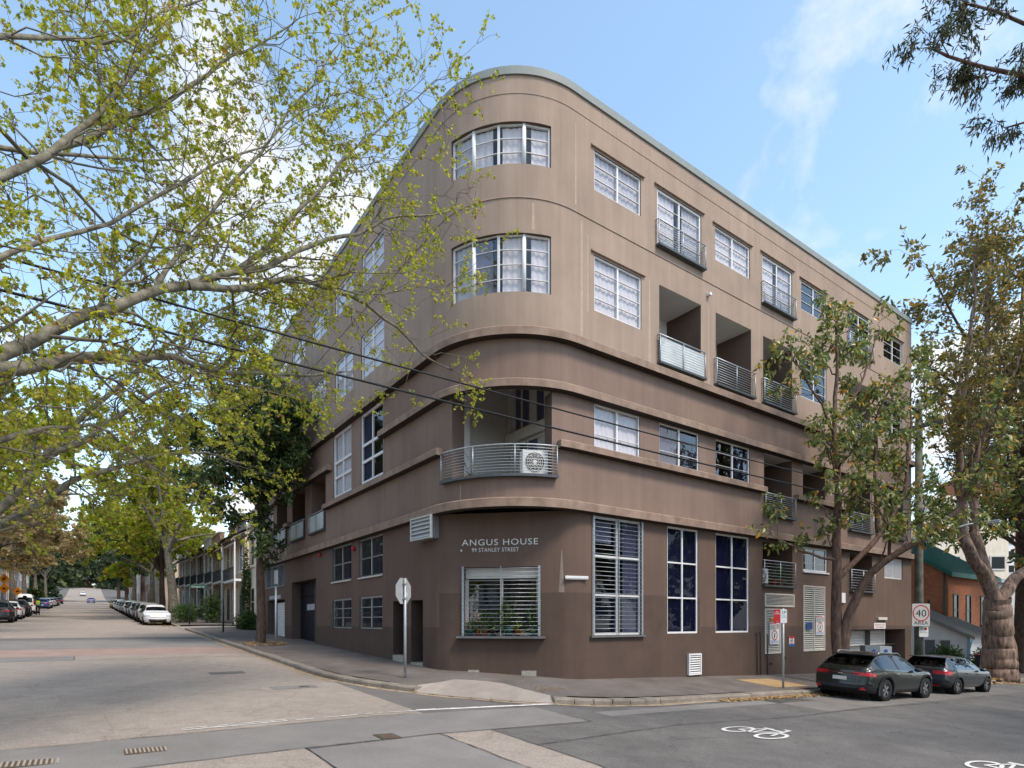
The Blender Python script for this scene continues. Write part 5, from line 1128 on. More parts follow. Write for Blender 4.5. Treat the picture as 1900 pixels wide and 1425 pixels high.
for i, (y, h, rad, r0, lm, tm, lab) in enumerate(E1):
    generic('plane_tree', lab, 'trees along the terrace side', -2.3, y, h, rad, r0, BARK_P if i in (0, 2, 4) else BARK_D, lm, tm, 31 + i, crown0=.30, nlim=9, lsize=(.15, .30) if i < 2 else (.3, .6), lsp=.16 if i < 2 else .28, dens=1.3 if i < 2 else 1.0, per=5, lean=(-.9, -.3) if i == 0 else (0, 0))
W1 = [(27, 17, 6.5, .45, L_SPRING2, 'plane tree on the far side of the side street near the corner'), (40, 18, 6.5, .45, L_SPRING2, 'second plane tree on the far side, behind the arching limbs'), (54, 17, 6.2, .42, L_BROWN, 'brownish leaved tree beside the black parked car'), (68, 15, 6, .4, L_BROWN, 'brown leaved tree behind the orange signs'),
      (84, 15, 6, .4, L_BROWN, 'rusty brown tree past the white van'), (102, 16, 6.5, .4, L_BROWN, 'far brown tree on the far side of the street'), (126, 17, 7, .4, L_DARK, 'far dark tree on the far side of the street'), (160, 18, 8, .4, L_DARK, 'very far dark tree on the far side')]
for i, (y, h, rad, r0, lm, lab) in enumerate(W1):
    generic('plane_tree', lab, 'trees along the far side of the side street', -16.3, y, h, rad, r0, BARK_P if i != 2 else BARK_D, lm, LEAF_CLUMP, 51 + i, crown0=.30, nlim=9, lsize=(.15, .28) if i < 2 else (.28, .55), lsp=.16 if i < 2 else .26, dens=1.3 if i < 2 else 1.0, per=5)
for i, (x, y, h) in enumerate(((-8, 400, 26), (-22, 330, 24), (8, 330, 24), (-30, 260, 22), (14, 250, 22), (-24, 205, 20), (6, 205, 20))):
    generic('dark_tree', ['dark tree closing the view at the top of the street', 'dark tree left of the far end of the street', 'dark tree right of the far end of the street', 'second dark tree left of the far end', 'second dark tree right of the far end', 'third dark tree left of the far end', 'third dark tree right of the far end'][i], 'trees at the end of the street', x, y, h, 11, .5, BARK_D, L_DARK, LEAF_CLUMP, 71 + i, crown0=.06, nlim=14, lsize=(.9, 1.7), lsp=.7, dens=1.1, per=5)
# multi-stemmed tree in front of the right facade
gz = FP(13.6, -2.3)
BT = [([(13.62, -2.32, gz - .2), (13.5, -2.34, 3.18), (13.32, -2.33, 5.12), (13.38, -2.37, 7.07), (13.42, -2.28, 9.05), (13.69, -2.23, 11.08), (13.86, -2.1, 13.0)], .235, .04),
      ([(13.64, -2.4, .7), (13.72, -2.74, 2.58), (13.98, -3.17, 3.83), (14.38, -3.71, 4.48), (15.08, -4.45, 5.02), (15.92, -5.3, 6.02), (16.37, -5.62, 7.23), (17.0, -5.6, 8.6)], .20, .04),
      ([(13.5, -2.37, 3.7), (13.9, -2.5, 4.2), (14.3, -2.66, 4.5), (15.37, -2.94, 5.22), (16.64, -3.35, 6.71), (17.25, -3.3, 9.5), (17.6, -3.2, 11.2)], .12, .03),
      ([(15.4, -2.95, 5.3), (15.51, -2.79, 7.68), (15.56, -2.71, 9.34), (15.97, -2.88, 10.6), (16.86, -3.27, 11.91)], .11, .03),
      ([(13.4, -2.38, 4.3), (12.57, -2.17, 4.46), (11.75, -1.83, 4.67), (10.95, -1.5, 5.05)], .06, .02),
      ([(13.45, -2.3, 8.8), (12.6, -2.2, 9.9), (11.9, -2.0, 10.9), (11.3, -1.8, 11.4)], .06, .02), ([(13.6, -2.3, 9.4), (14.3, -2.6, 10.4), (14.9, -2.8, 11.6), (15.3, -2.9, 12.8)], .06, .02),
      ([(14.4, -3.7, 4.5), (13.6, -4.0, 5.4), (13.0, -3.9, 6.0), (12.4, -3.6, 6.3)], .06, .02), ([(15.1, -4.45, 5.0), (15.6, -4.6, 5.3), (16.5, -4.9, 5.0), (17.6, -5.0, 5.3)], .07, .02), ([(13.38, -2.37, 7.0), (12.6, -2.6, 7.9), (12.0, -2.5, 8.5)], .05, .015)]
keepB = lambda p: p[1] < -.35 and not (4.75 > p[2]) 
make_tree('brush_box_tree', 'multi stemmed street tree with drooping glossy leaves in front of the right facade', 'street trees', (13.6, -2.3, gz), BT, BARK_R, L_BOX, LEAF_OVAL, 8,
          dict(spacing=.36, lmin=.7, lmax=2.0, r_ratio=.45, start=.34, spread=(35, 75), up=.12, npts=6, wig=.06, rmin=.012), dict(spacing=.32, lmin=.3, lmax=.8, r_ratio=.55, start=.35, spread=(30, 70), up=.08, npts=4, wig=.06, rmin=.007), None,
          lsp=.14, lsize=(.14, .27), droop=.75, flat=.5, per=6, keep=keepB, seg=(12, 6, 4))
# old flaking tree further along, with taller ones behind it
gz = FP(30, -2.4)
GT = [([(30.1, -2.6, gz - .3), (30.05, -2.6, gz + .5), (29.99, -2.58, 1.4), (29.95, -2.54, 2.6), (29.9, -2.5, 3.4)], .86, .56),
      ([(29.85, -2.5, 2.9), (29.5, -2.3, 4.2), (28.5, -2.0, 5.2), (27.7, -1.75, 6.3), (27.6, -1.76, 8.25), (27.6, -1.5, 11.9), (28.4, -1.5, 15.5)], .36, .08),
      ([(30.0, -2.55, 3.0), (31.12, -2.89, 4.38), (32.56, -3.43, 5.12), (34.03, -3.99, 7.2), (35, -4.2, 10)], .34, .10),
      ([(29.92, -2.5, 3.1), (29.91, -2.03, 5.09), (29.87, -1.5, 7.14), (30.59, -1.53, 10.12), (31.44, -1.64, 15.54), (31.93, -1.5, 20.5)], .32, .06),
      ([(27.6, -1.76, 8.0), (26.6, -2.4, 9.6), (25.4, -3.0, 11.2)], .12, .03), ([(30.6, -1.5, 10), (29.4, -2.6, 12.6), (28.2, -3.4, 15)], .14, .03), ([(30.9, -1.5, 12), (32.6, -2.2, 15), (34, -2.8, 18)], .14, .03), ([(27.6, -1.6, 10.5), (28.6, -3.0, 12.4), (29.6, -4, 13.6)], .1, .03), ([(32.5, -3.4, 5.1), (31.6, -4.6, 6.6), (30.8, -5.4, 8.2)], .1, .03), ([(27.6, -1.5, 11.7), (27.0, -2.2, 15), (26.4, -2.6, 18.5), (26.4, -2.6, 20.3)], .12, .03), ([(28.35, -1.5, 15.2), (28.6, -2.0, 18.5), (28.3, -2.2, 22.3)], .09, .03), ([(31.4, -1.64, 15.2), (30.3, -2.0, 19), (29.8, -2.2, 23.6)], .10, .03), ([(27.6, -1.6, 9), (26.2, -3.2, 11.5), (25.2, -4.0, 13.8), (24.8, -4.2, 15.3)], .11, .03), ([(31.6, -1.6, 16.5), (32.8, -2.0, 19.5), (33.4, -2.2, 22.5)], .09, .03)]
make_tree('old_gum_tree', 'massive old tree with flaking pink grey bark at the kerb beyond the parked cars', 'street trees', (30.1, -2.6, gz), GT, BARK_B, L_GUM, LEAF_OVAL, 12,
          dict(spacing=.60, lmin=1.2, lmax=3.0, r_ratio=.4, start=.38, spread=(30, 75), up=.12, npts=6, wig=.05, rmin=.014), dict(spacing=.48, lmin=.5, lmax=1.3, r_ratio=.5, start=.25, spread=(30, 75), up=.05, npts=4, wig=.05, rmin=.008), None,
          lsp=.18, lsize=(.16, .30), droop=.5, flat=.4, per=6, keep=lambda p: p[2] > 5.6 and not (p[0] < 26.4 and p[1] > -.4), seg=(22, 6, 4))
generic('gum_tree', 'tall olive brown tree rising above the parapet at the right', 'trees behind the old gum', 38.0, -1.6, 27.0, 6.8, .5, BARK_D, L_GUM, LEAF_OVAL, 91, crown0=.42, nlim=13, lsize=(.24, .42), lsp=.15, dens=1.35, per=3)
generic('gum_tree', 'dense dark tree at the right edge of the photo beyond the old gum', 'trees behind the old gum', 46.0, -2.2, 23.0, 7, .5, BARK_D, L_GUM2, LEAF_OVAL, 92, crown0=.22, nlim=12, lsize=(.28, .46), lsp=.2, dens=1.2, per=4)
generic('gum_tree', 'leafy tree between the old gum and the modern house', 'trees behind the old gum', 36.0, -6.0 + 3.2, 13.0, 4.0, .3, BARK_D, L_BOX, LEAF_OVAL, 93, crown0=.45, nlim=9, lsize=(.25, .4), lsp=.2, dens=1.1, per=6)
# tree on the near side whose tips hang in at the top right
TX, TY = 7.4, -16.2; gz = GR(TX, TY)
TT = [([(TX, TY, gz), (7.3, -16.0, 5), (7.0, -15.4, 9), (6.6, -14.6, 13)], .34, .14),
      ([(7.0, -15.6, 8), (5.4, -13.0, 8.9), (3.9, -11.2, 9.4), (3.14, -10.42, 10.21), (3.0, -10.2, 10.45), (2.72, -9.87, 10.58), (2.5, -9.6, 10.86), (2.41, -9.41, 11.08), (2.32, -9.22, 11.35)], .13, .018),
      ([(6.9, -15.2, 9.4), (5.0, -12.6, 10.3), (3.6, -10.9, 10.6), (3.07, -10.37, 11.03), (2.99, -10.07, 11.5), (2.69, -9.61, 11.9)], .10, .018), ([(5.4, -13.0, 8.9), (4.2, -11.5, 9.0), (3.35, -10.6, 9.5), (3.0, -10.2, 9.85), (2.85, -10.0, 9.75)], .05, .012)]
make_tree('gum_tree', 'overhanging tree whose narrow leaved branch tips hang into the top right sky', 'street trees', (TX, TY, gz), TT, BARK_R, L_GUM2, LEAF_LONG, 17,
          dict(spacing=.26, lmin=.35, lmax=.85, r_ratio=.45, start=.55, spread=(30, 80), up=.05, npts=5, wig=.06, rmin=.007), dict(spacing=.13, lmin=.15, lmax=.4, r_ratio=.6, start=.2, spread=(30, 80), up=-.05, npts=4, wig=.06, rmin=.003), None,
          lsp=.04, lsize=(.07, .16), droop=.9, flat=.3, per=6, seg=(8, 5, 3))
# two plane trees across the lower street, seen only as reflections
for i, (x, y) in enumerate(((-22, -17), (22, -17.5), (-33, -17.2), (14.5, -18.2), (31, -17.4), (41, -17.6))):
    generic('plane_tree', ['plane tree behind the viewer, left of the side street', 'plane tree behind the viewer, opposite the parked cars', 'plane tree farthest left behind the viewer', 'plane tree behind the viewer, nearest the overhanging branch', 'plane tree behind the viewer, opposite the massive old tree', 'plane tree farthest right behind the viewer'][i], 'trees behind the viewer', x, y, 13, 5.0, .4, BARK_P, L_SPRING2, LEAF_CLUMP, 97 + i, crown0=.3, nlim=8, lsize=(.3, .5), lsp=.3, per=4)

# shrubs, hedge and vine
def shrub(name, label, group, x, y, z, rx, ry, rz_, n, size, leafm, seed, tmpl=LEAF_OVAL, stem=True):
    rng = np.random.default_rng(seed); t = empty(name, (x, y, z), 0, label, 'shrub', group); u = unit(rng.normal(size=(n, 3))); r = rng.random((n, 1)) ** .45
    bumps = 1 + .18 * np.sin(u[:, :1] * 5 + seed) + .15 * np.sin(u[:, 1:2] * 7); p = u * r * bumps * np.array([rx, ry, rz_]) + np.array([x, y, z + rz_ * .95])
    V, F = leaves(tmpl, p, u + rng.normal(0, .6, u.shape), rng.uniform(*size, n), rng, .35); put('foliage', V, F, leafm, t, False, 'stuff')
    if stem:
        st = [(np.array([(x + a, y + b, z - .1), (x + a * 2.5, y + b * 2.5, z + rz_ * .9)]), np.array([.03, .015])) for a, b in ((.05, 0), (-.05, .06), (0, -.07))]; V, F = tube_arrays(st, 5); put('stems', V, F, BARK_D, t, True)
    return t
zf = lambda x, y: GR(x, y) + .25
shrub('hedge', 'clipped dark hedge at the foot of the mottled plane trunk', 'bushes along the terraces', -1.9, 43.2, zf(-1.9, 43), .9, 1.6, .75, 2600, (.1, .2), L_HEDGE, 5)
shrub('shrub', 'potted bush in front of the tan brown terrace', 'bushes along the terraces', -.2, 41.5, zf(0, 41), .7, .8, 1.3, 2400, (.1, .2), L_HEDGE, 6)
shrub('shrub', 'low bright green bush at the foot of the cream house', 'bushes along the terraces', 0.1, 29.5, zf(0, 29), .6, 1.6, .6, 2200, (.12, .22), L_HEDGE, 7)
shrub('climbing_vine', 'green vine climbing the front of the cream house', 'bushes along the terraces', 0.6, 32.6, zf(0, 32), .25, .55, 2.9, 2200, (.10, .2), L_HEDGE, 8)
shrub('shrub', 'round bush behind the dark hatchback roof', 'bushes by the cottage', 32.6, .6, GR(32.6, .6) + .2, .8, .8, .75, 1800, (.12, .2), L_HEDGE, 9)
shrub('shrub', 'round bush right of the cottage downpipe', 'bushes by the cottage', 33.1, -1.05, GR(33, -1) + .15, .65, .65, .7, 1600, (.12, .2), L_HEDGE, 10)
shrub('shrub', 'green bush between parked cars on the far side of the side street', 'bushes along the terraces', -15.6, 112, GR(-15, 112) + .1, 1.2, 2, 1.5, 1600, (.3, .5), L_HEDGE, 11)
# leaf litter
L_LIT = leafmat('dry_fallen_leaves', [(0, (.20, .11, .04)), (.5, (.36, .22, .09)), (1, (.50, .36, .18))], .1, .8)
def litter(name, label, fn, n, size, seed, zf):
    rng = np.random.default_rng(seed); P = np.array([fn(rng) for _ in range(n)]); P = np.column_stack([P, [zf(a, b) + .02 + .012 * rng.random() for a, b in P]]); d = rng.normal(size=(n, 3)) * np.array([1, 1, .12])
    V, F = leaves(LEAF_PLANE if size[1] > .07 else LEAF_OVAL, P, d, rng.uniform(*size, n), rng, .85); o = bpy.data.objects.new(name, fastmesh(name, V, F, L_LIT, False)); link(o); tag(o, label, 'leaves', kind='stuff')
litter('fallen_leaves', 'drift of dry leaves in the gutter around the parked dark green car', lambda r: (r.uniform(5.5, 15), KY - .02 - abs(r.normal(0, .16))), 2300, (.04, .095), 1, GR)
litter('fallen_leaves', 'thin line of dry leaves along the corner gutter', lambda r: (lambda p: (p[0] + r.normal(0, .05) - .05, p[1] + r.normal(0, .05) - .05))(CURVE[int(r.integers(0, len(CURVE)))] if r.random() < .5 else (KX - .05, r.uniform(4, 22))), 900, (.03, .07), 2, GR)
litter('fallen_leaves', 'ring of dry leaves round the foot of the evergreen tree', lambda r: (lambda a, q: (-1.95 + q * math.cos(a), 16.0 + 1.5 * q * math.sin(a)))(r.uniform(0, 6.28), .35 + .55 * math.sqrt(r.random())), 900, (.05, .11), 3, lambda x, y: FP(x, y))
litter('fallen_leaves', 'scatter of dry leaves on the footpath beside the round drain', lambda r: (.95 + r.normal(0, .28), -1.2 + r.normal(0, .22)), 160, (.03, .07), 4, lambda x, y: GR(x, y) + .21)
litter('fallen_leaves', 'dry leaves piled against the roots of the massive old tree', lambda r: (28.8 + r.normal(0, 1.3), -2.2 + r.normal(0, .7)), 900, (.08, .16), 5, lambda x, y: FP(x, y) if y > KY else GR(x, y))
litter('fallen_leaves', 'brown leaves under the row of parked cars on the terrace side', lambda r: (KX - abs(r.normal(0, .8)), r.uniform(37, 60)), 900, (.07, .14), 6, GR)

# a wood far up the hill that closes the street
rng = np.random.default_rng(77); n = 9000; P = np.column_stack([rng.uniform(-70, 70, n), rng.uniform(425, 450, n), np.zeros(n)]); hh = 13 + 4 * np.sin(P[:, 0] * .21) + 3 * np.sin(P[:, 0] * .5 + 1); P[:, 2] = GR(0, 430) - 1 + rng.random(n) * hh
V, F = leaves(LEAF_CLUMP, P, rng.normal(size=(n, 3)), rng.uniform(1.5, 3.0, n), rng, .3); o = bpy.data.objects.new('far_wood', fastmesh('far_wood', V, F, L_DARK)); link(o); tag(o, 'dark green wood closing the far end of the street', 'wood', kind='stuff')
# ------------------------------------------------------------------ vehicles
CGLASS = glassmat('car_glass', (.05, .06, .06), .0, ior=1.42); TYRE = mat('tyre_rubber', (.018, .018, .019), .85, .15, 20); RIM = mat('alloy_rim', (.42, .42, .43), .35, .1, 20, metal=.8); BLK = mat('black_plastic', (.025, .026, .03), .6, .1, 10); CHROME = mat('chrome_trim', (.6, .6, .62), .2, .05, 9, metal=.9)
TAIL = mat('red_tail_light', (.45, .012, .018), .25, .15, 9, coat=.6); HEADL = mat('clear_head_light', (.42, .44, .46), .15, .2, 12, coat=.8); PLATE = mat('pale_number_plate', (.62, .60, .56), .6, .06, 30); UNDER = mat('car_underside', (.01, .01, .01), .95, .05, 5)
def carpaint(name, c, metal=.35): return mat(name, c, .35, .04, 2, metal=metal, coat=.8, spec=.4)
def crs(xs, ys, q): return np.interp(q, xs, ys)
def spline(xs, ys, q):
    xs = np.array(xs, float); ys = np.array(ys, float); m = np.gradient(ys, xs); q = np.clip(q, xs[0], xs[-1]); i = np.clip(np.searchsorted(xs, q) - 1, 0, len(xs) - 2); h = xs[i + 1] - xs[i]; t = (q - xs[i]) / h
    return (2 * t ** 3 - 3 * t ** 2 + 1) * ys[i] + (t ** 3 - 2 * t ** 2 + t) * h * m[i] + (-2 * t ** 3 + 3 * t ** 2) * ys[i + 1] + (t ** 3 - t ** 2) * h * m[i + 1]
def car_shape(kind):
    """x from rear (0) to nose (L).  belt = shoulder height, top = roof or bonnet line"""
    if kind == 'suv': return dict(L=4.50, W=.92, H=1.54, wb=(.93, 3.57), wr=.362, top=[(0, .98), (.06, 1.06), (.20, 1.13), (.76, 1.44), (1.15, 1.52), (1.75, 1.545), (2.3, 1.50), (2.75, 1.34), (3.22, 1.06), (3.6, 1.01), (4.1, .93), (4.38, .82), (4.5, .66)], belt=[(0, .96), (.5, 1.03), (1.2, 1.02), (2.4, .96), (3.1, .93), (4.0, .86), (4.5, .64)], glass=(.18, .74, 1.05, 2.62, 3.16), clad=True)
    if kind == 'hatch': return dict(L=4.26, W=.895, H=1.45, wb=(.80, 3.42), wr=.315, top=[(0, .92), (.05, 1.0), (.16, 1.06), (.46, 1.37), (.9, 1.44), (1.6, 1.45), (2.2, 1.41), (2.65, 1.26), (3.08, 1.00), (3.5, .95), (3.95, .86), (4.15, .76), (4.26, .60)], belt=[(0, .90), (.5, .96), (1.2, .95), (2.4, .90), (3.0, .87), (3.8, .80), (4.26, .58)], glass=(.15, .46, .85, 2.55, 3.02), clad=False)
    if kind == 'sedan': return dict(L=4.6, W=.90, H=1.44, wb=(.95, 3.65), wr=.315, top=[(0, .90), (.06, .98), (.7, 1.03), (1.2, 1.33), (1.7, 1.43), (2.2, 1.44), (2.6, 1.36), (3.2, 1.02), (3.8, .94), (4.3, .82), (4.6, .62)], belt=[(0, .88), (.7, .97), (2.4, .92), (3.2, .88), (4.2, .76), (4.6, .58)], glass=(.70, 1.2, 1.4, 2.75, 3.15), clad=False)
    return dict(L=4.9, W=.95, H=1.95, wb=(.95, 3.85), wr=.34, top=[(0, 1.2), (.05, 1.6), (.15, 1.88), (.6, 1.94), (2.0, 1.95), (3.0, 1.90), (3.45, 1.66), (3.95, 1.18), (4.4, 1.06), (4.75, .95), (4.9, .7)], belt=[(0, 1.1), (1, 1.12), (3, 1.08), (3.9, 1.04), (4.5, .95), (4.9, .68)], glass=(.05, .15, .4, 3.3, 3.85), clad=False)
def make_car(kind, paint, label, loc, rz, group=None, detail=1, scale=1.0, dark_roof=False, name='parked_car', tilt=(0, 0), stripe=None):
    s = car_shape(kind); L, Wd, H = s['L'], s['W'], s['H']; t = empty(name, loc, rz, label, 'car', group); t.rotation_euler = (tilt[0], tilt[1], rz); t.scale = scale if hasattr(scale, '__len__') else (scale,) * 3
    nx, nv = (96, 44) if detail else (46, 24)
    xs = np.linspace(0, L, nx + 1); xs = L * (.5 - .5 * np.cos(PI * (xs / L))) * .35 + xs * .65
    tx, tz = zip(*s['top']); bx, bz = zip(*s['belt']); top = spline(tx, tz, xs); belt = np.minimum(spline(bx, bz, xs), top - .012)
    plan = Wd * np.interp(xs / L, [0, .02, .06, .16, .5, .82, .93, .975, 1], [.80, .89, .955, .995, 1.0, .985, .91, .80, .64])          # half width at the shoulder
    zb = np.interp(xs / L, [0, .03, .08, .92, .97, 1], [.40, .30, .23, .21, .24, .34])
    gh = np.clip((top - belt) / (H - .92), 0, 1)
    V = np.zeros((nx + 1, 2 * nv + 1, 3))
    for i in range(nx + 1):
        w = plan[i]; wt = w * (1 - .30 * gh[i]) * (.86 if gh[i] < .25 else .86 + .02 * gh[i]); 
        ys = [.0, w * .62, w * .90, w * .975, w * 1.0, w * .995, w * .975, w * .955]; zs = [zb[i], zb[i], zb[i] + .02, zb[i] + .14, zb[i] + (belt[i] - zb[i]) * .48, zb[i] + (belt[i] - zb[i]) * .78, zb[i] + (belt[i] - zb[i]) * .95, belt[i]]
        h = top[i] - belt[i]; ys += [w * .955 + (wt - w * .955) * .5, wt + .0, wt * .93, wt * .72, wt * .38, 0]; zs += [belt[i] + h * .45, belt[i] + h * .84, belt[i] + h * .945, belt[i] + h * .99, top[i] + .012 * (gh[i] > .5), top[i] + .018 * (gh[i] > .5)]
        par = np.array([0, .10, .16, .22, .36, .47, .53, .56, .66, .765, .81, .87, .94, 1.0]); q = np.linspace(0, 1, nv + 1)
        V[i, nv:, 1] = spline(par, ys, q); V[i, nv:, 2] = spline(par, zs, q); V[i, :nv, 1] = -V[i, nv + 1:, 1][::-1]; V[i, :nv, 2] = V[i, nv + 1:, 2][::-1]; V[i, :, 0] = xs[i]
    # nose and tail: round the ends in plan
    q = np.linspace(0, 1, nv + 1); qq = np.r_[q[::-1][:-1], q]
    cols = 2 * nv + 1; idx = lambda i, j: i * cols + j; P = V.reshape(-1, 3)
    # bow the two ends so that they are not flat
    yy = np.abs(P[:, 1]) / Wd; e0 = np.clip(1 - P[:, 0] / .5, 0, 1); e1 = np.clip(1 - (L - P[:, 0]) / .6, 0, 1); P[:, 0] += e0 * .07 * yy ** 2 - e1 * .16 * yy ** 2
    bz_ = np.clip((P[:, 2] - .55) / .5, 0, 1); P[:, 0] += e0 * bz_ * .05
    R_arch = s['wr'] + .055; arch = [(wx, s['wr']) for wx in s['wb']]
    inside = np.zeros(len(P), bool); par = np.tile(qq, nx + 1)
    side = (np.abs(P[:, 1]) > Wd * .70) & (par < .56) & (par > .07)
    for wx, wz in arch:
        d = np.hypot(P[:, 0] - wx, P[:, 2] - wz); m_ = side & (d < R_arch); inside |= m_; 
    faces = {}
    g = s['glass']; nose_c = L
    def classify(x, y, z, pv, cap=False):
        ay = abs(y); ghx = np.interp(x, xs, gh); key = 'body'
        if not cap:
            if .575 < pv < .765 and ghx > .18 and g[0] + .16 < x < g[4] - .12:
                pil = [g[2] + (g[3] - g[2]) * .40, g[3] - .05]; key = 'side_window'
                if abs(x - pil[0]) < .045: key = 'window_pillar'
                if x < g[0] + .36 and kind != 'van': key = 'body'
            if pv > .80 and g[0] < x < g[1] and ghx > .12 and ay < Wd * .70: key = 'rear_window'
            if pv > .80 and g[3] < x < g[4] and ghx > .06 and ay < Wd * .74: key = 'windscreen'
            if pv > .80 and g[1] <= x <= g[3] and dark_roof: key = 'roof'
            if pv < .13: key = 'underside'
            if s['clad'] and z < zb.min() + .17 and .13 <= pv < .5: key = 'sill_cladding'
        if x < .30 and pv < .6:
            if s['clad'] and .24 < z < .52: key = 'rear_bumper'
            if not s['clad'] and .24 < z < .36: key = 'rear_bumper'
        zt0, zt1 = (.825, .915) if kind == 'suv' else ((.76, .90) if kind != 'van' else (1.0, 1.4))
        if x < .34 and zt0 < z < zt1 and ay > Wd * (.42 if kind != 'van' else .7): key = 'tail_light'
        if x > L - .62 and (.60 if kind != 'van' else .74) < z < (.73 if kind != 'van' else .92) and ay > Wd * .46: key = 'head_light'
        if x > L - .40 and .30 < z < .47 and ay < Wd * .60: key = 'grille'
        if x > L - .40 and .565 < z < .61 and ay < Wd * .46: key = 'grille'
        return key if key not in ('tail_light', 'head_light', 'side_window') else key + ('|l' if y > 0 else '|r')
    for i in range(nx):
        for j in range(2 * nv):
            c = [idx(i, j), idx(i + 1, j), idx(i + 1, j + 1), idx(i, j + 1)]
            if all(inside[k] for k in c): continue
            cen = P[c].mean(0); faces.setdefault(classify(*cen, (qq[j] + qq[j + 1]) / 2), []).append(c[::-1])
    # close the two ends with gently bowed caps
    nc = 20
    for row, sgn, bow in ((0, -1, .06), (nx, 1, .10)):
        ring_ = [idx(row, nv + j) for j in range(nv + 1)]; base = len(P); new = []
        for j in range(nv + 1):
            pr_ = P[ring_[j]]
            for k in range(nc + 1):
                q_ = -1 + 2 * k / nc; new.append((pr_[0] + sgn * bow * (1 - q_ * q_) * min(1, abs(pr_[1]) / (Wd * .5)), pr_[1] * -q_, pr_[2]))
        P = np.vstack([P, np.array(new)]); inside = np.r_[inside, np.zeros(len(new), bool)]
        for j in range(nv):
            for k in range(nc):
                c = [base + j * (nc + 1) + k, base + j * (nc + 1) + k + 1, base + (j + 1) * (nc + 1) + k + 1, base + (j + 1) * (nc + 1) + k]; cen = P[c].mean(0)
                faces.setdefault(classify(cen[0], cen[1], cen[2], .4, True), []).append(c if sgn < 0 else c[::-1])
    # snap the ragged arch edge to the circle
    for wx, wz in arch:
        d = P[:, [0, 2]] - np.array([wx, wz]); r = np.hypot(d[:, 0], d[:, 1]); m_ = inside & (r < R_arch) & (r > .05); k = R_arch / r[m_]; P[m_, 0] = wx + d[m_, 0] * k; P[m_, 2] = np.maximum(zb.min(), wz + d[m_, 1] * k)
    mats = dict(body=paint, side_window=CGLASS, rear_window=CGLASS, windscreen=CGLASS, window_pillar=BLK, underside=UNDER, sill_cladding=BLK, rear_bumper=BLK, tail_light=TAIL, head_light=HEADL, grille=BLK, roof=BLK)
    for key, fs in faces.items():
        nm = key.split('|')[0]; fs = np.array(fs); u, inv = np.unique(fs, return_inverse=True); pv = P[u].copy(); pv[:, 0] -= L / 2
        if nm in ('tail_light', 'head_light', 'rear_bumper', 'grille') and detail: pv[:, 0] += (-.012 if nm in ('tail_light', 'rear_bumper') else .008)
        link(bpy.data.objects.new(nm, fastmesh(nm, pv, inv.reshape(-1, 4), mats[nm], True)), t)
    cab = MB().box(s['glass'][0] + .25 - L / 2, s['glass'][4] - .35 - L / 2, -Wd * .78, Wd * .78, .45, .88).build('seats', UNDER, t)
    MB().box(.15 - L / 2, L / 2 - .2, -Wd * .72, Wd * .72, .22, .45).build('floor_pan', UNDER, t)
    wr = s['wr']
    ty = MB().lathe([(wr * .62, -.105), (wr * .90, -.11), (wr, -.085), (wr, .085), (wr * .90, .11), (wr * .62, .105)], 28 if detail else 14); ty.f = ty.f[:-2]; ty.sm = ty.sm[:-2]; ty.xf(lambda a, b, c: (a, c, b)); tm = ty.mesh('wheel', TYRE)
    rm = MB().lathe([(wr * .66, -.02), (wr * .66, .098), (wr * .60, .085), (wr * .57, .03), (.01, .03)], 24 if detail else 12); rm.f = rm.f[:-2]; rm.sm = rm.sm[:-2]; rm.xf(lambda a, b, c: (a, c, b)); rmesh = rm.mesh('rim', BLK if detail else RIM)
    sp_ = MB()
    for k in range(5):
        a = 2 * PI * k / 5
        for da in (-.16, .16):
            i0 = len(sp_.v); sp_.box(.03, wr * .63, -.018, .018, .05, .085); ca, sa = math.cos(a + da), math.sin(a + da); sp_.xf(lambda x, y, z: (x * ca - y * sa, z, x * sa + y * ca), i0)
    i0 = len(sp_.v); sp_.lathe([(wr * .60, .078), (wr * .66, .10), (wr * .60, .10)], 24); sp_.f = sp_.f[:-2]; sp_.sm = sp_.sm[:-2]; sp_.xf(lambda a, b, c: (a, c, b), i0); sm_ = sp_.mesh('spokes', RIM)
    for wx in s['wb']:
        for sy in (-1, 1):
            w = inst('wheel', tm, t, (wx - L / 2, sy * (Wd - .125), wr), (0, 0, 0 if sy > 0 else PI)); inst('rim', rmesh, w)
            if detail: inst('spokes', sm_, w)
            ln = MB().lathe([(R_arch - .0, -.28), (R_arch - .0, .0)], 20); ln.xf(lambda a, b, c: (a, c, b)); ln.f = ln.f[:-2]; ln.sm = ln.sm[:-2]
            l_ = ln.build('arch_liner', UNDER, t); l_.location = (wx - L / 2, sy * (Wd - .03) if sy > 0 else -(Wd - .31), wr)
            if s['clad'] or detail:
                fl = MB(); rw = .075 if s['clad'] else .018; n = 26
                for k in range(n + 1):
                    a = math.radians(-22 + 224 * k / n); 
                    yo = Wd * np.interp(wx + R_arch * math.cos(a), xs, plan) / Wd
                    for r_ in (R_arch - .012, R_arch + rw): fl.v.append((r_ * math.cos(a), sy * (yo * 1.0 + (.016 if r_ > R_arch else .018)), r_ * math.sin(a)))
                    fl.v.append((( R_arch - .012) * math.cos(a), sy * (yo - .12), (R_arch - .012) * math.sin(a)))
                for k in range(n):
                    fl.f.append((3 * k, 3 * k + 1, 3 * k + 4, 3 * k + 3) if sy > 0 else (3 * k + 3, 3 * k + 4, 3 * k + 1, 3 * k)); fl.f.append((3 * k, 3 * k + 3, 3 * k + 5, 3 * k + 2) if sy > 0 else (3 * k + 2, 3 * k + 5, 3 * k + 3, 3 * k)); fl.sm += [True, False]
                o = fl.build('wheel_arch', BLK if s['clad'] else paint, t); o.location = (wx - L / 2, 0, wr)
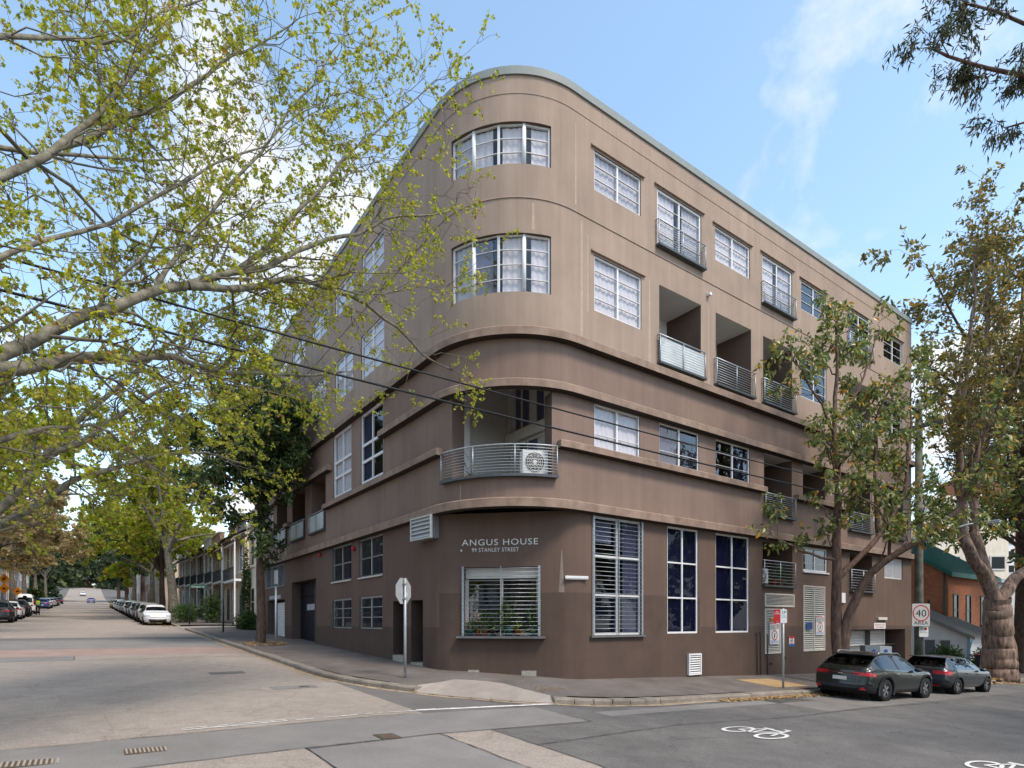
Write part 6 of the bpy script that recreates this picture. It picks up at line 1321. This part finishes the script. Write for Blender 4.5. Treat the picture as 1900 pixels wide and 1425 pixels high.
    for sy in (-1, 1):
        mx_ = g[3] - .02 - L / 2 + .12; zz = float(np.interp(g[3], xs, belt)) + .06
        m_ = MB(); m_.lathe([(.02, -.10), (.075, -.07), (.085, .0), (.07, .07), (.02, .09)], 10); m_.xf(lambda a, b, c: (mx_ + a * .8, sy * (Wd * 1.0 + .02) + sy * c * 1.05 + sy * .04, zz + b * .85)); m_.build('mirror', BLK if kind == 'suv' or not detail else paint, t)
        if detail:
            for hx in ((1.55, 2.55) if kind == 'suv' else (1.5, 2.45)):
                zz2 = float(np.interp(hx, xs, belt)) - .13; MB().box(hx - .11 - L / 2, hx + .11 - L / 2, sy * Wd * .985, sy * (Wd * 1.0 + .028), zz2 - .017, zz2 + .017).build('door_handle', CHROME if kind == 'suv' else paint, t, bevel=.008)
    pz = .60 if kind != 'suv' else .70
    MB().box(-L / 2 - .035, -L / 2 + .06, -.20, .20, pz - .06, pz + .055).build('number_plate', PLATE, t); MB().box(L / 2 - .03, L / 2 + .014, -.2, .2, .46, .56).build('number_plate', PLATE, t)
    if detail:
        if kind == 'suv':
            MB().box(-L / 2 - .012, -L / 2 + .05, -.52, .52, .862, .885).build('light_bar', mat('dark_red_light_bar', (.14, .008, .01), .3, .1, 9, coat=.5), t)
            for sy in (-1, 1):
                MB().tube([(.9 - L / 2, sy * .60, 1.50), (1.0 - L / 2, sy * .60, 1.565), (2.2 - L / 2, sy * .585, 1.55), (2.4 - L / 2, sy * .58, 1.47)], .018, 6).build('roof_rail', RIM, t)
                MB().prism([(-L / 2 + .0, 0), (-L / 2 + .05, 0)] and [(sy * .55, .0), (sy * .74, .0), (sy * .66, .1)], 0, .02).xf(lambda a, b, c: (-L / 2 - .01 + c + .06 * (abs(a) / Wd) ** 2, a, .36 + b)).build('reflector', TAIL, t)
            MB().lathe([(.055, 0), (.055, .012)], 16).xf(lambda a, b, c: (-L / 2 - .005 - c + .03, a * 1.3, .83 + b)).build('badge', CHROME, t)
            MB().box(.60 - L / 2, .84 - L / 2, -.60, .60, 1.455, 1.48).build('spoiler', BLK, t)
        else:
            for sy in (-1, 1): MB().box(-L / 2 + .005, -L / 2 + .05, sy * .42 - .17, sy * .42 + .17, .335, .36).build('reflector', TAIL, t)
            MB().box(-L / 2 - .005, -L / 2 + .05, -.6, .6, .285, .30).build('chrome_strip', CHROME, t); MB().box(.34 - L / 2, .52 - L / 2, -.6, .6, 1.385, 1.405).build('spoiler', paint, t)
    if stripe:
        for sy in (-1, 1): MB().box(-L / 2 + .3, L / 2 - .9, sy * (Wd + .004) - .004, sy * (Wd + .004) + .004, .85, 1.05).build('stripe', stripe, t)
    return t
PG_ = carpaint('dark_green_metallic', (.006, .009, .005), .1); PS_ = carpaint('slate_grey_metallic', (.018, .022, .028), .25); PWH = carpaint('white_car_paint', (.72, .72, .70), 0); PSI = carpaint('silver_car_paint', (.46, .47, .48), .6); PBL = carpaint('blue_car_paint', (.035, .08, .25), .3); PBK = carpaint('black_car_paint', (.012, .012, .014), .2); PRD = carpaint('red_car_paint', (.35, .015, .02), .1); PBE = carpaint('champagne_car_paint', (.50, .46, .40), .4); PLB = carpaint('lilac_blue_car_paint', (.13, .17, .32), .5); PYE = carpaint('yellow_car_paint', (.45, .36, .02), 0)
tl = lambda x, y: (0.0, 0.0)
make_car('suv', PG_, 'dark green SUV parked at the kerb with red tail lights, nearer of the two', (12.95, -3.88, GR(13, -3.9) + .01), math.radians(-1.0), None, 1, (1.09, 1.03, .95), tilt=(.037, .037))
make_car('hatch', PS_, 'slate grey hatchback parked in front of the dark green SUV', (19.1, -3.85, GR(19.1, -3.9) + .01), math.radians(-1.0), None, 1, (1.11, 1.03, .95), tilt=(.037, .037))
gE = 'cars parked on the terrace side'
EC = [(41.6, 'hatch', PWH, 'white hatchback at the front of the row of parked cars'), (47.4, 'suv', PBE, 'champagne car tucked behind the white hatchback'), (53.2, 'hatch', PLB, 'lilac blue car third in the row of parked cars'), (59.0, 'suv', PWH, 'white SUV fourth in the row of parked cars'), (65, 'sedan', PBK, 'dark car half hidden behind the white SUV'), (71.5, 'suv', PWH, 'white SUV sixth in the row of parked cars'), (80, 'hatch', PSI, 'silver car past the sixth in the row'), (88, 'sedan', PSI, 'silver sedan farther up the row'), (96, 'hatch', PWH, 'small white car far up the row'), (106, 'suv', PWH, 'white car at the far end of the row'), (118, 'hatch', PYE, 'yellow car at the far end of the row of parked cars')]
for y, k, p, lab in EC: make_car(k, p, lab, (-4.25, y, GR(-4.2, y)), math.radians(-90), gE, 0, 1.08, tilt=(0, .037))
gW = 'cars parked on the far side'
WC = [(45.6, 'suv', PBK, 'black SUV cut off by the left edge of the photo'), (53.4, 'hatch', PWH, 'white hatchback just ahead of the black SUV'), (60.6, 'suv', PBK, 'dark car beside the person in the yellow vest'), (71, 'van', PWH, 'white van with a yellow stripe beyond the person'), (99, 'hatch', PBL, 'bright blue car on the far side beyond the white van'), (106, 'suv', PWH, 'white car ahead of the bright blue one'), (122, 'sedan', PSI, 'silver car far up the far side'), (130, 'suv', PBK, 'dark car far up the far side'), (137, 'hatch', PRD, 'red car far up the far side'), (160, 'sedan', PBK, 'tiny dark car farthest on the far side')]
for y, k, p, lab in WC: make_car(k, p, lab, (-14.0, y, GR(-14, y)), math.radians(90), gW, 0, 1.05, tilt=(0, -.037), stripe=PYE if k == 'van' else None)
make_car('sedan', PLB, 'blue car driving away in the middle of the side street', (-7.6, 192, GR(-7.6, 192)), math.radians(90), None, 0, 1.05, name='car', tilt=(0, -.037)); make_car('sedan', PWH, 'tiny white car at the far crest of the side street', (-9.8, 268, GR(-9.8, 268)), math.radians(-90), None, 0, 1.1, name='car', tilt=(0, .04))
# ------------------------------------------------------------------ signs, poles, wires
POLEM = mat('galvanised_sign_pole', (.38, .41, .42), .5, .12, 9, metal=.4); SWHITE = mat('sign_white', (.68, .68, .66), .5, .04, 9); SRED = mat('sign_red', (.45, .02, .03), .5, .06, 9); SBLK = mat('sign_black', (.012, .012, .014), .5, .05, 9); SGREEN = mat('sign_green', (.02, .10, .065), .5, .08, 9); SORG = mat('sign_orange', (.75, .25, .01), .5, .06, 9); SBLUE = mat('sign_blue', (.03, .11, .35), .5, .08, 9); SBACK = mat('sign_back_aluminium', (.42, .42, .42), .55, .08, 6, metal=.2); SYEL = mat('sign_yellow', (.70, .42, .02), .5, .06, 9)
WOODP = mat('green_grey_power_pole', (.085, .090, .065), .9, .25, 3, .5, 30, col2=(.14, .135, .11))
def text_mesh(txt, size, m, space=1.0, w=None):
    cu = bpy.data.curves.new('t', 'FONT'); cu.body = txt; cu.size = size; cu.space_character = space; cu.align_x = 'CENTER'; cu.resolution_u = 3; ob = bpy.data.objects.new('t', cu); COL.objects.link(ob); bpy.context.view_layer.update()
    me = bpy.data.meshes.new_from_object(ob.evaluated_get(bpy.context.evaluated_depsgraph_get())); bpy.data.objects.remove(ob)
    xs = [v.co.x for v in me.vertices]; c = (min(xs) + max(xs)) / 2; k = (w / (max(xs) - min(xs))) if w else 1
    for v in me.vertices: v.co = ((v.co.x - c) * k, -.0, v.co.y)
    me.materials.clear(); me.materials.append(m); return me
def txt(parent, s, size, x, y, z, m, w=None, space=1.0, name='lettering'): return inst(name, text_mesh(s, size, m, space, w), parent, (x, y, z))
def plate(parent, x0, x1, z0, z1, y, m, name='plate', r=.03, th=.006):
    pts = []
    for cx_, cz_, a0 in ((x1 - r, z1 - r, 0), (x0 + r, z1 - r, 90), (x0 + r, z0 + r, 180), (x1 - r, z0 + r, 270)):
        for k in range(4): a = math.radians(a0 + 30 * k); pts.append((cx_ + r * math.cos(a), cz_ + r * math.sin(a)))
    mb = MB().prism(pts, 0, th); mb.xf(lambda a, b, c: (a, y + th - c, b)); mb.f = [tuple(reversed(f)) for f in mb.f]; return mb.build(name, m, parent)
def disc(parent, x, z, r0, r1, y, m, name='ring', n=32, sx=1):
    mb = MB()
    for k in range(n):
        a, b = 2 * PI * k / n, 2 * PI * (k + 1) / n
        mb.poly([(x + sx * r0 * math.cos(a), y, z + r0 * math.sin(a)), (x + sx * r1 * math.cos(a), y, z + r1 * math.sin(a)), (x + sx * r1 * math.cos(b), y, z + r1 * math.sin(b)), (x + sx * r0 * math.cos(b), y, z + r0 * math.sin(b))] if r0 > 0 else [(x, y, z), (x + sx * r1 * math.cos(a), y, z + r1 * math.sin(a)), (x + sx * r1 * math.cos(b), y, z + r1 * math.sin(b))])
    return mb.build(name, m, parent)
# stop sign seen from behind (it faces up the side street, +y)
sx_, sy_ = -1.18 - .35, 2.54 - .55
fz = GR(sx_, sy_) + .2
t = empty('stop_sign', (sx_, sy_, fz), math.radians(30), 'back of an octagonal stop sign on a steel pole at the corner', 'sign')
zt = 2.1 + (1155 - 1081) / 1104 * 18.2 - fz; zb_ = 2.1 + (1155 - 1124) / 1104 * 18.2 - fz; c0 = (zt + zb_) / 2; rad = (zt - zb_) / 2 / math.cos(PI / 8)
oc = [(rad * math.cos(PI / 8 + k * PI / 4), rad * math.sin(PI / 8 + k * PI / 4)) for k in range(8)]
MB().prism(oc, 0, .012).xf(lambda a, b, c: (a, .05 + c, c0 + b)).build('plate', SBACK, t)
MB().prism(oc, 0, .002).xf(lambda a, b, c: (a * .97, .0635 + c, c0 + b * .97)).build('red_face', SRED, t)
MB().tube([(0, 0, -.2), (0, 0, zt + .0)], .038, 10).build('pole', POLEM, t); MB().box(.06, .17, .044, .049, c0 - .15, c0 - .03).build('sticker', SWHITE, t)
for zz in (c0 - .2, c0 + .2): MB().box(-.06, .06, -.045, .05, zz - .02, zz + .02).build('clamp', POLEM, t)
s_ = text_mesh('STOP', .26, SWHITE, w=rad * 1.5); o = inst('lettering', s_, t, (0, .068, c0 - .09), (0, 0, PI))
# parking sign pole in front of the tall windows; it faces the oncoming traffic (-x, towards the viewer)
px_, py_ = 9.75, -2.35; fz = FP(px_, py_); k_ = 18.9
t = empty('parking_sign', (px_, py_, fz), math.radians(-38), 'steel pole with a red no stopping plate and a white parking plate', 'sign')
zt = 2.1 + 25 / 1104 * k_ - fz; zl = 2.1 - 1 / 1104 * k_ - fz
MB().tube([(.10, .03, -.2), (.10, .03, zt + .03)], .035, 10).build('pole', POLEM, t)
p1 = plate(t, -.215, -.01, zl, zt, -.012, SRED, 'no_stopping_plate'); txt(p1, 'NO', .05, -.11, -.014, zt - .09, SWHITE); txt(p1, 'STOPPING', .045, -.11, -.014, zt - .14, SWHITE, .17); txt(p1, '<', .06, -.11, -.014, zl + .03, SWHITE); MB().box(-.20, -.03, -.0145, -.013, zt - .155, zt - .148).build('line', SWHITE, p1)
p1 = plate(t, .0, .205, zl, zt, -.012, SWHITE, 'parking_plate'); txt(p1, '2P', .15, .105, -.014, zt - .15, SGREEN, .16); txt(p1, '8am-6pm', .04, .105, -.014, zt - .22, SGREEN, .16); txt(p1, 'MON-FRI', .04, .105, -.014, zt - .27, SGREEN, .16); txt(p1, '>', .06, .105, -.014, zl + .03, SGREEN)
# power pole with the 40 AREA sign and its plates
px_, py_ = 20.2, -2.5; fz = FP(px_, py_)
pole = empty('power_pole', (px_, py_, fz), 0, 'round green grey timber power pole behind the slate grey hatchback', 'power pole')
MB().tube([(0, 0, -.3), (0, 0, 4), (0, 0, 12.0)], [.18, .165, .13], 14).build('pole', WOODP, pole)
MB().box(-.06, .06, -.9, .9, 6.9 + 3.9, 7.05 + 3.9).build('crossarm', WOODP, pole)
MB().tube([(0, -.1, 5.9), (.35, -.5, 6.3), (.9, -1.5, 6.6), (1.1, -1.9, 6.62)], .04, 8).build('lamp_arm', POLEM, pole); MB().box(.95, 1.3, -2.5, -1.85, 6.54, 6.68).build('lamp_head', POLEM, pole, bevel=.03)
for dz in (-.02, -.40): MB().box(-.2, .2, -.22, -.12, 7.3 + dz - fz - .45, 7.42 + dz - fz - .45).build('wire_bracket', POLEM, pole)
t = empty('speed_sign', (19.9, -2.66, fz), math.radians(-36), 'forty area speed sign with a red ring, fixed to the power pole', 'sign'); K = 25.0
zt = 2.1 + (1155 - 1120) / 1104 * K - fz; zl = 2.1 - 7 / 1104 * K - fz; w2 = .37; zc_ = zt - .40
pm = plate(t, -w2, w2, zl, zt, -.05, mat('sign_grey_white', (.50, .49, .47), .55, .05, 9), 'plate', r=.05); disc(pm, 0, zc_, .30, .345, -.053, SRED, 'red_ring', sx=1.02); txt(pm, '40', .42, 0, -.0535, zc_ - .145, SBLK, .44); txt(pm, 'AREA', .21, 0, -.0535, zl + .07, SBLK, .60)
MB().box(-.03, .03, -.044, .2, zl + .1, zl + .16).build('bracket', POLEM, t)
t = empty('parking_sign', (20.05, -2.64, fz), math.radians(-36), 'white parking plate under the speed sign on the power pole', 'sign')
zt = zl - .03; pm = plate(t, -.12, .27, zt - .42, zt, -.05, SWHITE); txt(pm, '2P', .12, -.02, -.053, zt - .13, SGREEN); disc(pm, .16, zt - .08, 0, .06, -.053, SRED, 'no_stopping_dot'); txt(pm, '8am-10pm', .05, .08, -.053, zt - .24, SGREEN, .3)
# bare pole by the evergreen, street name poles
fz = FP(-1.75, 14.8); t = empty('sign_pole', (-1.75, 14.85, fz), 0, 'bare steel pole beside the evergreen trunk', 'pole'); MB().tube([(0, 0, -.2), (0, 0, 2.1 + 66 / 1104 * 27.3 - fz)], .045, 8).build('pole', POLEM, t); MB().box(-.02, .02, -.25, .25, 2.75, 3.35).build('plate_edge', SBACK, t)
for i, (x, y, lab) in enumerate(((-1.9, 26.6, 'dark green pole at the lane before the cream house'), (-2.2, 38.8, 'dark green street name pole at the far side of the lane'))):
    fz = GR(x, y) + .2; t = empty('street_name_sign', (x, y, fz), math.radians(-36), lab, 'sign', 'street name poles'); MB().tube([(0, 0, -.2), (0, 0, 3.0)], .05, 8).build('pole', mat('dark_green_pole', (.02, .035, .03), .5, .15, 8), t)
    if i: MB().box(.0, 1.35, -.015, .015, 2.78, 3.02).build('name_blade', SGREEN, t); txt(t, 'Chapel St', .17, .68, -.02, 2.84, SWHITE, 1.0)
# one way sign on the cream wall
t = empty('one_way_sign', (.84, 28.6, GR(0, 28) + 3.0), 0, 'small white sign on the cream house wall', 'sign'); MB().box(-.03, .0, -.45, .45, -.3, .3).build('plate', SWHITE, t); MB().box(-.034, -.03, -.35, .35, -.04, .04).build('arrow', SBLK, t)
# warning signs on the louvre panels
def wall_sign(name, label, x0, x1, z0, z1, off=.045, base=SWHITE):
    t = empty(name, ((x0 + x1) / 2, -off, z0), 0, label, 'sign'); w = (x1 - x0) / 2; h = z1 - z0; p = plate(t, -w, w, 0, h, -.008, base, r=.02); return t, p, w, h
def danger(label, x0, x1, z0, z1):
    t, p, w, h = wall_sign('warning_sign', label, x0, x1, z0, z1); MB().box(-w + .02, w * .35, -.0125, -.0105, h * .90, h * .98).build('red_band', SRED, p); txt(p, 'DANGER', .07, -w * .33, -.014, h * .915, SWHITE, w * 1.1)
    for k in range(5): MB().box(-w + .03, w * .25, -.0115, -.0105, h * (.66 + .042 * k), h * (.675 + .042 * k)).build('print_line', SBLK, p)
    disc(p, w * .62, h * .80, w * .22, w * .30, -.012, SRED); MB().box(w * .56, w * .68, -.0115, -.0105, h * .76, h * .85).build('hand', SBLK, p)
    disc(p, 0, h * .40, w * .48, w * .60, -.012, SRED); MB().tube([(-w * .1, -.012, h * .28), (0, -.012, h * .42), (w * .02, -.012, h * .49)], .02, 4).build('figure', SBLK, p)
    for k in range(3): MB().box(-w + .04, w - .04, -.0115, -.0105, h * (.05 + .045 * k), h * (.065 + .045 * k)).build('print_line', SBLUE, p)
danger('large danger notice on the tall narrow louvre panel', 12.95, 13.62, 1.25, 2.12); danger('large danger notice on the wide louvre panel', 16.42, 17.12, 1.57, 2.40)
t, p, w, h = wall_sign('warning_sign', 'small orange notice above the danger sign on the narrow louvre', 13.03, 13.39, 2.16, 2.29, base=SORG); MB().box(-w + .04, w - .04, -.0115, -.0105, h * .4, h * .6).build('print_line', SBLK, p)
t, p, w, h = wall_sign('warning_sign', 'small blue notice on the wide louvre panel', 15.69, 16.14, 1.81, 2.12, base=SBLUE)
for k in range(3): MB().box(-w + .05, w - .05, -.0115, -.0105, h * (.2 + .25 * k), h * (.3 + .25 * k)).build('print_line', SBLK, p)
t, p, w, h = wall_sign('warning_sign', 'small red and blue notice on the wall between the louvres', 14.42, 14.79, 1.13, 1.55, .005); MB().box(-w, w, -.0115, -.0105, h * .8, h).build('red_band', SRED, p); MB().box(-w, w, -.0115, -.0105, 0, h * .25).build('blue_band', SBLUE, p); disc(p, 0, h * .52, w * .45, w * .62, -.012, SRED); MB().box(-.04, .04, -.0115, -.0105, h * .45, h * .6).build('figure', SBLK, p)
t, p, w, h = wall_sign('garage_sign', 'white notice with red lettering above the grey roller door', 21.88, 23.1, 1.80, 2.08, .005); txt(p, 'RESIDENTS ONLY', .1, 0, -.012, h * .55, SRED, w * 1.7); txt(p, 'NO PARKING', .1, 0, -.012, h * .15, SRED, w * 1.4)
# roadwork signs far down the street
for i, (y, z, lab) in enumerate(((64, 1.6, 'orange diamond roadwork sign near the left edge'), (78, 1.4, 'second orange roadwork sign behind the white van'), (112, 1.3, 'tiny orange roadwork sign far down the street'))):
    x = -15.3; t = empty('roadwork_sign', (x, y, GR(x, y) + .15), math.radians(-35), lab, 'sign', 'roadwork signs')
    for k in range(2 if i == 0 else 1): MB().prism([(0, -.55), (.55, 0), (0, .55), (-.55, 0)], 0, .02).xf(lambda a, b, c: (a, c, z + .9 + b + k * .95)).build('diamond', SORG, t); MB().box(-.15, .15, -.012, -.002, z + .82 + k * .95, z + .98 + k * .95).build('symbol', SBLK, t)
    MB().tube([(0, .05, -.1), (0, .05, z + 2.2)], .035, 6).build('post', POLEM, t)
# overhead wires along the facade, to a pole off the left edge
p2 = empty('power_pole', (-24.5, -2.5, GR(-24, -2.5) + .1), 0, 'timber power pole on the far corner outside the left edge', 'power pole'); MB().tube([(0, 0, -.3), (0, 0, 11.5)], [.19, .14], 12).build('pole', WOODP, p2)
for i, (z, r, lab) in enumerate(((7.03, .018, 'upper of two black overhead cables crossing the facade'), (6.60, .021, 'lower of two black overhead cables crossing the facade'))):
    n = 40; pts = []
    for k in range(n + 1):
        q = k / n; x = -24.4 + 44.5 * q; pts.append((x, -2.55 + .06 * i, z - .25 * 4 * q * (1 - q) + .25 * .85))
    MB().tube(pts, r, 6).build('overhead_cable', SBLK); o = COL.objects[-1]; tag(o, lab, 'cable')
# ------------------------------------------------------------------ balcony and window-sill things
ac = mat('aircon_white_metal', (.66, .66, .64), .5, .05, 5)
def aircon(loc, rz, label, w=.86, h=.62, d=.32):
    t = empty('air_conditioner', loc, rz, label, 'air conditioner'); MB().box(-w / 2, w / 2, -d / 2, d / 2, .04, h).build('casing', ac, t, bevel=.02)
    cx_ = -w * .12; disc(t, cx_, h * .52, 0, h * .40, -d / 2 - .004, mat('dark_fan_void', (.05, .045, .04), .8, .1, 5), 'fan_opening'); g = None
    for k in range(5): disc(t, cx_, h * .52, h * (.08 + .075 * k), h * (.08 + .075 * k) + .012, -d / 2 - .012 - .001 * k, ac, 'fan_guard')
    for k in range(12):
        a = 2 * PI * k / 12; MB().tube([(cx_, -d / 2 - .012, h * .52), (cx_ + h * .4 * math.cos(a), -d / 2 - .012, h * .52 + h * .4 * math.sin(a))], .005, 4).build('guard_spoke', ac, t)
    disc(t, cx_, h * .52, 0, h * .07, -d / 2 - .02, ac, 'hub'); MB().box(w * .30, w * .38, -d / 2 - .003, -d / 2, h * .78, h * .9).build('badge', mat('cyan_badge', (.02, .35, .5), .5, .1, 9), t)
    for sx in (-1, 1): MB().box(sx * w * .35 - .04, sx * w * .35 + .04, -d / 2, d / 2, 0, .04).build('foot', BLK, t)
    return t
aircon((2.0, .62, 6.33), math.radians(-22), 'white air conditioner unit on the curved corner balcony', .95, .74, .34)
aircon((12.98, .35, 3.60), 0, 'small cream air conditioner on the low street balcony', .62, .62, .28)
def pot(x, y, z, r, h, m, label, leafm, n, spread, lh, seed, tmpl=LEAF_LONG, size=(.14, .3), flower=None, group='pot plants on the corner window sill'):
    t = empty('pot_plant', (x, y, z), 0, label, 'pot plant', group); MB().lathe([(r * .72, 0), (r, h), (r * 1.08, h), (r * 1.08, h * .86), (r * .99, h * .86)], 14).build('pot', m, t)
    MB().lathe([(.001, h * .9), (r * .95, h * .9)], 12).build('soil', BARK_D, t); rng = np.random.default_rng(seed); u = unit(rng.normal(size=(n, 3)) + np.array([0, 0, .8])); base = np.array([x, y, z + h]); p = base + u * rng.random((n, 1)) * np.array([spread, spread * .6, lh])
    p[:, 2] = np.maximum(p[:, 2], z + h); V, F = leaves(tmpl, p, u + np.array([0, 0, -.2]) + rng.normal(0, .3, u.shape), rng.uniform(*size, n), rng, .3); put('foliage', V, F, leafm, t, False, 'stuff')
    if flower:
        q = base + unit(rng.normal(size=(60, 3))) * rng.random((60, 1)) * np.array([spread * .6, spread * .4, lh * .5]) + np.array([0, 0, lh * .55]); V, F = leaves(LEAF_OVAL, q, rng.normal(size=(60, 3)), rng.uniform(.05, .09, 60), rng, .3); put('flowers', V, F, flower, t, False, 'stuff')
    st = [(np.array([[x, y, z + h * .8], [x + .03, y, z + h + lh * .5]]), np.array([.012, .006]))]; V, F = tube_arrays(st, 5); put('stem', V, F, BARK_D, t, True); return t
TEAL = mat('teal_pot', (.03, .14, .16), .5, .1, 8); TERR = mat('terracotta_pot', (.42, .10, .045), .7, .1, 8); REDP = mat('red_pot', (.45, .03, .025), .5, .1, 8); BLKP = mat('black_pot', (.02, .02, .022), .6, .1, 8); L_FL = leafmat('pale_flowers', [(0, (.5, .38, .30)), (1, (.62, .52, .46))], .3)
for i, (p, r, h, m, lab, lm, n, sp2, lh, fl) in enumerate(((.92, .085, .18, TEAL, 'small teal pot at the left end of the sill', L_HEDGE, 30, .10, .16, L_FL), (1.20, .11, .20, REDP, 'bright red pot with a tall flowering plant on the sill', L_HEDGE, 70, .18, .55, L_FL), (1.38, .12, .24, TERR, 'terracotta pot behind the red pot', L_HEDGE, 60, .2, .5, None), (1.66, .10, .18, BLKP, 'black pot with dark leaves left of the teal pot', L_EVER, 70, .22, .4, None), (2.12, .13, .26, TEAL, 'large teal pot with a palm like spray of leaves', L_HEDGE, 240, .42, .85, None), (2.40, .095, .20, TERR, 'orange terracotta pot with a yellow sprig', L_SPRING2, 30, .1, .16, None), (2.84, .11, .24, TEAL, 'teal pot at the right end of the sill', L_EVER, 110, .25, .7, None))):
    x, y = PG(p, -.10 if i not in (2, 4) else -.14); pot(x, y, 1.70, r, h, m, lab, lm, n, sp2, lh, 200 + i, flower=fl)
pot(13.75, .25, 3.60, .10, .2, REDP, 'red pot beside the cream air conditioner', L_HEDGE, 40, .15, .3, 301, group='pots on the low balcony'); pot(14.25, .25, 3.60, .12, .22, TERR, 'leafy pot at the right of the low balcony', L_HEDGE, 160, .28, .6, 302, group='pots on the low balcony')
pot(.75, 2.25, 6.34, .11, .16, BLKP, 'dark pot by the white pillar on the curved balcony', L_BROWN, 26, .2, .6, 303, group='pots on the curved balcony')
pot(13.3, .5, 10.64, .2, .35, BLKP, 'bushy plant filling a third floor balcony', L_EVER, 700, .6, 1.6, 304, tmpl=LEAF_OVAL, size=(.1, .2), group='balcony bushes')
# wheelie bin, meter boxes by the garage
t = empty('wheelie_bin', (32.2, -1.3, FP(32, -1.3)), 0, 'dark wheelie bin with a red lid beside the massive old tree', 'bin'); MB().prism([(-.26, -.30), (.26, -.30), (.26, .30), (-.26, .30)], .08, 1.0).build('body', BLK, t); MB().box(-.29, .29, -.34, .34, 1.0, 1.07).build('lid', mat('maroon_lid', (.18, .02, .03), .5, .1, 8), t, bevel=.02)
for sx in (-1, 1): MB().lathe([(.10, -.03), (.10, .03)], 12).xf(lambda a, b, c: (sx * .28 + c, .25 + a, .10 + b)).build('wheel', TYRE, t)
t = empty('parking_meter_box', (18.3, -1.6, FP(18.3, -1.6)), math.radians(-36), 'grey cabinet with two blue symbols behind the dark green SUV', 'cabinet'); MB().box(-.55, .05, -.2, .2, 0, 1.42).build('cabinet', mat('mid_grey_steel', (.20, .22, .24), .5, .08, 6), t); MB().box(.06, .55, -.2, .2, 0, 1.38).build('cabinet', mat('light_grey_steel', (.42, .44, .47), .5, .08, 6), t)
for x in (-.2, .3): disc(t, x, 1.18, 0, .085, -.205, SBLUE, 'blue_symbol', 16)
# ------------------------------------------------------------------ person in a hi-vis vest
def person(loc, rz, label):
    t = empty('person', loc, rz, label, 'person')
    J = dict(pel=(0, 0, .95), sp=(0, .01, 1.18), ch=(0, .02, 1.38), nk=(0, .02, 1.52), hd=(0, .04, 1.66), tp=(0, .03, 1.76), hl=(-.10, 0, .90), kl=(-.11, .03, .50), al=(-.11, -.02, .09), tl=(-.12, .14, .03), hr=(.10, 0, .90), kr=(.12, .01, .50), ar=(.13, -.03, .09), tr=(.14, .13, .03), shl=(-.19, .02, 1.43), ell=(-.26, -.02, 1.16), wl=(-.20, .14, 1.0), fl=(-.17, .22, .98), shr=(.19, .02, 1.43), elr=(.27, -.02, 1.16), wr_=(.22, .12, .98), fr=(.19, .2, .96))
    Rr = dict(pel=.16, sp=.145, ch=.165, nk=.06, hd=.095, tp=.06, hl=.095, kl=.065, al=.05, tl=.045, hr=.095, kr=.065, ar=.05, tr=.045, shl=.075, ell=.052, wl=.04, fl=.03, shr=.075, elr=.052, wr_=.04, fr=.03)
    ed = [('pel', 'sp'), ('sp', 'ch'), ('ch', 'nk'), ('nk', 'hd'), ('hd', 'tp'), ('pel', 'hl'), ('hl', 'kl'), ('kl', 'al'), ('al', 'tl'), ('pel', 'hr'), ('hr', 'kr'), ('kr', 'ar'), ('ar', 'tr'), ('ch', 'shl'), ('shl', 'ell'), ('ell', 'wl'), ('wl', 'fl'), ('ch', 'shr'), ('shr', 'elr'), ('elr', 'wr_'), ('wr_', 'fr')]
    ks = list(J); me = bpy.data.meshes.new('body'); me.from_pydata([J[k] for k in ks], [(ks.index(a), ks.index(b)) for a, b in ed], []); o = bpy.data.objects.new('body', me); link(o, t); m = o.modifiers.new('skin', 'SKIN')
    for i, k in enumerate(ks): me.skin_vertices[0].data[i].radius = (Rr[k], Rr[k] * (.8 if k in ('ch', 'sp', 'pel') else 1)); me.skin_vertices[0].data[i].use_root = (k == 'pel')
    o.modifiers.new('sub', 'SUBSURF').levels = 2; o.modifiers['sub'].render_levels = 2; me.materials.append(mat('navy_work_clothes', (.018, .022, .035), .9, .15, 6))
    MB().lathe([(.175, 1.0), (.185, 1.15), (.195, 1.32), (.20, 1.42), (.12, 1.49)], 14).xf(lambda a, b, c: (a * 1.08, b * .86 + .015, c)).build('vest', mat('lime_hi_vis', (.42, .62, .02), .7, .06, 6), t)
    MB().lathe([(.098, 1.60), (.108, 1.68), (.10, 1.76), (.05, 1.80)], 12).xf(lambda a, b, c: (a, b + .03, c)).build('hair', BLK, t)
    for zz in (1.08, 1.24): MB().lathe([(.19, zz), (.196, zz + .05)], 14).xf(lambda a, b, c: (a * 1.09, b * .88 + .015, c)).build('reflective_band', SBACK, t)
    return t
person((-12.75, 65.2, GR(-12.75, 65.2)), math.radians(20), 'person in dark clothes and a lime hi-vis vest standing in the road')
